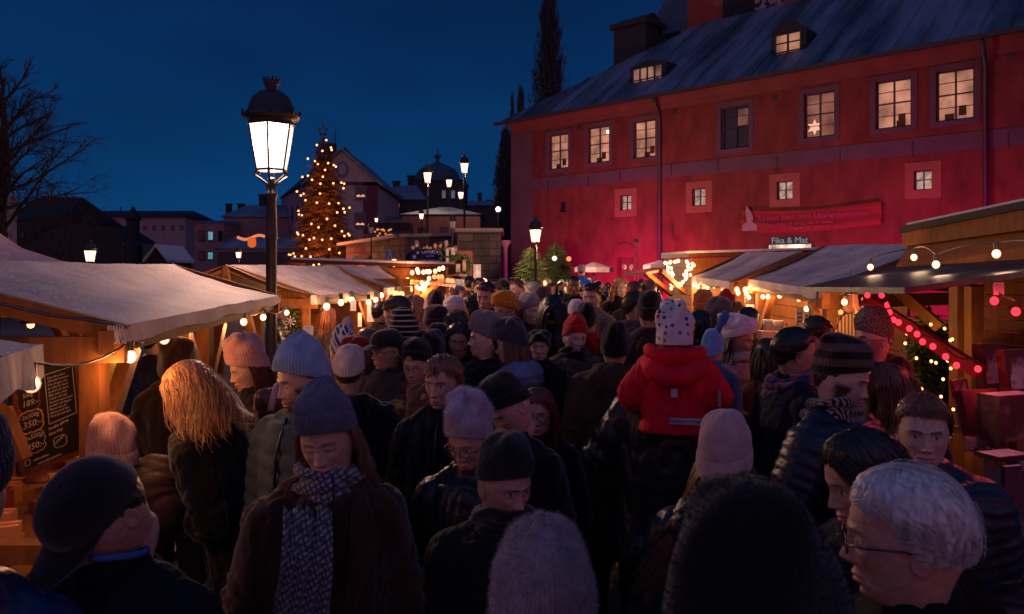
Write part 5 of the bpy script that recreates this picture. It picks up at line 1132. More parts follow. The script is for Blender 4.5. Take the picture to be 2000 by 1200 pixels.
def fir(px, ptop, Y, wpx, ybot, label, seed, mat, n=900, name='fir_tree', taper=1.0, full=1.0, z0f=.06, needles=16):
    rs = random.Random(seed); x = (px - 1000) / F * Y; H = P(0, ptop, Y).z; Wd = wpx / F * Y / 2
    r = empty(name, (x, Y, 0), 0, label, 'tree'); T = MB(); T.tube([(0, 0, 0), (0, 0, H * .97)], [H * .02, .015], 8); T.build('trunk', pm('dark_bark', (.03, .026, .028), .9), r, True)
    Cn = MB(); ga = 0
    for i in range(n):
        t = (i + rs.random()) / n; t = 1 - (1 - t) ** .62 ; t = z0f + (1 - z0f) * t; ga += 2.4 + rs.uniform(-.3, .3)
        L = Wd * ((1 - t) ** taper * (1 - z0f) ** -taper) * rs.uniform(.72, 1.12) * full + .05; z = t * H
        d0 = Vector((math.cos(ga), math.sin(ga), 0)); tip = d0 * L + Vector((0, 0, z - L * .22 + rs.uniform(-.1, .1) * L)); p0 = Vector((0, 0, z + L * .12)); sd = Vector((-d0.y, d0.x, 0))
        Cn.tube([p0, p0.lerp(tip, .5) + Vector((0, 0, -.05 * L)), tip], [.022, .015, .006], 3, cap=False)
        nn = needles
        for k in range(nn):
            u = .22 + .78 * (k + rs.random()) / nn; b = p0.lerp(tip, u); s_ = 1 if k % 2 else -1; ll = L * .30 * (1.15 - u) + .05 + .02 * H * .3
            e_ = b + (sd * s_ * rs.uniform(.5, 1.0) + d0 * .75 + Vector((0, 0, rs.uniform(-.45, .25)))) * ll; w_ = (e_ - b).cross(Vector((rs.uniform(-.4, .4), rs.uniform(-.4, .4), 1))).normalized() * ll * .13
            Cn.add([b - w_ * .5, b + w_ * .5, e_ + w_ * .35, e_ - w_ * .35], [(0, 1, 2, 3)])
    Cn.build('crown', mat, r); return r, x, H, Wd
gm1 = pm('fir_needles', (.10, .062, .03), .8, var=.5, nscale=1.5, bump=0); gm2 = pm('green_fir_needles', (.055, .070, .022), .8, var=.5, nscale=3, bump=0)
xt = fir(632, 262, 42, 165, 540, 'tall christmas tree covered in warm lights behind the left stalls', 21, gm1, 1700, 'christmas_tree', .70, 1.0)
tree0 = xt[0]
# star
c = P(631, 256, 42); stp = []
for i in range(10): rr_ = .30 if i % 2 == 0 else .14; stp.append((c.x + rr_ * math.sin(i * PI / 5), c.y, c.z + rr_ * math.cos(i * PI / 5)))
q = MB()
for i in range(10): q.beam(stp[i], stp[(i + 1) % 10], .05, .06)
tag(q.build('tree_star', pm('unlit_star', (.03, .028, .03), .6)), 'unlit dark star frame on top of the christmas tree', 'star')
tl = [(1045,160),(978,195),(1078,213),(1083,230),(1017,237),(914,292),(964,310),(985,330),(1058,324),(1098,338),(1113,349),(1036,372),(875,422),(914,413),(943,442),(1003,470),(1095,467),(1152,462),(1172,470),(1167,502),(836,525),(884,542),(864,553),(897,588),(978,605),(1065,611),(1132,608),(1210,640),(1167,648),(1176,672),(1122,674),(847,663),(850,688),(872,695),(939,755),(1107,768),(1156,808),(1200,826),(1209,837),(1174,842),(838,817),(845,829),(879,836),(925,867),(957,855),(1016,868),(1067,936),(1209,942),(1138,962),(779,973),(792,975),(812,966),(821,986),(870,984),(933,988),(1241,968),(1263,972),(1257,990),(993,1041),(955,1048),(1000,540),(1050,720),(990,780),(1080,860),(900,930),(1020,420)]
ls = empty('tree_lights', (0, 0, 0), 0, 'warm white bulbs scattered over the tall christmas tree', 'string lights')
for (a_, b_2) in tl:
    px_, py_ = 350 + a_ / 3.637, 230 + b_2 / 3.637; hz = P(0, py_, 42).z; t = hz / xt[2]; rad = max(.15, xt[3] * max(0, 1 - t) ** .8); dx = (px_ - 632) / F * 42
    dy = -math.sqrt(max(.04, rad ** 2 - dx ** 2)) - .12; c = P(px_, py_, 42 + dy); q = MB(); q.ball(c, .055, 8); q.build('bulb', M['bulbfar'], ls)
for zz, ee in ((1.5, 420), (3.6, 380), (5.6, 240), (7.2, 90)):
    lamp('tree_glow', (0, 0, 0), ee, (1, .22, .07), .4, ls).location = (P(632, 0, 42).x + .2, 42 - xt[3] * (1 - zz / xt[2]) - .9, zz)
fir(1036, 482, 25, 120, 560, 'small yellow green fir beside the lit lamp post', 22, gm2, 800, 'fir_tree', .5); fir(1086, 472, 27, 120, 560, 'small darker fir right of the lit lamp post', 23, gm2, 800, 'fir_tree', .5)
for px_, py_, c_, nm in ((1083, 505, 'w', 'round white glowing ball hung in the fir'), (1111, 506, 'o', 'round orange glowing ball hung right of the fir')):
    q = MB(); q.ball((0, 0, 0), .08, 10); o_ = q.build('light_ball', em('ball_' + c_, (1, .8, .7) if c_ == 'w' else (1, .22, .1), 1.6), None, True, P(px_, py_, 24.5)); tag(o_, nm, 'light')
# pink umbrellas by the red wall
def umbrella(px, py, Y, rpx, label, mat):
    R_ = rpx / F * Y; c = P(px, py, Y); r = empty('market_umbrella', (c.x, c.y, 0), 0, label, 'umbrella'); q = MB(); n = 8; V = [(0, 0, c.z)] + [(R_ * math.cos(2 * PI * k / n), R_ * math.sin(2 * PI * k / n), c.z - R_ * .28) for k in range(n)] + [(R_ * 1.0 * math.cos(2 * PI * k / n), R_ * math.sin(2 * PI * k / n), c.z - R_ * .28 - .16) for k in range(n)]
    q.add(V, [(0, 1 + k, 1 + (k + 1) % n) for k in range(n)] + [(1 + k, 1 + n + k, 1 + n + (k + 1) % n, 1 + (k + 1) % n) for k in range(n)]); q.build('canopy', mat, r); q = MB(); q.tube([(0, 0, 0), (0, 0, c.z)], .03, 8); q.build('pole', M['black'], r)
umat = pm('pink_umbrella_cloth', (.50, .30, .33), .8)
umbrella(1160, 512, 26, 38, 'wide pink lit umbrella in front of the red wall door', umat); umbrella(1292, 508, 22, 36, 'pink umbrella half hidden behind the lit hut corner', umat)
# ================================================================ STALLS
def V3(x, y, z): return Vector((x, y, z))
def canopy_stall(label, A, B, C, D, skirt=.10, posts=True, back=True, name='market_stall', counter=True, gz=0, sag=.02):
    """A,B front eave corners; C,D matching ridge corners. The back slope mirrors the front."""
    r = empty(name, (A.x, A.y, 0), 0, label, 'market stall'); o = r.location
    A, B, C, D = [Vector(v) - Vector((o.x, o.y, 0)) for v in (A, B, C, D)]
    A2 = Vector((2 * C.x - A.x, 2 * C.y - A.y, A.z)); B2 = Vector((2 * D.x - B.x, 2 * D.y - B.y, B.z))
    def sheet(q, p0, p1, p2, p3, nu=44, nv=14, sg=sag, off=0):
        V = []; 
        for j in range(nv + 1):
            for i in range(nu + 1):
                u, v_ = i / nu, j / nv; p = p0.lerp(p1, u).lerp(p3.lerp(p2, u), v_); p.z -= sg * 1.2 * math.sin(PI * v_) * (1 + .45 * math.cos(u * 12)) + off - .003 * math.sin(u * 31 + v_ * 5) * math.sin(PI * u) - .003 * math.sin(v_ * 17 - u * 9); V.append(p)
        q.add([tuple(v) for v in V], [(j * (nu + 1) + i, j * (nu + 1) + i + 1, (j + 1) * (nu + 1) + i + 1, (j + 1) * (nu + 1) + i) for j in range(nv) for i in range(nu)])
    q = MB(); sheet(q, A, B, D, C); sheet(q, A, B, D, C, off=.006)
    if back: sheet(q, A2, B2, D, C); sheet(q, A2, B2, D, C, off=.006)
    q.build('canopy', M['canvas'], r, True)
    q = MB(); rs = random.Random(int(A.x * 100 + 999))
    out = ((A + B) / 2 - (C + D) / 2); out.z = 0; out.normalize()
    def sk(p0, p1, h):
        n = 24; V = []
        for i in range(n + 1):
            u = i / n; p = p0.lerp(p1, u); V.append(p + out * .004); V.append(p + out * (.012 + .008 * math.sin(u * 37)) - Vector((0, 0, h * (1 + .12 * math.sin(u * 23)))))
        q.add([tuple(v) for v in V], [(2 * i, 2 * i + 1, 2 * i + 3, 2 * i + 2) for i in range(n)])
    sk(A, B, skirt); e_ = (A - B).normalized() * .02; sk(A, A.lerp(A + (A2 - A) * .03, 1), skirt)
    q.build('skirt', M['canvas_in'], r, True)
    if posts:
        along = (B - A).normalized(); inn = (C - A); inn.z = 0; W_ = inn.length; inn.normalize()
        q = MB(); q.beam(A + inn * .06 + V3(0, 0, -.07), B + inn * .06 + V3(0, 0, -.07), .06, .10); q.beam(C + V3(0, 0, -.08), D + V3(0, 0, -.08), .06, .12); q.beam(A2 - inn * .06 + V3(0, 0, -.07), B2 - inn * .06 + V3(0, 0, -.07), .06, .10)
        for p_, c_, p2_ in ((A, C, A2), (B, D, B2)):
            i_ = along * (.05 if p_ is A else -.05)
            q.beam(p_ + i_ + V3(0, 0, -.10), p2_ + i_ + V3(0, 0, -.10), .06, .11); q.beam(p_ + i_ + V3(0, 0, -.04), c_ + i_ + V3(0, 0, -.04), .05, .08); q.beam(p2_ + i_ + V3(0, 0, -.04), c_ + i_ + V3(0, 0, -.04), .05, .08); q.beam(c_ + i_ + V3(0, 0, -.03), c_ + i_ + V3(0, 0, -.30), .08, .08)
        q.build('roof_beam', M['wood'], r)
        L = (B - A).length; n = 2 if L < 3.2 else 3
        for k in range(n):
            u = .04 + .92 * k / (n - 1)
            for side in (0, 1):
                p = (A.lerp(B, u) if side == 0 else A2.lerp(B2, u)) + inn * (.16 if side == 0 else -.16); zt = p.z - .12; q = MB(); q.beam(V3(p.x, p.y, gz), V3(p.x, p.y, zt), .085, .085); q.build('post', M['wood'], r)
                q = MB()
                for s_ in (-1, 1):
                    if (k == 0 and s_ < 0) or (k == n - 1 and s_ > 0): continue
                    q.beam(V3(p.x, p.y, zt - .48), V3(p.x, p.y, zt - .02) + along * .45 * s_, .06, .075)
                if q.n: q.build('brace', M['wood'], r)
    return r
# string-light things: bulbs hanging from a cable
def lights(label, pts, rad=.026, mat='bulb', cable=True, energy=0, col=WARM, sock=True, every=1, drop=.05, cat='string lights', sag=.06):
    r = empty('string_lights', (0, 0, 0), 0, label, cat); P_ = [P(*p) for p in pts]
    for i, p in enumerate(P_):
        q = MB(); q.ball(p, (rad, rad, rad * 1.12), 12 if rad > .012 and p.y < 9 else 8); b = q.build('bulb', M[mat] if isinstance(mat, str) else mat, r, True)
        if sock: q = MB(); q.tube([p + V3(0, 0, rad * .8), p + V3(0, 0, rad * 2.6)], rad * .55, 8); q.build('socket', M['black'], b)
        if energy and i % every == 0: l_ = lamp('bulb_light', p + V3(0, 0, 0), energy, col, rad * 2.2, r); l_.location = p - V3(.02, .09, rad * 1.2)
    if cable:
        c = MB(); pts_ = []
        for i in range(len(P_) - 1):
            a, b = P_[i] + V3(0, 0, rad * 2.6), P_[i + 1] + V3(0, 0, rad * 2.6)
            for k in range(6): u = k / 6; pts_.append(a.lerp(b, u) - V3(0, 0, sag * 4 * u * (1 - u) * min(1, (b - a).length)))
        pts_.append(P_[-1] + V3(0, 0, rad * 2.6)); c.tube(pts_, .005 if P_[0].y < 9 else .008, 5); c.build('cable', M['black'], r)
    return r
# --- left stalls
E1 = 1.93
st1 = canopy_stall('nearest large frosted white canopy stall on the left', P(238, 636, 3.15), P(547, 577, 6.95), P(-300, 505, 2.95), P(342, 517, 6.8), .068)
st2 = canopy_stall('second white canopy stall on the left behind the lamp post', P(617, 577, 8.8), P(742, 569, 11.2), P(440, 517, 9.0), P(660, 520, 11.4), .10)
st3 = canopy_stall('third and smallest white canopy stall on the left', P(757, 562, 12.2), P(806, 559, 14.4), P(628, 517, 12.4), P(742, 520, 14.6), .10)
st0 = canopy_stall('frosted canopy corner cut off by the left picture edge', P(-330, 800, 1.35), P(82, 672, 2.55), P(-1400, 600, 1.2), P(-220, 592, 2.45), .12, posts=False)
q = MB(); r0 = empty('trestle', (0, 0, 0), 0, 'crossed yellow timber trestle at the lower left edge', 'trestle')
for a, b in (((-60, 790, 2.7), (22, 680, 2.9)), ((-70, 740, 2.9), (22, 830, 3.0)), ((70, 1190, 2.6), (135, 1075, 2.75)), ((-60, 1078, 2.7), (120, 1078, 2.75)), ((0, 800, 3.4), (40, 900, 3.4))): q = MB(); q.beam(P(*a), P(*b), .07, .07); q.build('timber', M['wood'], r0)
# pink tent far left
tn = empty('tent', (P(-60, 500, 12).x, 12, 0), 0, 'pale pink pointed tent roof above the left canopy', 'tent'); q = MB(); cx, cz = P(-60, 0, 12).x, P(0, 440, 12).z
prof = [(0, cz + .4), (.25, cz), (.7, cz - .35), (1.25, cz - .55), (1.7, cz - .63), (1.7, cz - .9)]
V = []; n = 20
for r_, z in prof:
    for k in range(n): V.append((r_ * math.cos(2 * PI * k / n), r_ * math.sin(2 * PI * k / n), z))
q.add(V, [(i * n + k, i * n + (k + 1) % n, (i + 1) * n + (k + 1) % n, (i + 1) * n + k) for i in range(len(prof) - 1) for k in range(n)]); q.build('canopy', pm('pink_tent_cloth', (.55, .36, .34), .7), tn, True); q = MB(); q.tube([(0, 0, 0), (0, 0, cz)], .04, 8); q.build('pole', M['wood'], tn)
# counter and goods
ct = empty('stall_counter', (0, 0, 0), 0, 'timber sales counter with orange wood top under the nearest left canopy', 'counter')
ca, cb, cc, cd = V3(-1.72, 2.5, .98), V3(-2.62, 6.6, .98), V3(-3.5, 6.6, .98), V3(-2.9, 2.5, .98)
q = MB(); q.prism([ca, cb, cc, cd], (0, 0, .04)); q.build('top', M['wood'], ct); q = MB(); q.beam(ca + V3(-.03, 0, -.08), cb + V3(-.03, 0, -.08), .03, .16); q.build('apron', M['wood'], ct)
for k in range(4):
    p = (ca + V3(-.08, 0, 0)).lerp(cb + V3(-.08, 0, 0), k / 3); q = MB(); q.beam(V3(p.x, p.y, 0), V3(p.x, p.y, .98), .07, .07); q.build('leg', M['wood'], ct)
rs = random.Random(7); card = pm('brown_card', 'b5733f', rough=.8, var=.2, nscale=6); card2 = pm('kraft_card', 'c98a55', rough=.8, var=.2, nscale=6); card3 = pm('dull_red_card', '8f3a28', rough=.8, var=.2, nscale=6)
for i in range(74):
    u = rs.random(); v_ = rs.uniform(.06, .85); p = ca.lerp(cb, u).lerp(cd.lerp(cc, u), v_); hgt = rs.choice([.03, .05, .08, .12]); o = MB(); W1, D1 = rs.uniform(.10, .2), rs.uniform(.07, .13); o.box((0, 0, hgt / 2), (W1, D1, hgt)); o.box((0, 0, hgt + .004), (W1 * .96, D1 * .3, .008))
    b = o.build('carton', rs.choice([card, card2, card3, card2])); b.location = (p.x, p.y, 1.022 + (.12 if i % 5 == 0 and 0 else 0)); b.rotation_euler = (0, 0, rs.uniform(-.5, .9)); tag(b, 'small brown cardboard carton lying on the orange lit stall counter', 'carton', 'cartons spread over the left stall counter')
# chalkboards
chalk = pm('chalk', (.50, .42, .40), .9, bump=0); chalky = pm('yellow_chalk', (.55, .26, .04), .9, bump=0); chalkr = pm('red_chalk', (.30, .04, .05), .9, bump=0)
def board(label, TL, TR, BL_, BR_, fw=.025):
    x = (BR_ - BL_); W_ = x.length; H_ = (TL - BL_).length; Mx = frame_of(BL_, x, TL - BL_); r = empty('chalkboard', (0, 0, 0), 0, label, 'chalkboard'); r.matrix_world = Mx
    q = MB(); q.box((W_ / 2, H_ / 2, -.008), (W_, H_, .012)); q.build('slate', pm('slate_board', (.018, .010, .010), .6, bump=.2), r)
    for cx, cy, w_, h_ in ((W_ / 2, H_ - fw / 2, W_, fw), (W_ / 2, fw / 2, W_, fw), (fw / 2, H_ / 2, fw, H_ - 2 * fw), (W_ - fw / 2, H_ / 2, fw, H_ - 2 * fw)): q = MB(); q.box((cx, cy, .004), (w_, h_, .03)); q.build('frame', M['wooddark'], r)
    return r, W_, H_
def write(r, txt, x, y, size, mat, rot=0, nm='lettering', shear=.2):
    tv, tf = text_geo(txt, size, .0006, shear=shear); q = MB(); q.add(xf(tv, Matrix.Translation((x, y, .002)) @ Matrix.Rotation(rot, 4, 'Z')), tf); q.build(nm, mat, r)
def loop(r, cx, cy, rx, ry, mat, wob=.006, w=.0035):
    q = MB(); pts = []
    for i in range(41):
        t = 2 * PI * i / 40; k = 4; ct_, s_ = math.cos(t), math.sin(t); e_ = (abs(ct_) ** k + abs(s_) ** k) ** (-1 / k); pts.append((cx + rx * ct_ * e_ + wob * math.sin(9 * t), cy + ry * s_ * e_ + wob * math.cos(11 * t), .002))
    q.tube(pts, [(w, .001)] * 41, 4, cap=False, side=(1, 0, 0)); q.build('chalk_loop', mat, r)
cb1, W1, H1 = board('dark chalkboard with handwritten prices in chalk leaning on the left counter', P(38, 706, 3.9), P(165, 672, 4.25), P(36, 932, 3.9), P(165, 884, 4.25))
u = H1
write(cb1, 'Renskav', W1 * .12, u * .885, u * .062, chalk, .10); write(cb1, 'Vildkött', W1 * .46, u * .905, u * .055, chalk, .08)
loop(cb1, W1 * .82, u * .905, W1 * .075, u * .045, chalk, .001, .002); write(cb1, 'M', W1 * .785, u * .885, u * .05, chalk)
write(cb1, 'PÅSE', W1 * .12, u * .77, u * .045, chalk, .05); write(cb1, '500g', W1 * .16, u * .665, u * .05, chalk, .05); write(cb1, '189:-', W1 * .14, u * .585, u * .075, chalk, .03); loop(cb1, W1 * .24, u * .66, W1 * .155, u * .125, chalkr, .004, .003)
write(cb1, '2x500g', W1 * .12, u * .475, u * .055, chalk, .06); write(cb1, '350:-', W1 * .12, u * .395, u * .085, chalk, .03); loop(cb1, W1 * .25, u * .445, W1 * .17, u * .095, chalky, .003, .004)
write(cb1, '3x500g', W1 * .12, u * .285, u * .060, chalk, .05); write(cb1, '450:-', W1 * .14, u * .195, u * .080, chalk, .03); loop(cb1, W1 * .25, u * .255, W1 * .17, u * .095, chalk, .004, .002)
for i, t_ in enumerate(('Om våra varor', 'Allt kött kommer', 'från skogen och', 'är rökt för hand', 'med al och enris', 'Skär tunt, värm', 'i smör och salt', 'Servera varmt med', 'potatis och lingon', 'Passar bra till', 'julbord och fest', 'God jul och tack')): write(cb1, t_, W1 * .53, u * (.775 - .032 * i), u * .030, chalk, .04)
q = MB()
for a_, b_ in (((.50, .82), (.93, .84)), ((.93, .84), (.93, .40)), ((.93, .40), (.50, .37)), ((.50, .37), (.50, .82))): q.beam((W1 * a_[0], u * a_[1], .002), (W1 * b_[0], u * b_[1], .002), .003, .002)
q.build('chalk_border', chalk, cb1)
write(cb1, 'Smaka', W1 * .48, u * .315, u * .04, chalk, .12); write(cb1, 'gärna', W1 * .66, u * .335, u * .04, chalk, .12); write(cb1, 'före köp', W1 * .48, u * .265, u * .04, chalk, .12)
loop(cb1, W1 * .64, u * .185, W1 * .10, u * .05, chalk, .003, .002); write(cb1, 'NYHET', W1 * .56, u * .165, u * .035, chalk, .5); loop(cb1, W1 * .14, u * .095, W1 * .035, u * .025, chalk, .001, .002); write(cb1, 'viltbutiken', W1 * .22, u * .085, u * .035, chalk, .06); write(cb1, 'www.viltbutiken.se', W1 * .28, u * .045, u * .030, chalk, .06)
cb2, W2, H2 = board('tall dark menu board with chalk lines hanging in the second opening of the left stall', P(389, 632, 6.3), P(434, 624, 6.6), P(389, 740, 6.3), P(434, 732, 6.6), .018)
write(cb2, 'GLÖGG', W2 * .1, H2 * .86, H2 * .09, chalk, .05); write(cb2, '50:-', W2 * .35, H2 * .76, H2 * .08, chalk)
for i, (t_, t2) in enumerate((('Korv', '40'), ('Varm saft', '25'), ('Kaffe', '30'), ('Pepparkaka', '15'), ('Våffla', '45'), ('Gröt', '35'))): write(cb2, t_, W2 * .1, H2 * (.64 - .09 * i), H2 * .05, chalk, .03); write(cb2, t2, W2 * .66, H2 * (.64 - .09 * i), H2 * .055, chalk, .03)
# hanging lights along the left eaves
lights('large glowing clear bulbs strung along the nearest left canopy edge', [(62, 750, 2.45), (255, 697, 3.25), (321, 662, 3.9), (391, 633, 4.7), (476, 629, 5.6), (514, 620, 6.2), (560, 611, 7.4)], .027, 'bulb', True, 6, ORANGE)
lights('warm bulbs strung under the second left canopy', [(638, 599, 8.7), (666, 591, 9.3), (687, 586, 9.9), (720, 591, 10.4), (734, 586, 10.9), (745, 577, 11.3)], .042, 'bulb', True, 16, ORANGE, every=2)
lights('warm bulbs strung under the third left canopy', [(773, 574, 12.3), (784, 575, 12.8)], .05, 'bulbfar', True, 22, ORANGE)
# interior lights under canopies
for k, (px_, py_, Y_, en) in enumerate(((120, 640, 3.9, 5), (330, 640, 6.0, 4), (520, 610, 8.6, 8), (690, 590, 10.6, 9), (60, 700, 3.0, 1.5))):
    r = empty('work_lamp', P(px_ - 60, py_ - 8, Y_ + .3), 0, ['shaded bulb above the leaning chalkboard', 'shaded bulb over the rear table of the left stall', 'shaded bulb between the first and second left stalls', 'shaded bulb inside the second left stall', 'shaded bulb at the left picture edge'][k], 'lamp')
    q = MB(); q.lathe([(.012, .06), (.02, .05), (.055, .0), (.052, 0), (.01, .045)], n=14); q.build('lamp_shade', M['black'], r, True); q = MB(); q.ball((0, 0, -.008), .02, 8); q.build('bulb', M['bulbfar'], r, True); q = MB(); q.tube([(0, 0, .055), (0, 0, .22)], .004, 5); q.build('cord', M['black'], r); lamp('lamp_light', (0, 0, -.06), en, ORANGE, .04, r)
# rear boards of stalls 2, 3 (wood siding)
def panel(label, a, b, z0, z1, mat=None, name='board_wall', cat='wall'):
    q = MB(); a, b = Vector(a), Vector(b); n = max(2, int((z1 - z0) / .14)); h = (z1 - z0) / n
    for i in range(n): zc = z0 + (i + .5) * h; q.beam((a.x, a.y, zc), (b.x, b.y, zc), .025, h - .008)
    return tag(q.build(name, mat or M['wood']), label, cat)
panel('horizontal pine boards closing the back of the second left stall', P(655, 0, 12.5).xy.to_3d(), P(800, 0, 13.4).xy.to_3d(), 0, 2.0)
panel('horizontal dark boards between the second and third left stalls', P(560, 0, 11.8).xy.to_3d(), P(660, 0, 12.2).xy.to_3d(), 0, 1.75, M['wooddark'])
# snowflake pot fir
pf = fir(575, 588, 8.9, 46, 0, 'small potted fir with a white straw star in the second left stall', 31, gm2, 160, 'potted_fir', .7, 1.0, .42, 10)
q = MB(); q.lathe([(.11, .62), (.15, .9), (.16, .92), (.13, .92)], n=16); q.build('pot', pm('red_glazed_pot', (.30, .02, .02), .35, .5), pf[0], True)
q = MB(); q.box((0, .0, .31), (.4, .4, .62)); q.build('crate_stand', M['wooddark'], pf[0])
q = MB(); c = P(567, 628, 8.6) - V3(pf[1], 8.9, 0)
for a in range(4): t_ = a * PI / 4; q.beam(c + V3(-.06 * math.cos(t_), 0, -.06 * math.sin(t_)), c + V3(.06 * math.cos(t_), 0, .06 * math.sin(t_)), .008, .008)
q.build('straw_star', pm('pale_straw', (.75, .6, .5), .7), pf[0])
# paper notes on the posts
for px_, py_, Y_, w_, h_, lb in ((690, 597, 9.4, .07, .13, 'white paper note taped to the stall post'), (724, 612, 9.9, .09, .22, 'white cloth hanging beside the stall post'), (602, 650, 8.4, .11, .15, 'white paper card low on the second stall post'), (703, 625, 10, .05, .18, 'narrow white note behind the pompom hat')):
    q = MB(); c = P(px_, py_, Y_); q.box(c, (w_, .006, h_)); q.box(c + V3(0, -.004, h_ * .45), (w_ * .3, .004, .015)); tag(q.build('paper_note', pm('paper', (.6, .55, .52), .8)), lb, 'note')
# --- left hut with the lights
lh = empty('wooden_hut', P(800, 560, 17), 0, 'orange lit wooden hut with snowy flat roof at the end of the left stalls', 'hut'); z0_ = -lh.location.z; k = 17 / F
lh.location.z = 0
ztop = P(0, 524, 17).z
def hut(r, a, b, dep, z1, mat, roofm, over=.15, slope=.12):
    a, b = Vector(a), Vector(b); o = Vector((r.location.x, r.location.y, 0)); a -= o; b -= o; d = (b - a).normalized(); n = Vector((-d.y, d.x, 0)); c = a + n * dep; e_ = b + n * dep
    w_ = MB(); nb = int(z1 / .16)
    for i in range(nb):
        zc = (i + .5) * z1 / nb
        for p0, p1 in ((a, b), (b, e_), (e_, c), (c, a)): w_.beam((p0.x, p0.y, zc), (p1.x, p1.y, zc), .03, z1 / nb - .008)
    w_.build('wall', mat, r); f = MB()
    A_, B_, C_, D_ = a - d * over - n * over, b + d * over - n * over, e_ + d * over + n * over, c - d * over + n * over
    for p in (A_, B_): p.z = z1 + .02
    for p in (C_, D_): p.z = z1 + slope
    f.prism([A_, B_, C_, D_], (0, 0, .07)); f.build('roof', M['wooddark'], r); f = MB(); up = V3(0, 0, .072); f.prism([A_ + up, B_ + up, C_ + up, D_ + up], (0, 0, .04)); f.build('roof_snow', M['snow'], r); return a, b, c, e_
hut(lh, P(790, 0, 15.5).xy.to_3d(), P(868, 0, 17).xy.to_3d(), 2.6, P(0, 524, 16).z, M['wood'], None)
q = MB(); r = lh.location
for a, b in (((800, 551, 15.2), (905, 560, 15.6)), ((802, 600, 15.0), (866, 545, 15.3)), ((815, 548, 15.3), (815, 640, 15.3))): q = MB(); q.beam(P(*a) - V3(r.x, r.y, 0), P(*b) - V3(r.x, r.y, 0), .10, .09); q.build('timber', M['wood'], lh)
q = MB(); q.add([P(800, 548, 15.2) - V3(r.x, r.y, 0), P(905, 566, 14.6) - V3(r.x, r.y, 0), P(930, 549, 16.6) - V3(r.x, r.y, 0), P(850, 541, 17) - V3(r.x, r.y, 0)], [(0, 1, 2, 3)]); q.build('open_hatch', pm('wet_hatch', (.20, .14, .13), .35, .5), lh)
q = MB(); q.box(P(824, 583, 15.35) - V3(r.x, r.y, 0), (.28, .02, .42)); q.build('pink_cloth', lit_glass('hut_cloth', 'ff9a8a', .5, .4, 5), lh)  # cloth given a glow, the lamplight is put into its material
pts = [(805, 533), (815, 527), (817, 532), (827, 532), (834, 531), (839, 531), (850, 530), (858, 526), (865, 524), (796, 547), (838, 544), (824, 553), (835, 553), (814, 561), (819, 564), (824, 563), (828, 561), (831, 558), (816, 584), (803, 577), (803, 586), (807, 592)]
lights('cluster of warm bulbs over the left hut hatch', [(x, y, 15.1) for x, y in pts], .045, 'bulb', False, 34, ORANGE, False, 4)
lights('amber bulbs under the roof of the left hut hatch', [(x, y, 15.0) for x, y in ((848, 541), (856, 541), (863, 541), (875, 548), (883, 549))], .045, em('amber_bulb', (1, .35, .12), 1.6), False, 0, sock=False)
q = MB(); q.ball((0, 0, 0), .09, 10); tag(q.build('globe_lamp', M['bulbfar'], None, True, P(770, 514, 17.5)), 'round lit globe lamp above the left hut roof', 'lamp')
for i in range(7):
    q = MB(); rs = random.Random(i); a = P(880 + i * 4 + rs.uniform(-3, 3), 566 + (i % 3) * 6, 14.5)
    q.ball((0, 0, 0), .05, 8); q.tube([(0, 0, .05), (0, 0, .12)], .006, 4); o_ = q.build('bauble', pm('red_bauble', (.35, .01, .02), .25, .6), None, True, a); tag(o_, 'shiny red bauble hanging from the left hut hatch', 'bauble', 'red baubles on the left hut')
# --- right stalls
rA = canopy_stall('large grey canvas canopy stall on the right behind the child', P(1462, 545, 8.5), P(1604, 567, 6.2), P(1610, 480, 9.2), P(1850, 474, 6.9), .075)
rB = canopy_stall('smaller grey canvas canopy stall further back on the right', P(1350, 540, 12.5), P(1430, 551, 9.6), P(1455, 493, 13), P(1568, 491, 10.2), .09)
M['canvas_in']
rh_ = empty('wooden_hut', (P(1360, 0, 15).x, 15, 0), 0, 'wooden hut wrapped in bright fairy lights right of the square centre', 'hut')
hut(rh_, P(1306, 0, 15.5).xy.to_3d(), P(1352, 0, 14).xy.to_3d(), 2.4, P(0, 506, 14.5).z, M['wood'], None, .12, .10)
q = MB(); r = rh_.location
for a, b in (((1262, 535, 13.6), (1312, 575, 14.4)), ((1290, 530, 13.2), (1338, 572, 13.8))): q = MB(); q.beam(P(*a) - V3(r.x, r.y, 0), P(*b) - V3(r.x, r.y, 0), .08, .08); q.build('strut', M['wood'], rh_)
q = MB(); o3 = V3(r.x, r.y, 0); q.prism([P(1220, 537, 14.6) - o3, P(1262, 537, 13.2) - o3, P(1310, 527, 14.2) - o3, P(1275, 527, 15.6) - o3], (0, 0, .04)); q.build('open_hatch', M['wooddark'], rh_)
sp = [(78,288),(98,297),(160,285),(170,275),(240,272),(285,262),(300,255),(440,270),(465,310),(455,350),(535,305),(560,330),(480,395),(515,380),(430,430),(395,490),(435,478),(500,495),(420,560),(435,535),(375,610),(325,640),(345,655),(180,645),(215,665),(180,718),(120,420),(135,460),(135,505),(190,450),(195,510),(210,490),(125,360),(180,380)]
lights('bright fairy lights wound round the posts of the right hut', [(1290 + a / 8.57, 480 + b / 8.57, 13.6) for a, b in sp], .032, 'bulb', False, 34, ORANGE, False, 7)
sp2 = [(555,655),(590,645),(625,690),(670,618),(700,612),(785,695),(835,635),(900,678),(1045,720),(1110,710),(1095,660),(1280,735),(1300,790),(1420,740),(1440,800)]
lights('warm bulbs hanging in a row under the smaller right canopy', [(1290 + a / 8.57, 480 + b / 8.57, 12.3 - (a - 555) / 885 * 3.4) for a, b in sp2], .034, 'bulb', False, 26, ORANGE, False, 4)
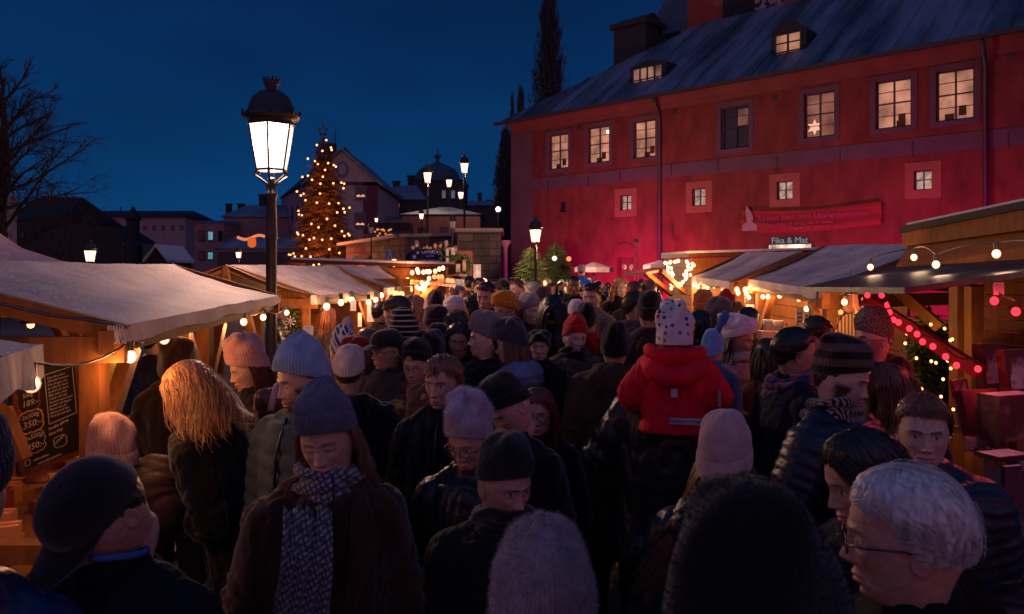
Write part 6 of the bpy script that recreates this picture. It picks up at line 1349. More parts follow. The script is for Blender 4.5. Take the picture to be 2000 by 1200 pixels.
sp3 = [(955,665),(965,685),(1022,660),(1055,650),(1032,695),(1050,725),(1175,640),(1208,660),(1160,720),(1200,720),(1290,712),(1398,698),(1665,700),(1500,815),(1605,790),(1797,762)]
lights('warm bulbs strung below the large grey right canopy', [(1200 + a / 4, 400 + b / 4, 8.8 - (a - 955) / 842 * 2.8) for a, b in sp3], .026, 'bulb', False, 14, ORANGE, False, 3)
lights('small amber lights among the hanging textiles on the right', [(1612, 613, 6.6), (1642, 610, 6.5), (1698, 602, 6.2)], .02, em('amber_bulb', (1, .35, .12), 1.6), False, 0, sock=False)
panel('orange lit pine boards behind the smaller right canopy', P(1352, 0, 13.6).xy.to_3d(), P(1475, 0, 10.9).xy.to_3d(), 0, 2.0)
panel('pine boards behind the large right canopy', P(1476, 0, 10.6).xy.to_3d(), P(1590, 0, 8.4).xy.to_3d(), 0, 2.0)
panel('dark back boards behind the hanging textiles', P(1590, 0, 8.3).xy.to_3d(), P(1775, 0, 6.7).xy.to_3d(), 0, 2.0, M['wooddark'])
for px_, py_, Y_, w_, h_, m_, nm, lb in ((1562, 622, 7.6, .075, .20, 'paper', 'price_list', 'narrow white price list on the right stall post'), (1575, 628, 7.4, .05, .22, 'paper', 'price_list', 'second white strip hanging just right of the price list'), (1378, 572, 11.9, .1, .28, 'paper', 'paper_note', 'white paper strip under the smaller right canopy'), (1465, 606, 9.6, .1, .14, 'paper', 'paper_note', 'white note pinned to the pine boards on the right'), (1585, 625, 7.2, .05, .26, 'redc', 'red_ribbon', 'dark red cloth strip beside the price list')):
    q = MB(); c = P(px_, py_, Y_); q.box(c, (w_, .008, h_)); 
    if m_ == 'paper':
        for k in range(3): q.box(c + V3(0, -.006, h_ * (.25 - .2 * k)), (w_ * .5, .003, .012), mi=1)
    tag(q.build(nm, [pm('paper', (.6, .55, .52), .8), pm('ink', (.03, .02, .02), .8)] if m_ == 'paper' else pm('red_cloth', (.2, .01, .015), .8)), lb, 'note' if m_ == 'paper' else 'ribbon')
# hanging mittens, stocking, striped cloth
def cloth_piece(pts2, Y, mat, nm, lb, cat, group=None, thick=.03, rz=0):
    c = sum((P(a, b, Y) for a, b in pts2), Vector()) / len(pts2); q = MB(); q.prism([P(a, b, Y) - c for a, b in pts2], (0, thick, 0)); o = q.build(nm, mat, None, False, c); bv = o.modifiers.new('b', 'BEVEL'); bv.width = .008; bv.segments = 2; return tag(o, lb, cat, group)
cloth_piece([(1600, 622), (1612, 612), (1622, 616), (1632, 634), (1628, 644), (1612, 642), (1598, 632)], 6.6, pm('red_dotted_mitten', (.45, .03, .03), .9, color2=(.6, .35, .3), c2scale=22, c2lo=.58, c2hi=.62), 'mitten', 'red mitten with pale dots hanging in the right stall', 'mitten')
cloth_piece([(1622, 612), (1632, 614), (1640, 630), (1634, 636), (1624, 628)], 6.65, fabric('wool', 'a07a60'), 'mitten', 'beige mitten hanging right of the red dotted one', 'mitten')
st_m = pm('striped_cloth', (.35, .22, .12), .9); w3 = nd(st_m.node_tree, 'ShaderNodeTexWave', Scale=11.0); w3.bands_direction = 'X'; tcx = nd(st_m.node_tree, 'ShaderNodeTexCoord'); st_m.node_tree.links.new(tcx.outputs['Object'], w3.inputs['Vector']); mm = nd(st_m.node_tree, 'ShaderNodeMix', data_type='RGBA'); mm.inputs[6].default_value = (.08, .04, .02, 1); mm.inputs[7].default_value = (.45, .30, .18, 1); st_m.node_tree.links.new(w3.outputs['Fac'], mm.inputs['Factor']); st_m.node_tree.links.new(mm.outputs[2], st_m.node_tree.nodes['Principled BSDF'].inputs['Base Color'])
cloth_piece([(1644, 620), (1660, 612), (1682, 616), (1670, 660), (1630, 658)], 6.3, st_m, 'striped_bag', 'brown striped cloth bag hanging in the right stall', 'bag')
for i, (px_, py_) in enumerate(((1652, 592), (1664, 590), (1676, 600), (1672, 588), (1690, 596))): cloth_piece([(px_ - 5, py_ - 14), (px_ + 4, py_ - 14), (px_ + 6, py_ + 8), (px_ + 13, py_ + 16), (px_ + 4, py_ + 20), (px_ - 4, py_ + 12)], 6.2 - .05 * i, fabric('wool', ['8a5a3c', '704030', '9a6a4a', '603828', '7a4a34'][i]), 'wool_sock', 'brown knitted sock dangling under the dark hatch', 'sock', 'knitted socks hung under the dark hatch')
# mugs and boxes on a shelf
for i, (px_, py_) in enumerate(((1500, 638), (1521, 640))):
    q = MB(); q.lathe([(.0, 0), (.045, 0), (.05, .10), (.045, .10), (.04, .01)], n=14); q.tube([(.048, 0, .08), (.075, 0, .075), (.075, 0, .03), (.047, 0, .02)], .008, 6); tag(q.build('mug', pm('white_enamel', (.6, .55, .52), .4), None, True, P(px_, py_ + 6, 7.8)), 'white enamel mug on the shelf of the right stall', 'mug', 'mugs on the right stall shelf')
for i, (px_, py_) in enumerate(((1497, 652), (1524, 654))):
    q = MB(); q.box((0, 0, 0), (.14, .1, .08)); q.box((0, -.051, 0), (.05, .003, .04)); tag(q.build('gift_box', pm('pale_pink_card', (.5, .33, .3), .8), None, False, P(px_, py_ + 2, 7.7)), 'pale pink box below the white mugs', 'box', 'pale boxes below the mugs')
sh = MB(); a, b = P(1480, 668, 7.9), P(1560, 672, 7.4); sh.beam(a, b, .35, .03); sh.beam(V3(a.x, a.y, 0), a, .06, .06); sh.beam(V3(b.x, b.y, 0), b, .06, .06); tag(sh.build('shelf', M['wood']), 'pine shelf carrying mugs and pale boxes on the right', 'shelf')
# --- near kiosk at right
kk = empty('wooden_kiosk', (2.8, 5, 0), 0, 'near wooden kiosk with snowy roof and dark open hatch at the right edge', 'kiosk'); o3 = V3(2.8, 5, 0)
def K(*a): return P(*a) - o3
R0, R1 = K(1768, 478, 6.3), K(2420, 400, 3.6); nrm = V3(.88, .47, 0)
t0, t1 = K(1768, 455, 6.3), K(2420, 330, 3.6)
q = MB(); q.beam((R0 + t0) / 2, (R1 + t1) / 2, .05, .13); q.build('fascia', M['wood'], kk)
q = MB(); e = V3(2.6, 1.6, .12); q.prism([t0 + V3(-.05, 0, .0), t1 + V3(-.05, 0, 0), t1 + e, t0 + e], (0, 0, .05)); q.build('roof', pm('tar_roof', (.012, .012, .014), .7), kk); q = MB(); z3 = V3(.03, .03, .052); q.prism([t0 + z3, t1 + z3, t1 + e + z3, t0 + e + z3], (0, 0, .03)); q.build('roof_snow', M['snow'], kk)
q = MB(); H0, H1_ = K(1742, 530, 6.0), K(2300, 500, 3.9); L0, N0 = K(1565, 569, 5.5), K(1767, 574, 3.75); q.prism([L0, N0, H1_, H0], (0, 0, .03)); q.build('open_hatch', pm('wet_dark_hatch', (.035, .03, .032), .5, .3, var=.4, nscale=5, bump=.5, bscale=30, bdist=.01), kk)
# frieze between hatch and fascia
q = MB(); q.add([H0 + V3(.02, .02, 0), H1_ + V3(.02, .02, 0), R1 + V3(.03, 0, 0), R0 + V3(.03, 0, 0)], [(0, 1, 2, 3)]); q.build('frieze', pm('lit_pine', '8a5426', rough=.7, var=.3, nscale=5, stretch=(4, 4, 1)), kk)  # pine tone raised, lamplight put into the frieze colour
for px_, Y_, wd in ((1876, 5.15, .10), (1902, 5.0, .08)):
    a = K(px_, 560, Y_); q = MB(); q.beam(V3(a.x, a.y, 0), a, wd, wd); q.build('post', M['wood'], kk)
q = MB(); a, b = K(1925, 560, 5.6), K(2300, 560, 4.6); n_ = 14
for i in range(n_): zc = .9 + (i + .5) * 1.25 / n_; q.beam((a.x, a.y, zc), (b.x, b.y, zc), .03, 1.25 / n_ - .006)
q.build('inner_wall', M['wood'], kk); q = MB(); a2, b2 = K(1770, 560, 6.6), K(1930, 560, 5.6); q.beam(V3(a2.x, a2.y, 1.7), V3(b2.x, b2.y, 1.7), .06, .1); q.beam(V3(a2.x, a2.y, 1.3), V3(b2.x, b2.y, 2.0), .06, .07); q.build('rear_rail', M['wood'], kk)
# counter
c0, c1 = K(1862, 846, 4.35), K(2150, 930, 3.1); q = MB(); q.prism([c0, c1, c1 + V3(1.0, .9, 0), c0 + V3(1.0, .9, 0)], (0, 0, .04)); q.build('counter', M['wooddark'], kk)
q = MB()
for i in range(5): z = .1 + i * .17; q.beam(V3(c0.x + .05, c0.y + .03, z), V3(c1.x + .05, c1.y + .03, z), .03, .16)
q.build('front_boards', M['wood'], kk); q = MB(); b_ = K(1690, 585, 4.9), K(1915, 728, 4.2); q.beam(b_[0], b_[1], .05, .075); q.build('red_brace', pm('red_paint', (.16, .012, .015), .6), kk); q = MB(); q.beam(K(1745, 560, 5.2), K(1835, 640, 5.0), .05, .07); q.build('brace', M['wood'], kk)
lights('string of red glowing bulbs along the slanting brace of the right kiosk', [(1694, 577, 4.75), (1722, 577, 4.7), (1733, 596, 4.65), (1738, 610, 4.6), (1745, 625, 4.55), (1755, 630, 4.5), (1776, 642, 4.45), (1791, 653, 4.4), (1802, 668, 4.35), (1822, 677, 4.3), (1847, 697, 4.22), (1868, 714, 4.18), (1910, 721, 4.1)], .017, 'redbulb', True, .8, (1, .03, .04), False, 4, sag=.03)
lights('two red bulbs hanging by the grey tag inside the right kiosk', [(1942, 588, 3.7), (1984, 609, 3.5), (2040, 630, 3.4)], .019, 'redbulb', True, 1.5, (1, .03, .04), False, 1, sag=.02)
lights('large clear bulbs on a thick cable above the dark right hatch', [(1700, 522, 5.6), (1785, 503, 5.3), (1828, 517, 4.6), (1946, 496, 4.1), (2060, 500, 3.7)], .023, 'bulb', True, .7, WARM, True, 1, sag=-.04)
q = MB(); q.box((0, 0, 0), (.05, .006, .06)); q.box((0, -.004, .0), (.025, .003, .03)); tag(q.build('grey_tag', pm('grey_label', (.30, .28, .28), .7), None, False, P(1950, 564, 3.65)), 'small grey tag hanging under the right hatch', 'tag')
# books and boxes on the counter
def book(px, py, Y, w, h, d, mat, lb, nm='book', rz=.2, tilt=.12, cat='book', plate=None, group=None):
    c = P(px, py, Y); r = empty(nm, c, rz, lb, cat, group); r.rotation_euler = (-tilt, 0, rz); q = MB(); q.box((0, 0, h / 2), (w, d, h)); q.build('cover', mat, r)
    q = MB(); q.box((0, 0, h / 2), (w * .97, d * .8, h * 1.004)); q.build('pages', pm('paper', (.6, .55, .52), .8), r)
    if plate: q = MB(); q.box((0, -d / 2 - .002, h * .55), (w * .7, .003, h * .6)); q.build('picture', plate, r)
pic = pm('snowy_picture', (.45, .38, .40), .6, color2=(.10, .03, .03), c2scale=9, c2lo=.45, c2hi=.55); rc = pm('red_cover', (.07, .014, .012), .5)
book(1938, 775, 4.35, .17, .30, .05, rc, 'tall picture book with snowy cover standing upright in the kiosk', plate=pic, rz=.35); book(1985, 785, 4.15, .16, .28, .05, rc, 'second snowy picture book at the right picture edge', plate=pic, rz=.35)
book(1890, 838, 4.2, .13, .27, .02, pic, 'pale patterned card standing at the counter corner', 'greeting_card', .5, .2, 'card'); book(1925, 856, 4.0, .24, .25, .05, pm('orange_red_cover', (.15, .045, .03), .6, color2=(.10, .02, .02), c2scale=7), 'broad rust coloured box leaning below the picture book', 'gift_box', .3, .25, 'box')
book(1968, 870, 3.85, .26, .26, .12, pm('pink_white_box', (.08, .025, .022), .6, color2=(.20, .10, .09), c2scale=5), 'large pink box with white top edge on the kiosk counter', 'gift_box', .3, 0, 'box')
book(1960, 893, 3.6, .2, .02, .14, rc, 'flat red booklet lying at the counter edge', rz=.3, tilt=0); book(1976, 985, 3.4, .10, .17, .02, pm('plum_card', (.12, .03, .06), .6), 'plum coloured card hanging below the counter', 'greeting_card', .3, 0, 'card')
# fir with lights behind the red bulbs
fir(1815, 600, 5.6, 150, 900, 'dense green fir with small yellow lights beside the kiosk', 41, gm2, 620, 'fir_tree', .55, 1.0, .12, 14)
rs = random.Random(12)
lights('small yellow lights scattered in the fir beside the kiosk', [(x, y, 4.95) for x, y in ((1818, 634), (1845, 642), (1856, 665), (1768, 671), (1771, 652), (1819, 706), (1828, 709), (1842, 741), (1860, 663), (1790, 700), (1851, 705), (1838, 775), (1800, 760), (1862, 800), (1780, 735), (1857, 720), (1855, 852))], .0095, em('yellow_fairy', (1, .42, .10), 5), False, .7, (1, .5, .15), False, 4)
for k, (px_, py_, Y_, en) in enumerate(((1560, 585, 8.0, 9), (1440, 575, 11.0, 9), (1660, 575, 6.3, 4))):
    r = empty('work_lamp', P(px_, py_, Y_ + .4), 0, ['shaded bulb behind the large right canopy edge', 'shaded bulb inside the smaller right stall', 'shaded bulb above the hanging socks'][k], 'lamp'); q = MB(); q.lathe([(.012, .06), (.02, .05), (.055, .0), (.052, 0), (.01, .045)], n=14); q.build('lamp_shade', M['black'], r, True); q = MB(); q.ball((0, 0, -.008), .02, 8); q.build('bulb', M['bulbfar'], r, True); q = MB(); q.tube([(0, 0, .055), (0, 0, .22)], .004, 5); q.build('cord', M['black'], r); lamp('lamp_light', (0, 0, -.06), en, ORANGE, .04, r)
# garland with an orange lantern on the pale house
lights('curved golden garland with an orange lantern over the round ended house', [(465 + 3.0 * i, 464 + 4 * math.sin(i * .34), 55) for i in range(19)], .10, em('garland_glow2', (1, .30, .12), .75), False, 0, sock=False)
q = MB(); q.lathe([(.1, 0), (.3, .15), (.3, .6), (.1, .75)], n=8); tag(q.build('paper_lantern', em('orange_lantern', (1, .15, .03), .7), None, False, P(492, 484, 55)), 'small orange lantern hanging below the golden garland', 'lantern')

rs = random.Random(5)
for i in range(12):
    px_ = rs.uniform(1900, 2000); py_ = 868 + (px_ - 1862) * .42 + rs.uniform(-10, 6); Y_ = 4.1 - (px_ - 1862) / 138 * .55
    q = MB(); q.box((0, 0, .012 + .01 * (i % 3)), (rs.uniform(.06, .13), rs.uniform(.05, .09), .018 + .02 * (i % 3))); q.box((0, 0, .026 + .02 * (i % 3)), (.04, .03, .003), mi=1)
    o = q.build('card_pack', [pm('card_' + str(i % 4), [(.20, .03, .025), (.30, .24, .21), (.10, .02, .04), (.22, .12, .05)][i % 4], .6), pm('card_label', (.45, .38, .34), .6)]); o.location = P(px_, py_, Y_); o.rotation_euler = (0, 0, rs.uniform(-.6, .8)); tag(o, 'small flat card pack lying on the right kiosk counter', 'card pack', 'card packs on the kiosk counter')
# ================================================================ THE CROWD
def pl(px, py, Y, yaw, label, **k): return person(px, py, Y, yaw, label, **k)
HB = dict(arms=('down', 'down'))
# plaid scarf material
def plaid(key, c1, c2, sc_=42):
    m = pm(key, c1, .95, .1, sheen=.3, bump=.6, bscale=260); nt = m.node_tree; b = nt.nodes['Principled BSDF']; tcn = nd(nt, 'ShaderNodeTexCoord'); mp = nd(nt, 'ShaderNodeMapping'); mp.inputs['Rotation'].default_value = (.3, .5, .6); nt.links.new(tcn.outputs['Object'], mp.inputs[0])
    w1 = nd(nt, 'ShaderNodeTexWave', Scale=sc_ / 6, Distortion=1.2); w1.bands_direction = 'X'; w2 = nd(nt, 'ShaderNodeTexWave', Scale=sc_ / 6, Distortion=1.2); w2.bands_direction = 'Z'
    for w_ in (w1, w2): nt.links.new(mp.outputs[0], w_.inputs['Vector'])
    mt = nd(nt, 'ShaderNodeMath', operation='MULTIPLY'); nt.links.new(w1.outputs['Fac'], mt.inputs[0]); nt.links.new(w2.outputs['Fac'], mt.inputs[1])
    ck = nd(nt, 'ShaderNodeTexChecker', Scale=sc_ * 1.6); nt.links.new(mp.outputs[0], ck.inputs['Vector'])
    ad = nd(nt, 'ShaderNodeMath', operation='MULTIPLY_ADD'); nt.links.new(ck.outputs['Fac'], ad.inputs[0]); ad.inputs[1].default_value = .35; nt.links.new(mt.outputs[0], ad.inputs[2])
    r = nd(nt, 'ShaderNodeMapRange'); nt.links.new(ad.outputs[0], r.inputs['Value']); r.inputs['From Min'].default_value = .2; r.inputs['From Max'].default_value = .75
    mx = nd(nt, 'ShaderNodeMix', data_type='RGBA'); nt.links.new(r.outputs[0], mx.inputs['Factor']); mx.inputs[6].default_value = (*srgb(c1), 1); mx.inputs[7].default_value = (*srgb(c2), 1); nt.links.new(mx.outputs[2], b.inputs['Base Color']); return m
def stripes(key, c1, c2, sc_=14, bd='Z', dist=.5, lo=.45, hi=.55):
    m = pm(key, c1, .95, .1, sheen=.3, bump=.5, bscale=200); nt = m.node_tree; tcn = nd(nt, 'ShaderNodeTexCoord'); w1 = nd(nt, 'ShaderNodeTexWave', Scale=sc_, Distortion=dist); w1.bands_direction = bd; nt.links.new(tcn.outputs['Object'], w1.inputs['Vector'])
    r = nd(nt, 'ShaderNodeMapRange'); nt.links.new(w1.outputs['Fac'], r.inputs['Value']); r.inputs['From Min'].default_value = lo; r.inputs['From Max'].default_value = hi
    mx = nd(nt, 'ShaderNodeMix', data_type='RGBA'); nt.links.new(r.outputs[0], mx.inputs['Factor']); mx.inputs[6].default_value = (*srgb(c1), 1); mx.inputs[7].default_value = (*srgb(c2), 1); nt.links.new(mx.outputs[2], nt.nodes['Principled BSDF'].inputs['Base Color']); return m
def dots(key, base):
    m = pm(key, base, .85, .2, var=.08, nscale=8, bump=.5, bscale=30, bdist=.008); nt = m.node_tree; b = nt.nodes['Principled BSDF']; tcn = nd(nt, 'ShaderNodeTexCoord')
    v = nd(nt, 'ShaderNodeTexVoronoi', Scale=30.0, Randomness=.5); nt.links.new(tcn.outputs['Object'], v.inputs['Vector']); lt = nd(nt, 'ShaderNodeMath', operation='LESS_THAN'); nt.links.new(v.outputs['Distance'], lt.inputs[0]); lt.inputs[1].default_value = .30
    cr_ = nd(nt, 'ShaderNodeValToRGB'); cr_.color_ramp.interpolation = 'CONSTANT'; sp_ = nd(nt, 'ShaderNodeSeparateColor'); nt.links.new(v.outputs['Color'], sp_.inputs[0]); nt.links.new(sp_.outputs[0], cr_.inputs[0]); e = cr_.color_ramp.elements; e[0].color = (.008, .015, .06, 1); e[1].position = .45; e[1].color = (.35, .03, .06, 1)
    for p_, c_ in ((.62, (.02, .10, .16, 1)), (.8, (.45, .18, .04, 1))): q = e.new(p_); q.color = c_
    src = b.inputs['Base Color'].links[0].from_socket; mx = nd(nt, 'ShaderNodeMix', data_type='RGBA'); nt.links.new(lt.outputs[0], mx.inputs['Factor']); nt.links.new(src, mx.inputs[6]); nt.links.new(cr_.outputs[0], mx.inputs[7]); nt.links.new(mx.outputs[2], b.inputs['Base Color']); return m
NV = '0c1220'; BK = '0b0b0e'; BR_ = '241712'
def lapels(root, Mh, C0, s, bend):
    for sx in (1, -1):
        q = MB(); pts = [(sx * .085, -.10, -.165), (sx * .135, -.145, -.30), (sx * .06, -.172, -.47), (sx * .02, -.178, -.56), (sx * .035, -.16, -.36), (sx * .05, -.12, -.20)]
        q.prism([Vector(bend(p)) * s * Vector((1, 1, 1)) + C0 + Vector((0, -.022, .03)) for p in pts], (0, -.012, 0)); o = q.build('lapel', fabric('felt', '3a221a'), root); bv = o.modifiers.new('b', 'BEVEL'); bv.width = .006; bv.segments = 2
    for k in range(3): q = MB(); q.ball(C0 + Vector((-.03, -.205, -.60 - .13 * k)) * s, (.014, .006, .014), 10); q.build('button', pm('dark_button', (.02, .012, .01), .3, .5), root, True)
def front_zip(root, Mh, C0, s, bend):
    q = MB(); q.tube([Vector(bend((0, y, z))) * s + C0 for y, z in ((-.10, -.13), (-.135, -.19), (-.165, -.26), (-.175, -.36), (-.175, -.50), (-.17, -.66))], .006, 6); q.build('zip', fabric('leather', '0a0a0c'), root, True)
def zipper(root, Mh, C0, s, bend):
    q = MB(); pts = [Vector(bend((.0, -.155 - .0 * i, -.25 - .03 * i))) * s + C0 for i in range(14)]; q.tube(pts, .004, 5); q.build('zip', pm('brass_zip', (.5, .35, .12), .35, .5, metal=.8), root)
# ---- foreground ---------------------------------------------------------
def cap_extra(root, Mh, C0, s, bend):
    q = MB(); q.tube([Vector(bend((.082 * math.sin(t), .02 - .082 * math.cos(t), -.082 + .018 * math.cos(t)))) * s + C0 for t in np.linspace(.3, 6.0, 26)], .008, 8); q.build('light_blue_collar', fabric('cotton', '3a5f9a'), root, True)
    zipper(root, Mh, C0, s, bend)
pl(196, 1003, 1.62, -60, 'man in a dark baseball cap bending his head over the counter at lower left', pitch=50, roll=8, res=3, s=.98, hair='short', hairc='dark', hat='cap', hatc='1a1c1e', hatk='wool', coat='coat', coatc='0b0f1c', coatk='cotton', lean=22, body=-38, arms=('front', 'front'), collar='high', tone='pink', length=.9, extra=cap_extra, bulk=.012, eyes='closed', wide=.95)
pl(-92, 985, 1.42, 150, 'person of whom only a navy shoulder shows in the bottom left corner', res=2, hat='beanie', hatc='101828', coat='coat', coatc='0e1f45', coatk='nylon', bulk=.02, collar='hood')
pl(218, 882, 3.15, -150, 'person in a pinkish knit hat bending in a dark brown quilted jacket', pitch=10, res=3, s=.97, fem=1, hair=None, hat='beanie', hatc='94706a', hatp=dict(cuff=.05, line=-.03, top=.165, lump=.008, ribs=40, ribamp=.003), fuzzn=2500, fl=.008, coat='puffer', coatc='28120f', coatk='cotton', lean=62, body=-82, arms=('reach', 'reach'), collar='hood', bulk=.03, length=.9)
pl(372, 762, 3.3, -125, 'woman with wavy orange lit blond hair and a black coat leaning towards the stall', pitch=34, res=3, fem=1, s=1.0, hair='long', hairc=(.55, .25, .075), hairp=dict(len=.32, wave=.022, wind=(.62, .35, .08), part=.01), coat='coat', coatc='120c0c', coatk='felt', lean=20, body=-105, arms=('front', 'front'), collar='high', length=1.15, bulk=.035, wide=1.12, hat=None)
pl(345, 705, 4.5, 165, 'hooded person in dark maroon behind the wavy blond woman', res=1, hat='hood', hatc='2a1014', coat='coat', coatc='1c0d10', bulk=.02)
pl(486, 722, 4.15, -78, 'woman in a tall peach beanie with long straight auburn hair at the stall', pitch=14, res=2, fem=1, s=.97, hair='long', hairc='auburn', hairp=dict(len=.42, wave=.004), hat='beanie', hatc='c58f7c', hatp=dict(cuff=.065, top=.215, lump=.010, ribamp=.0012), coatc='1a1214', tone='fair')
pl(530, 803, 3.45, -95, 'child with brown hair and a fluffy headband behind the bearded man', res=2, s=.82, fem=1, hair='mid', hairc='auburn', coatc='40141c', hairp=dict(len=.2), extra=lambda root, Mh, C0, s, b: (lambda q: (q.tube([xf([(.088 * math.sin(t), .01 + .03 * math.cos(t), .03 + .10 * math.cos(t))], Mh)[0] for t in np.linspace(-1.7, 1.7, 20)], .016, 8), q.build('headband', fabric('wool', 'b08a80'), root, True)))(MB()))
pl(592, 745, 3.0, -66, 'bearded man in a light blue ribbed beanie and grey green puffer jacket', pitch=9, res=3, hair='short', hairc='brown', browc='dark', beard=.95, hat='beanie', hatc='8fa6bd', hatp=dict(cuff=0, top=.205, ribs=58, ribamp=.0026, lump=.006, point=1, slouch=.02, width=1.04, line=.03), coat='puffer', coatc='46524f', coatk='cotton', body=-42, bulk=.035, length=1.05, collar='high', tone='fair', arms=('pocket', 'down'), extra=front_zip)
def mitt(root, Mh, C0, s, bend):
    q = MB(); a = Vector((-.235, -.10, -.76)) * s + C0
    q.tube([a + Vector((0, .02, .05)), a, a + Vector((0, -.01, -.05)), a + Vector((0, -.02, -.12)), a + Vector((0, -.02, -.15))], [.052, .05, .055, .048, .02], 12); q.build('mitten', fabric('wool', '8fa0c0'), root, True)
pl(640, 858, 2.30, -18, 'woman looking down in a dark grey beanie, checked scarf and brown wool coat', pitch=12, roll=-6, res=3, fem=1, s=.98, hair='mid', hairc='sandy', hairp=dict(len=.15, wave=.02), hat='beanie', hatc='5a6070', hatp=dict(cuff=.06, top=.20, ribs=50, ribamp=.003, lump=.006, point=1, slouch=.03), fuzzn=2600, fl=.008, coat='coat', coatc='3a221a', coatk='felt', bulk=.03, wide=1.0, body=8, scarf='tails', scarfmat=plaid('plaid_scarf', '23252f', '969298', 120), eyes='closed', tone='fair', length=1.2, arms=('down', 'down'), collar='high', extra=lambda *a: (mitt(*a), lapels(*a)))
pl(682, 728, 4.2, 172, 'person seen from behind in an off white knit hat and black coat', res=2, hair='short', hairc='brown', hat='beanie', hatc='b5a8a4', hatp=dict(cuff=0, top=.155, ribs=36, ribamp=.002), coatc='0d0e14', bulk=.03, collar='hood', wide=1.1)
pl(985, 946, 2.5, 34, 'older man in a dark ribbed beanie with deep cheek lines looking right', pitch=10, res=3, age=1.3, hair='buzz', hairc='grey', hat='beanie', hatc='1d1c1f', hatp=dict(cuff=0, top=.18, ribs=60, ribamp=.0022, line=.028), coatc='14131a', coatk='cotton', body=-4, tone='pink', scarf='wrap', scarfc='17171d', bulk=.03, jaw=1.05, nose=1.12, length=1.0, wide=1.08)
pl(919, 862, 3.1, -32, 'woman with glasses in a tall fuzzy pale lilac beanie and dark coat', pitch=15, res=3, fem=1, hair='mid', hairc='blond', hairp=dict(len=.12), glasses=1, hat='beanie', hatc='aaa0b0', hatp=dict(cuff=0, top=.225, ribamp=.0008, lump=.012, line=.03, width=1.05), fuzzn=5200, fl=.014, coatc='10121c', coatk='nylon', body=-16, bulk=.03, age=.6, tone='fair')
pl(995, 798, 3.35, -52, 'man with lowered red lit face in a black beanie behind the fuzzy beanie', pitch=32, roll=-12, res=2, hair='short', hairc='white', hat='beanie', hatc='0c0c10', hatp=dict(cuff=.05, top=.17), coatc='0d0d14', tone='pink', age=.8, body=-30, bulk=.025)
pl(1050, 805, 4.0, -6, 'woman with dark framed glasses and straight brown hair in a black coat', pitch=6, res=2, fem=1, hair='long', hairc='auburn', hairp=dict(len=.3, wave=.006), glasses=1, coatc='0c0c12', tone='fair', nose=.9)
pl(866, 748, 3.5, -28, 'curly haired stern man in a plain dark navy coat', res=3, hair='curly', hairc='sandy', browc='brown', age=.9, coatc='0c1220', coatk='cotton', tone='fair', body=-14, bulk=.02, jaw=1.1, extra=front_zip)
pl(815, 716, 4.5, -22, 'man with glasses and grey beard in a black badged beanie and brown ribbed puffer', pitch=4, res=2, hair='short', hairc='grey', beard=.7, glasses=1, age=.8, hat='beanie', hatc='0d0e12', hatp=dict(cuff=.05, top=.175), coat='finepuffer', coatc='2c221e', coatk='nylon', tone='pink', bulk=.025,
   extra=lambda root, Mh, C0, s, b: (lambda q: (q.prism([xf([(.018 * math.cos(a), -.124, .066 + .018 * math.sin(a))], Mh)[0] for a in np.linspace(0, 6.28, 13)[:-1]], (0, -.004, 0)), q.build('badge', pm('orange_badge', (.35, .16, .06), .5), root)))(MB()))
pl(835, 790, 4.0, 120, 'person with a fluffy brown fur hood beside the curly haired man', res=1, s=.93, hat='hood', hatc='6a4630', hatp=dict(width=1.1, top=.13), fuzzn=1800, fl=.03, coatc='14100f')
pl(757, 684, 4.6, -62, 'man with glasses in a dark flat cap and grey wool jacket', pitch=5, res=2, hair='short', hairc='dark', glasses=1, hat='cap', hatc='1f1f22', hatk='wool', coatc='3a3434', coatk='felt', tone='fair', body=-40)
pl(718, 676, 5.5, 165, 'person with loose dark blond hair seen from behind', res=2, fem=1, hair='long', hairc='sandy', hairp=dict(len=.3, wave=.03), coatc='2a211c')
pl(692, 700, 4.9, 170, 'person in a bright red puffer jacket with its hood up', res=2, hat='hood', hatc='8c0d18', coat='puffer', coatc='8c0d18', coatk='nylon', bulk=.03, collar='hood')
def pom(root, Mh, C0, s, b):
    q = MB(); c = xf([(0, .02, .20)], Mh)[0]; q.ball(c, .036, 14); fv, ff = fuzz(np.concatenate(q.v), q.f, 500, .012, 4); q.add(fv, ff); q.build('pompom', fabric('wool', 'b8b0ac'), root)
def lattice(key, c1, c2):
    m = stripes(key, c1, c2, 12, 'DIAGONAL', 1.5, .72, .8); nt = m.node_tree; wv = [n for n in nt.nodes if n.type == 'TEX_WAVE'][0]; tcn = nd(nt, 'ShaderNodeTexCoord'); mp = nd(nt, 'ShaderNodeMapping'); mp.inputs['Scale'].default_value = (-1, 1, 1); nt.links.new(tcn.outputs['Object'], mp.inputs[0]); w2 = nd(nt, 'ShaderNodeTexWave', Scale=12.0, Distortion=1.5); w2.bands_direction = 'DIAGONAL'; nt.links.new(mp.outputs[0], w2.inputs['Vector']); mxx = nd(nt, 'ShaderNodeMath', operation='MAXIMUM'); nt.links.new(wv.outputs['Fac'], mxx.inputs[0]); nt.links.new(w2.outputs['Fac'], mxx.inputs[1]); r = [n for n in nt.nodes if n.type == 'MAP_RANGE'][-1]; nt.links.new(mxx.outputs[0], r.inputs['Value']); return m
pl(667, 684, 5.2, -150, 'child in a blue and white lattice knit pompom hat', res=2, s=.95, roll=-14, hair='short', hairc='brown', hat='beanie', hatc='24466a', hatmat=lattice('lattice_knit', '1f4468', 'c8c0bc'), hatp=dict(cuff=0, top=.195, ribamp=.001, line=-.02), coatc='1c1a24', extra=pom)
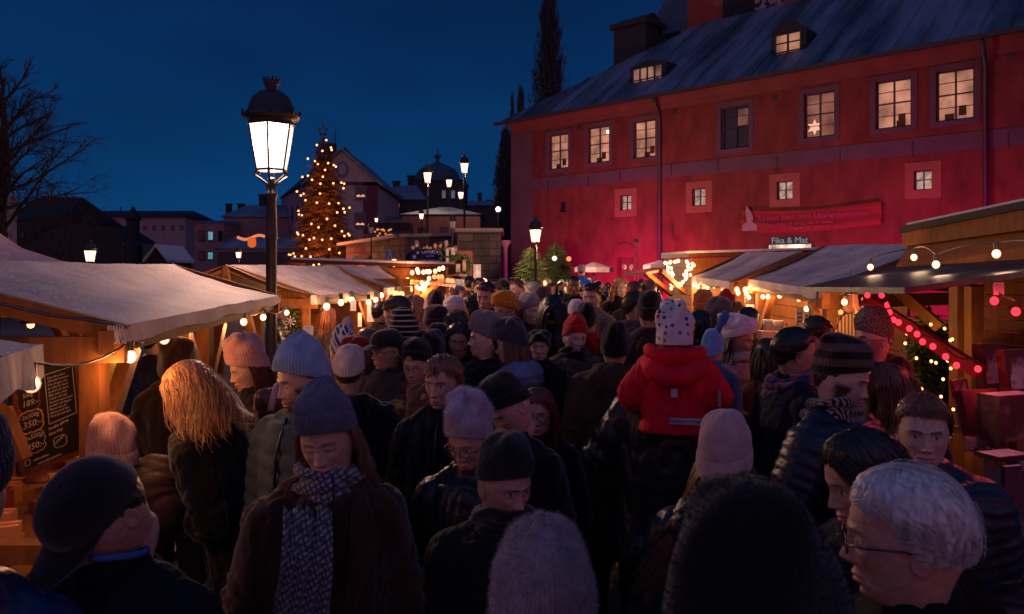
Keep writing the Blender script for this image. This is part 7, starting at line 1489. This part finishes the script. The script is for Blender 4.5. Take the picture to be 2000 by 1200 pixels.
# big heads at the bottom
pl(1060, 1212, 1.42, 178, 'person at the bottom centre in a fuzzy pale grey pink ribbed beanie', res=3, hair='short', hairc='brown', hat='beanie', hatc='97878a', hatp=dict(cuff=.075, top=.195, ribs=64, ribamp=.003, lump=.006, width=1.08, line=.0, point=1, slouch=.0), fuzzn=12000, fl=.010, coatc='101018', bulk=.02)
pl(1415, 912, 2.5, 168, 'woman seen from behind in a smooth beige beanie with auburn hair over one shoulder', res=3, fem=1, hair='long', hairc='auburn', hairp=dict(len=.36, wave=.008, wind=(.5, 0, 0)), hat='beanie', hatc='b8958c', hatp=dict(cuff=.062, top=.185, ribamp=.0004, lump=.003, crown_seams=1, line=.0), coat='coat', coatc='1d1b22', coatk='nylon', collar='hoodbig', bulk=.03, body=165)
pl(1466, 1148, 1.06, 176, 'person in a huge black fluffy hood filling the bottom right of centre', res=3, hair='short', hairc='black', hat='hood', hatc='0d0d11', hatk='felt', hatp=dict(top=.160, width=1.5, lump=.008, line=-.17, tilt=0), fuzzn=14000, fl=.007, coatc='0b0b0e', coatk='felt', bulk=.02, wide=.92)
pl(1772, 1052, 1.36, -84, 'white haired man with thin glasses in profile at the bottom right', pitch=4, res=3, age=1.4, hair='short', hairc='white', browc='grey', hairp=dict(th=.013, len=.075, w=.0014, n=4200, lift=1.07, sweep=(.2, 1.3), front=.066, back=-.055), glasses=1, coatc='0d0e13', coatk='cotton', tone='pink', body=-50, beard=.12, jaw=1.02, nose=1.1, bulk=.01)
pl(1803, 845, 2.6, 6, 'young man with swept back light brown hair facing the camera in a navy jacket', pitch=2, res=3, hair='short', hairc='sandy', browc='brown', hairp=dict(th=.014, len=.10, lift=1.12, n=3200, w=.0017, sweep=(.9, 1.9), front=.074, back=-.06), coat='finepuffer', coatc='10182a', coatk='nylon', tone='pale', bulk=.04, wide=1.1, body=14, collar='high', extra=front_zip)
pl(1692, 938, 1.92, -62, 'dark brown haired woman in profile behind the white haired man', pitch=16, res=3, fem=1, hair='long', hairc='dark', hairp=dict(len=.45, wave=.012, wind=(.2, .1, 0)), coatc='12141c', tone='fair', body=-40)
# right mid-ground
pl(1642, 740, 2.95, 74, 'bearded man in a brown striped beanie, knit scarf and navy quilted jacket', pitch=14, res=3, hair='short', hairc='dark', beard=.95, hat='beanie', hatc='4a3632', hatmat=stripes('soft_striped_knit', '1a1214', '5f463e', 5.5, 'Z', 1.0, .35, .65), hatp=dict(cuff=0, top=.185, ribamp=.0012, line=.03, slouch=.045, lump=.007), coat='finepuffer', coatc='111a30', coatk='nylon', scarf='wrap', scarfmat=stripes('heather_knit', '1e1a1c', '9a8880', 30, 'X', 6, .4, .7), tone='pale', body=62, bulk=.04, wide=1.05, arms=('down', 'pocket'))
pl(1552, 692, 3.7, 112, 'man with wavy combed black hair and a blue pink scarf in a dark navy jacket', pitch=4, res=2, hair='short', hairc='black', hairp=dict(th=.015, len=.10, sweep=(0, 1.6), lift=1.1), scarf='wrap', scarfmat=stripes('blue_pink_scarf', '1d3560', '8a3850', 9, 'X', 2, .4, .6), coatc='0e1526', coatk='cotton', tone='tan', body=120, bulk=.03, wide=1.05, jaw=1.05)
pl(1441, 665, 4.9, 66, 'woman in a slouchy white knit beanie with long dark curls and a pale pink coat', pitch=5, res=2, fem=1, hair='long', hairc='dark', hairp=dict(len=.34, wave=.03), hat='beanie', hatc='cfc4c0', hatp=dict(cuff=.05, top=.19, slouch=.06, ribamp=.001, lump=.010, width=1.1), coat='puffer', coatc='9a7a78', coatk='nylon', tone='tan', scarf='wrap', scarfc='b09a94', bulk=.02)
pl(1462, 634, 5.7, 15, 'dark skinned person with short curly hair behind the slouchy white beanie', res=1, hair='curly', hairc='dark', tone='dark', coatc='3a1a10')
pl(1392, 680, 4.35, 150, 'small child in a pale blue knit bonnet with one upright rabbit ear', res=2, s=.72, hair='short', hairc='blond', hat='beanie', hatc='6f93c4', hatp=dict(cuff=0, top=.155, line=-.03, ribamp=.0008), coatc='3c4a68', fuzzn=900, fl=.006, rootz=.75, legpose='none',
   extra=lambda root, Mh, C0, s, b: (lambda q: (q.tube(list(xf([(-.045, .01, .12), (-.055, .01, .17), (-.085, .01, .23), (-.11, .01, .275), (-.12, .01, .29)], Mh)), [(.016, .01), (.02, .011), (.030, .013), (.026, .012), (.008, .006)], 12), q.build('bonnet_ear', fabric('wool', '3f5f9c'), root, True)))(MB()))
pl(1707, 662, 4.3, -58, 'man with glasses in a speckled grey beanie and dark hooded coat at the right stall', pitch=4, res=2, hair='short', hairc='dark', beard=.5, glasses=1, hat='beanie', hatc='6f6058', hatmat=pm('speckled_knit', '5a4a44', .95, .1, color2=(.30, .25, .22), c2scale=130, c2lo=.48, c2hi=.58, bump=.6, bscale=200), hatp=dict(cuff=0, top=.185, ribamp=.001, line=.025), coatc='1c110f', collar='hoodbig', tone='pink', body=-40, bulk=.03)
pl(1737, 768, 3.4, 152, 'woman with smooth orange lit auburn hair seen from behind near the red bulbs', res=2, fem=1, hair='long', hairc='auburn', hairp=dict(len=.3, wave=.006), coatc='0f0b0c', bulk=.03, wide=1.1)
# ---- child on shoulders and carrier ------------------------------------
def child_extra(root, Mh, C0, s, bend):
    q = MB(); q.tube([C0 + Vector((x, y, z)) * s for x, y, z in ((.02, -.09, -.19), (.085, -.05, -.15), (.125, .02, -.13), (.115, .085, -.135), (.06, .125, -.145), (0, .135, -.15), (-.06, .125, -.145), (-.115, .085, -.135), (-.125, .02, -.13), (-.085, -.05, -.15), (-.02, -.09, -.19))], [(.025, .03)] + [(.034, .048)] * 9 + [(.025, .03)], 14)
    q.tube([C0 + Vector((x, y, z)) * s for x, y, z in ((.13, .06, -.17), (.10, .13, -.21), (.04, .165, -.245), (-.04, .165, -.245), (-.10, .13, -.21), (-.13, .06, -.17))], [(.05, .04), (.055, .05), (.05, .05), (.05, .05), (.055, .05), (.05, .04)], 14); q.build('jacket_hood', fabric('cotton', 'c8102c'), root, True)
    q = MB(); q.box(tuple(C0 + Vector((0, .168, -.315)) * s), (.034 * s, .006, .065 * s)); q.build('reflective_tab', pm('reflective_grey', (.45, .45, .48), .4), root)
    q = MB(); w_, h_ = .175 * s, .032 * s; c = C0 + Vector((-.06, .178, -.47)) * s; q.box(tuple(c), (w_, .006, h_)); lb = q.build('brand_tab', pm('grey_tab', (.36, .36, .40), .6, bump=0), root)
    tv, tf = text_geo('POLARN O. PYRET', .021 * s, .0006, 'CENTER'); t = MB(); t.add(xf(tv, Matrix.Translation((c.x, c.y + .0045, c.z - .007 * s)) @ Matrix.Rotation(PI, 4, 'Z') @ Matrix.Rotation(PI / 2, 4, 'X')), tf); t.build('lettering', pm('tab_ink', (.04, .04, .09), .7, bump=0), lb)
    q = MB(); q.box(tuple(C0 + Vector((-.235, .06, -.36)) * s), (.012, .05, .07)); q.build('sleeve_patch', pm('patch_grey', (.30, .30, .34), .5), root)
ch = pl(1317, 642, 3.65, 180, 'small child in a spotted white hat and red jacket riding on an adult’s shoulders', res=2, s=.86, hair='short', hairc='blond', hat='beanie', hatmat=dots('dotted_jersey', (.55, .53, .55)), hatp=dict(cuff=0, top=.158, ribamp=0, line=-.085, lump=.014, width=1.22, tilt=.1), coat='coat', coatc='c8102c', coatk='cotton', collar='hoodbig', bulk=.03, wide=.92, length=.60, rootz=.95, legpose='sit', legs='0d0f16', arms=([(.165, 0, -.265), (.235, .0, -.40), (.20, -.16, -.48)], [(.165, 0, -.265), (.235, .0, -.40), (.20, -.16, -.48)]), extra=child_extra)
pl(1310, 718, 3.86, 176, 'adult in a dark hooded puffer jacket carrying the red jacketed child', pitch=12, res=2, hair='short', hairc='dark', coat='coat', coatc='1b1c26', coatk='nylon', collar='hood', bulk=.05, wide=1.22, length=1.0, body=172, arms=([(.19, 0, -.285), (.34, -.02, -.52), (.20, -.22, -.42)], [(.19, 0, -.285), (.34, -.02, -.52), (.20, -.22, -.42)]))
pl(1201, 678, 4.5, 178, 'person seen from behind in a black curly hat and olive brown coat with green hood', res=2, hair='short', hairc='black', hat='beanie', hatc='0c0c0e', hatk='felt', hatp=dict(cuff=0, top=.15, ribamp=0, lump=.004, line=-.02), fuzzn=1500, fl=.010, coatc='3a2c22', coatk='cotton', collar='hoodbig', bulk=.04, wide=1.12, length=1.05)
pl(1123, 660, 5.6, 22, 'older woman in a bright red beanie and long fuzzy grey brown coat', res=2, fem=1, age=1, hair='short', hairc='grey', hat='beanie', hatc='b00c12', hatp=dict(cuff=.05, top=.195, point=1, ribamp=.001), coatc='4a3a34', coatk='felt', bulk=.04, wide=1.1, tone='pale', scarf='wrap', scarfc='14141a', length=.95)
pl(1147, 628, 6.2, 175, 'person in a red jacket and black beanie with a dark strap across the back', res=1, hat='beanie', hatc='121015', hatp=dict(cuff=0, top=.16), coatc='960a10', coatk='cotton', bulk=.03, length=1.0,
   extra=lambda root, Mh, C0, s, b: (lambda q: (q.tube([C0 + Vector((.15, .10, -.2)), C0 + Vector((.05, .185, -.35)), C0 + Vector((-.1, .18, -.6)), C0 + Vector((-.2, .08, -.75))], [(.018, .006)] * 4, 6), q.build('strap', fabric('leather', '14100f'), root)))(MB()))
pl(1054, 676, 5.4, -4, 'pale faced child in a black hood between the adults', res=1, s=.85, hat='hood', hatc='0b0b10', coatc='0b0b10', tone='pale', hatp=dict(top=.14, width=1.12))
pl(948, 664, 4.9, -80, 'man in profile facing left in a grey ribbed beanie and black hooded coat', pitch=-4, res=2, hair='short', hairc='dark', hat='beanie', hatc='6e6a6c', hatp=dict(cuff=.05, top=.19, ribs=34, ribamp=.0035), coatc='0f0e12', collar='hoodbig', bulk=.03, tone='pale', body=-40, wide=1.08)
pl(1000, 675, 4.8, -112, 'woman in a charcoal knit beanie and pale blue shiny puffer jacket', pitch=4, res=2, fem=1, hair='mid', hairc='sandy', hat='beanie', hatc='33343c', hatp=dict(cuff=0, top=.18, ribamp=.001, lump=.008), coat='puffer', coatc='5f6a8c', coatk='nylon', collar='hoodbig', body=-120, arms=('hold', 'down'), bulk=.02)
pl(987, 607, 6.3, -48, 'person in a fuzzy mustard yellow beanie with brown scarf', pitch=6, res=2, fem=1, hair='short', hairc='auburn', hat='beanie', hatc='c07a10', hatp=dict(cuff=.05, top=.17, ribamp=.001, width=1.12), fuzzn=1500, fl=.010, coatc='2a1c18', scarf='wrap', scarfc='3a2420', glasses=1)
pl(897, 668, 5.1, -6, 'young woman with long dark hair facing forward in a black coat', pitch=3, res=2, fem=1, hair='long', hairc='dark', hairp=dict(len=.34, wave=.01), coatc='0d0b0d', tone='tan')
pl(950, 581, 6.6, -22, 'tall young man with short black hair and square jaw above the crowd', res=2, hair='short', hairc='black', coatc='16110f', coatk='felt', tone='fair', hairp=dict(th=.018), jaw=1.12)
pl(886, 616, 6.5, 4, 'blond woman in a white knit hat and cream coat', res=1, fem=1, hair='long', hairc='blond', hat='beanie', hatc='cdc2bc', hatp=dict(cuff=.05, top=.17, width=1.08), coatc='8f7a6c', coatk='felt', coat='coat', bulk=.02)
pl(889, 642, 5.8, -86, 'brown haired woman in profile holding a pink cup near the ribbed beanie', res=1, fem=1, hair='mid', hairc='brown', coatc='1a1114')
pl(1034, 608, 6.5, 46, 'woman with copper hair in a pale grey beanie looking right', res=2, fem=1, hair='long', hairc='auburn', hairp=dict(len=.22, wave=.02), hat='beanie', hatc='8f8888', hatp=dict(cuff=0, top=.17, slouch=.03), coatc='2c2018', coatk='felt', tone='pale')
pl(1058, 592, 7.2, 150, 'person in a brown cap like beanie behind the copper haired woman', res=1, hat='beanie', hatc='5a3a34', hatp=dict(cuff=.04, top=.16), coatc='3a2c2c', coatk='felt')
pl(1042, 573, 8.4, -120, 'grey haired person turned away behind the pale grey beanie', res=1, hair='short', hairc='grey', coatc='1a1a20')
pl(1079, 608, 6.0, 176, 'person with very long straight black hair seen from behind', res=2, fem=1, hair='long', hairc='black', hairp=dict(len=.55, wave=.006), coatc='0b0a0c', bulk=.03)
pl(1120, 559, 9.0, 3, 'dark skinned man in a dark open jacket and light shirt', res=2, hair='buzz', hairc='black', tone='dark', coatc='10121c', coatk='cotton', extra=lambda root, Mh, C0, s, b: (lambda q: (q.prism([C0 + Vector(v) for v in ((-.05, -.165, -.2), (.05, -.165, -.2), (.075, -.17, -.6), (-.04, -.17, -.6))], (0, -.01, 0)), q.build('shirt', fabric('cotton', '8c8a98'), root)))(MB()))
pl(1155, 581, 7.0, -16, 'man with moustache and dark hair in a camel coat with a blue elbow patch', res=2, hair='short', hairc='dark', beard=.35, tone='pink', coatc='7a6452', coatk='felt', bulk=.02, body=-30, collar='high', extra=lambda root, Mh, C0, s, b: (lambda q: (q.ball(C0 + Vector((.255, -.02, -.50)), (.05, .07, .09), 12), q.build('elbow_patch', fabric('felt', '1f3058'), root, True)))(MB()))
pl(1126, 613, 6.9, 178, 'person in a plain white round cap seen from behind', res=1, s=.95, hat='beanie', hatc='b9b4b4', hatp=dict(cuff=0, top=.14), coatc='26222c')
def backpack(root, Mh, C0, s, b):
    q = MB(); q.ball(C0 + Vector((0, .24, -.42)), (.16, .10, .20), 16); q.build('backpack', fabric('cotton', '7a2c14'), root, True)
    q = MB(); q.tube([C0 + Vector((-.09, .16, -.22)), C0 + Vector((-.07, .30, -.24)), C0 + Vector((-.10, .345, -.38))], [(.018, .006)] * 3, 6); q.build('strap', fabric('cotton', 'a0908c'), root)
pl(1242, 602, 5.9, 100, 'man with cropped dark hair and a rust red backpack', res=2, hair='short', hairc='dark', tone='fair', coatc='4a3c3c', coatk='cotton', collar='hoodbig', body=150, extra=backpack)
pl(1238, 574, 7.7, 175, 'person with short brown hair just behind the backpack wearer', res=1, hair='short', hairc='auburn', coatc='1e1418')
pl(1268, 613, 5.5, 178, 'person in a ribbed black brown beanie left of the spotted hat', res=1, hat='beanie', hatc='1c1410', hatp=dict(cuff=.05, top=.17), coatc='33211f', coatk='felt', bulk=.03)
pl(1267, 572, 7.8, 178, 'person with orange lit short hair and black scarf below the hut strut', res=1, hair='short', hairc='sandy', scarf='wrap', scarfc='101014', coatc='1a1a26')
pl(1212, 562, 9.3, 18, 'pale faced woman with loose blond hair before the red wall', res=1, fem=1, hair='long', hairc='blond', tone='pale', coatc='0e0e16')
pl(1374, 602, 6.9, 175, 'person in an orange brown knitted beanie under the fairy lights', res=1, hat='beanie', hatc='8f5024', hatp=dict(cuff=.05, top=.17, width=1.05), coatc='5a3420', bulk=.02)
pl(1401, 628, 5.7, 70, 'person in a plain grey beanie behind the rabbit ear bonnet', res=2, hat='beanie', hair='short', hatc='5c5450', hatp=dict(cuff=0, top=.19, ribamp=.0012), coatc='2a1a16', tone='fair')
pl(1438, 626, 6.7, -160, 'person in a loose brown hat between the grey and white beanies', res=1, hat='beanie', hatc='5a3624', hatp=dict(cuff=0, top=.165, lump=.012), coatc='6a4a24')
pl(1368, 642, 5.4, 165, 'person with black curls right behind the red jacketed child', res=1, fem=1, hair='long', hairc='black', hairp=dict(len=.2, wave=.05), coatc='1a1214')
pl(1415, 604, 7.4, 120, 'person wearing a red felt cap by the pine boards', res=1, hat='beanie', hatc='8a0f12', hatp=dict(cuff=0, top=.2, point=1), coatc='2a1614')
pl(1500, 700, 4.6, -150, 'person in an orange patterned scarf left of the blue pink scarfed man', res=1, s=.92, hair='mid', fem=1, hairc='dark', coatc='5a2414', scarf='wrap', scarfc='a05018')
pl(1595, 655, 5.0, -120, 'dark haired person half hidden behind the striped bag', res=1, hair='short', hairc='dark', coatc='1a0f0e')
# left mid-ground
pl(777, 616, 5.3, -58, 'man with thick brown hair bending towards the stall in a dark blue coat', pitch=16, res=2, hair='short', hairc='brown', hairp=dict(th=.022, lift=1.16), coatc='101824', coatk='cotton', tone='fair', body=-60, bulk=.03, wide=1.1)
pl(790, 656, 4.8, -142, 'person in a black and white striped beanie and grey hooded jacket', res=2, roll=6, hair='short', hairc='dark', hat='beanie', hatmat=stripes('thin_striped_knit', '16100f', 'b0a090', 9.5, 'Z', .4, .80, .88), hatp=dict(cuff=0, top=.18, ribamp=.0006, line=-.01), coatc='4a4440', coatk='cotton', collar='hood', bulk=.03)
pl(806, 603, 6.6, 168, 'person in a tan hood and tan coat beside the timber hatch', res=1, hat='hood', hatc='a07058', coatc='a07058', coatk='cotton', hatp=dict(top=.13, width=1.1), bulk=.02)
pl(852, 603, 7.0, 178, 'person in a dark brown beanie under the red baubles', res=1, hat='beanie', hatc='2a1512', hatp=dict(cuff=0, top=.18), coatc='30180f')
pl(851, 633, 5.9, 172, 'person in a dark maroon floppy hat left of the white hatted woman', res=1, hat='beanie', hatc='2e1414', hatp=dict(cuff=.05, top=.15, width=1.12), coatc='1c0f10', bulk=.03)
pl(853, 664, 5.3, 165, 'child in a vivid magenta jacket mostly hidden by dark coats', res=1, s=.85, hat='beanie', hatc='1a1420', hatp=dict(cuff=0, top=.14), coatc='b01068', coatk='nylon', coat='puffer', bulk=.03)
pl(836, 690, 4.75, 150, 'person in a black hooded jacket beside the magenta child', res=1, hat='hood', hatc='0c0c11', coatc='0c0c11', bulk=.02)
pl(885, 586, 8.6, 175, 'person with short auburn hair near the left hut', res=1, hair='short', hairc='auburn', coatc='1c1012')
pl(910, 592, 8.0, 165, 'person with a curly copper bun near the tall young man', res=1, fem=1, hair='curly', hairc='auburn', coatc='3a5070')
pl(923, 603, 7.0, -80, 'brown haired woman in profile behind the white knit hat', res=1, fem=1, hair='mid', hairc='brown', coatc='120e10')
pl(897, 573, 10.5, 10, 'boy in a small blue cap near the left hut', res=1, s=.85, hat='beanie', hatc='24406c', hatp=dict(cuff=0, top=.13), coatc='101828', tone='tan')
pl(917, 556, 11.5, 172, 'man standing dark against the hut with black hair and navy coat', res=1, hair='short', hairc='black', coatc='0b1020', bulk=.02)
pl(936, 560, 11.0, 60, 'second dark haired man in navy beside the hut', res=1, hair='short', hairc='dark', coatc='0b1224')
pl(1010, 566, 9.6, -55, 'man with tousled brown hair in a navy jacket before the fir trees', res=1, hair='short', hairc='brown', coatc='0c1626', coatk='cotton')
pl(984, 568, 9.8, 178, 'person in a black beanie right of the tall young man', res=1, hat='beanie', hatc='0b0b0e', hatp=dict(cuff=.04, top=.16), coatc='101a30')
pl(965, 572, 8.2, 150, 'blond child on the far side of the tall young man', res=1, s=.9, hair='mid', fem=1, hairc='sandy', coatc='28324c')
# people inside the left stall, seen under the canopy
pl(192, 650, 6.9, 170, 'person in a yellow reflective vest over a purple quilted coat beyond the stall', res=1, hair='short', hairc='dark', coat='finepuffer', coatc='3a2a38', coatk='nylon', length=1.12, bulk=.03, wide=1.1, extra=lambda root, Mh, C0, s, b: (lambda q: (q.tube([C0 + Vector((0, .0, z)) for z in (-.56, -.44, -.30, -.22)], [(.265, .205), (.262, .20), (.255, .185), (.17, .13)], 24, side=(1, 0, 0)), q.build('reflective_vest', pm('yellow_vest', (.50, .38, .02), .6), root, True)))(MB()))
pl(306, 668, 5.7, 120, 'person in a dark blue jacket standing behind the stall posts', res=1, hair='short', hairc='black', coatc='101626', coatk='nylon', bulk=.03, wide=1.1)
pl(520, 600, 9.4, -100, 'person in a teal jacket leaning in the stall behind the lamp post', res=1, lean=22, hair='short', hairc='dark', coatc='1c4a5a', coatk='nylon', coat='puffer', bulk=.03)
pl(640, 622, 9.0, 120, 'dark clothed person shopping behind the pompom hat', res=1, hair='mid', fem=1, hairc='auburn', coatc='1c1212')
pl(742, 612, 8.2, 140, 'person in a dark maroon coat at the second left stall', res=1, hair='short', hairc='dark', coatc='220e10')
# distant child on shoulders
pl(1136, 530, 13.5, 165, 'distant child in a bright blue jacket carried high above the crowd', res=1, s=.85, rootz=1.2, legpose='sit', hat='beanie', hatc='7a7480', hatp=dict(cuff=0, top=.14), coatc='1550a8', coatk='nylon', length=.55, arms=('front', 'front'))
pl(1137, 560, 13.7, 170, 'distant adult carrying the blue jacketed child on the shoulders', res=1, hair='short', hairc='dark', coatc='0c1020')
# ---- far crowd: copies of eight figures --------------------------------
protos = []
specs = [dict(hair='short', hairc='brown', coatc='2a1c1a'), dict(hat='beanie', hatc='15131a', hatp=dict(cuff=0, top=.16), coatc='14101a'), dict(fem=1, hair='mid', hairc='brown', coatc='2c3a52'), dict(hat='hood', hatc='10101a', coatc='10101a'),
         dict(hat='beanie', hatc='6c6468', hatp=dict(cuff=.04, top=.17), coatc='1a1a26'), dict(hair='short', hairc='sandy', coatc='4a3a34'), dict(hat='beanie', hatc='a89c9c', hatp=dict(cuff=.04, top=.17), coatc='6a504a', fem=1), dict(fem=1, hair='mid', hairc='black', coatc='0f0c10')]
rs = random.Random(77)
far = []
for row in range(12):
    Y = 9.0 + row * 1.55; n = 5 + row // 2
    x0, x1 = 855 + row * 3, 1360 - row * 8
    for k in range(n):
        px = x0 + (x1 - x0) * (k + .5 + rs.uniform(-.38, .38)) / n
        hgt = rs.uniform(1.50, 1.72); py = HY + (CAMZ - hgt) / Y * F
        far.append((px, py, Y + rs.uniform(-.5, .5), hgt))
lbls = ['distant person in the dense dark crowd far back in the square']
for i, (px, py, Y, hgt) in enumerate(far):
    k = i % 8; yaw = rs.choice([180, 160, 205, 0, 15, -20, 35, -60, 80, 5])
    if i < 8:
        r, _ = pl(px, py, Y, yaw, lbls[0], res=0 if i >= 0 else 1, group='distant people at the back of the crowd', voxel=.035, bulk=.02, **specs[i]); protos.append((r, CAMZ - (py - HY) / F * Y))
    else:
        src, h0 = protos[k]; c = copy_tree(src); h1 = CAMZ - (py - HY) / F * Y; sc_ = h1 / h0; c.location = ((px - 1000) / F * Y, Y, 0); c.rotation_euler = (0, 0, math.radians(yaw)); c.scale = (sc_, sc_, sc_)
for i, (px, py) in enumerate(((806, 483), (815, 478), (826, 486), (834, 484), (841, 487), (851, 480), (858, 479), (872, 478), (878, 486), (888, 488))):
    src, h0 = protos[(i * 3 + 1) % 8]; c = copy_tree(src); Y = 28.5; h1 = 1.6; c.location = ((px - 1000) / F * Y, Y, CAMZ - (py - HY) / F * Y - h0 * .9); c.scale = (.9, .9, .9); c.rotation_euler = (0, 0, rs.uniform(-1, 1)); c['label'] = 'tiny person watching from the stand behind the market sign'; c['group'] = 'people standing behind the market sign'
stp_ = MB(); a = P(845, 0, 28.5); stp_.box((a.x, 28.7, .62), (3.0, 1.6, 1.24)); tag(stp_.build('platform', M['wooddark']), 'raised wooden platform behind the market sign', 'platform')
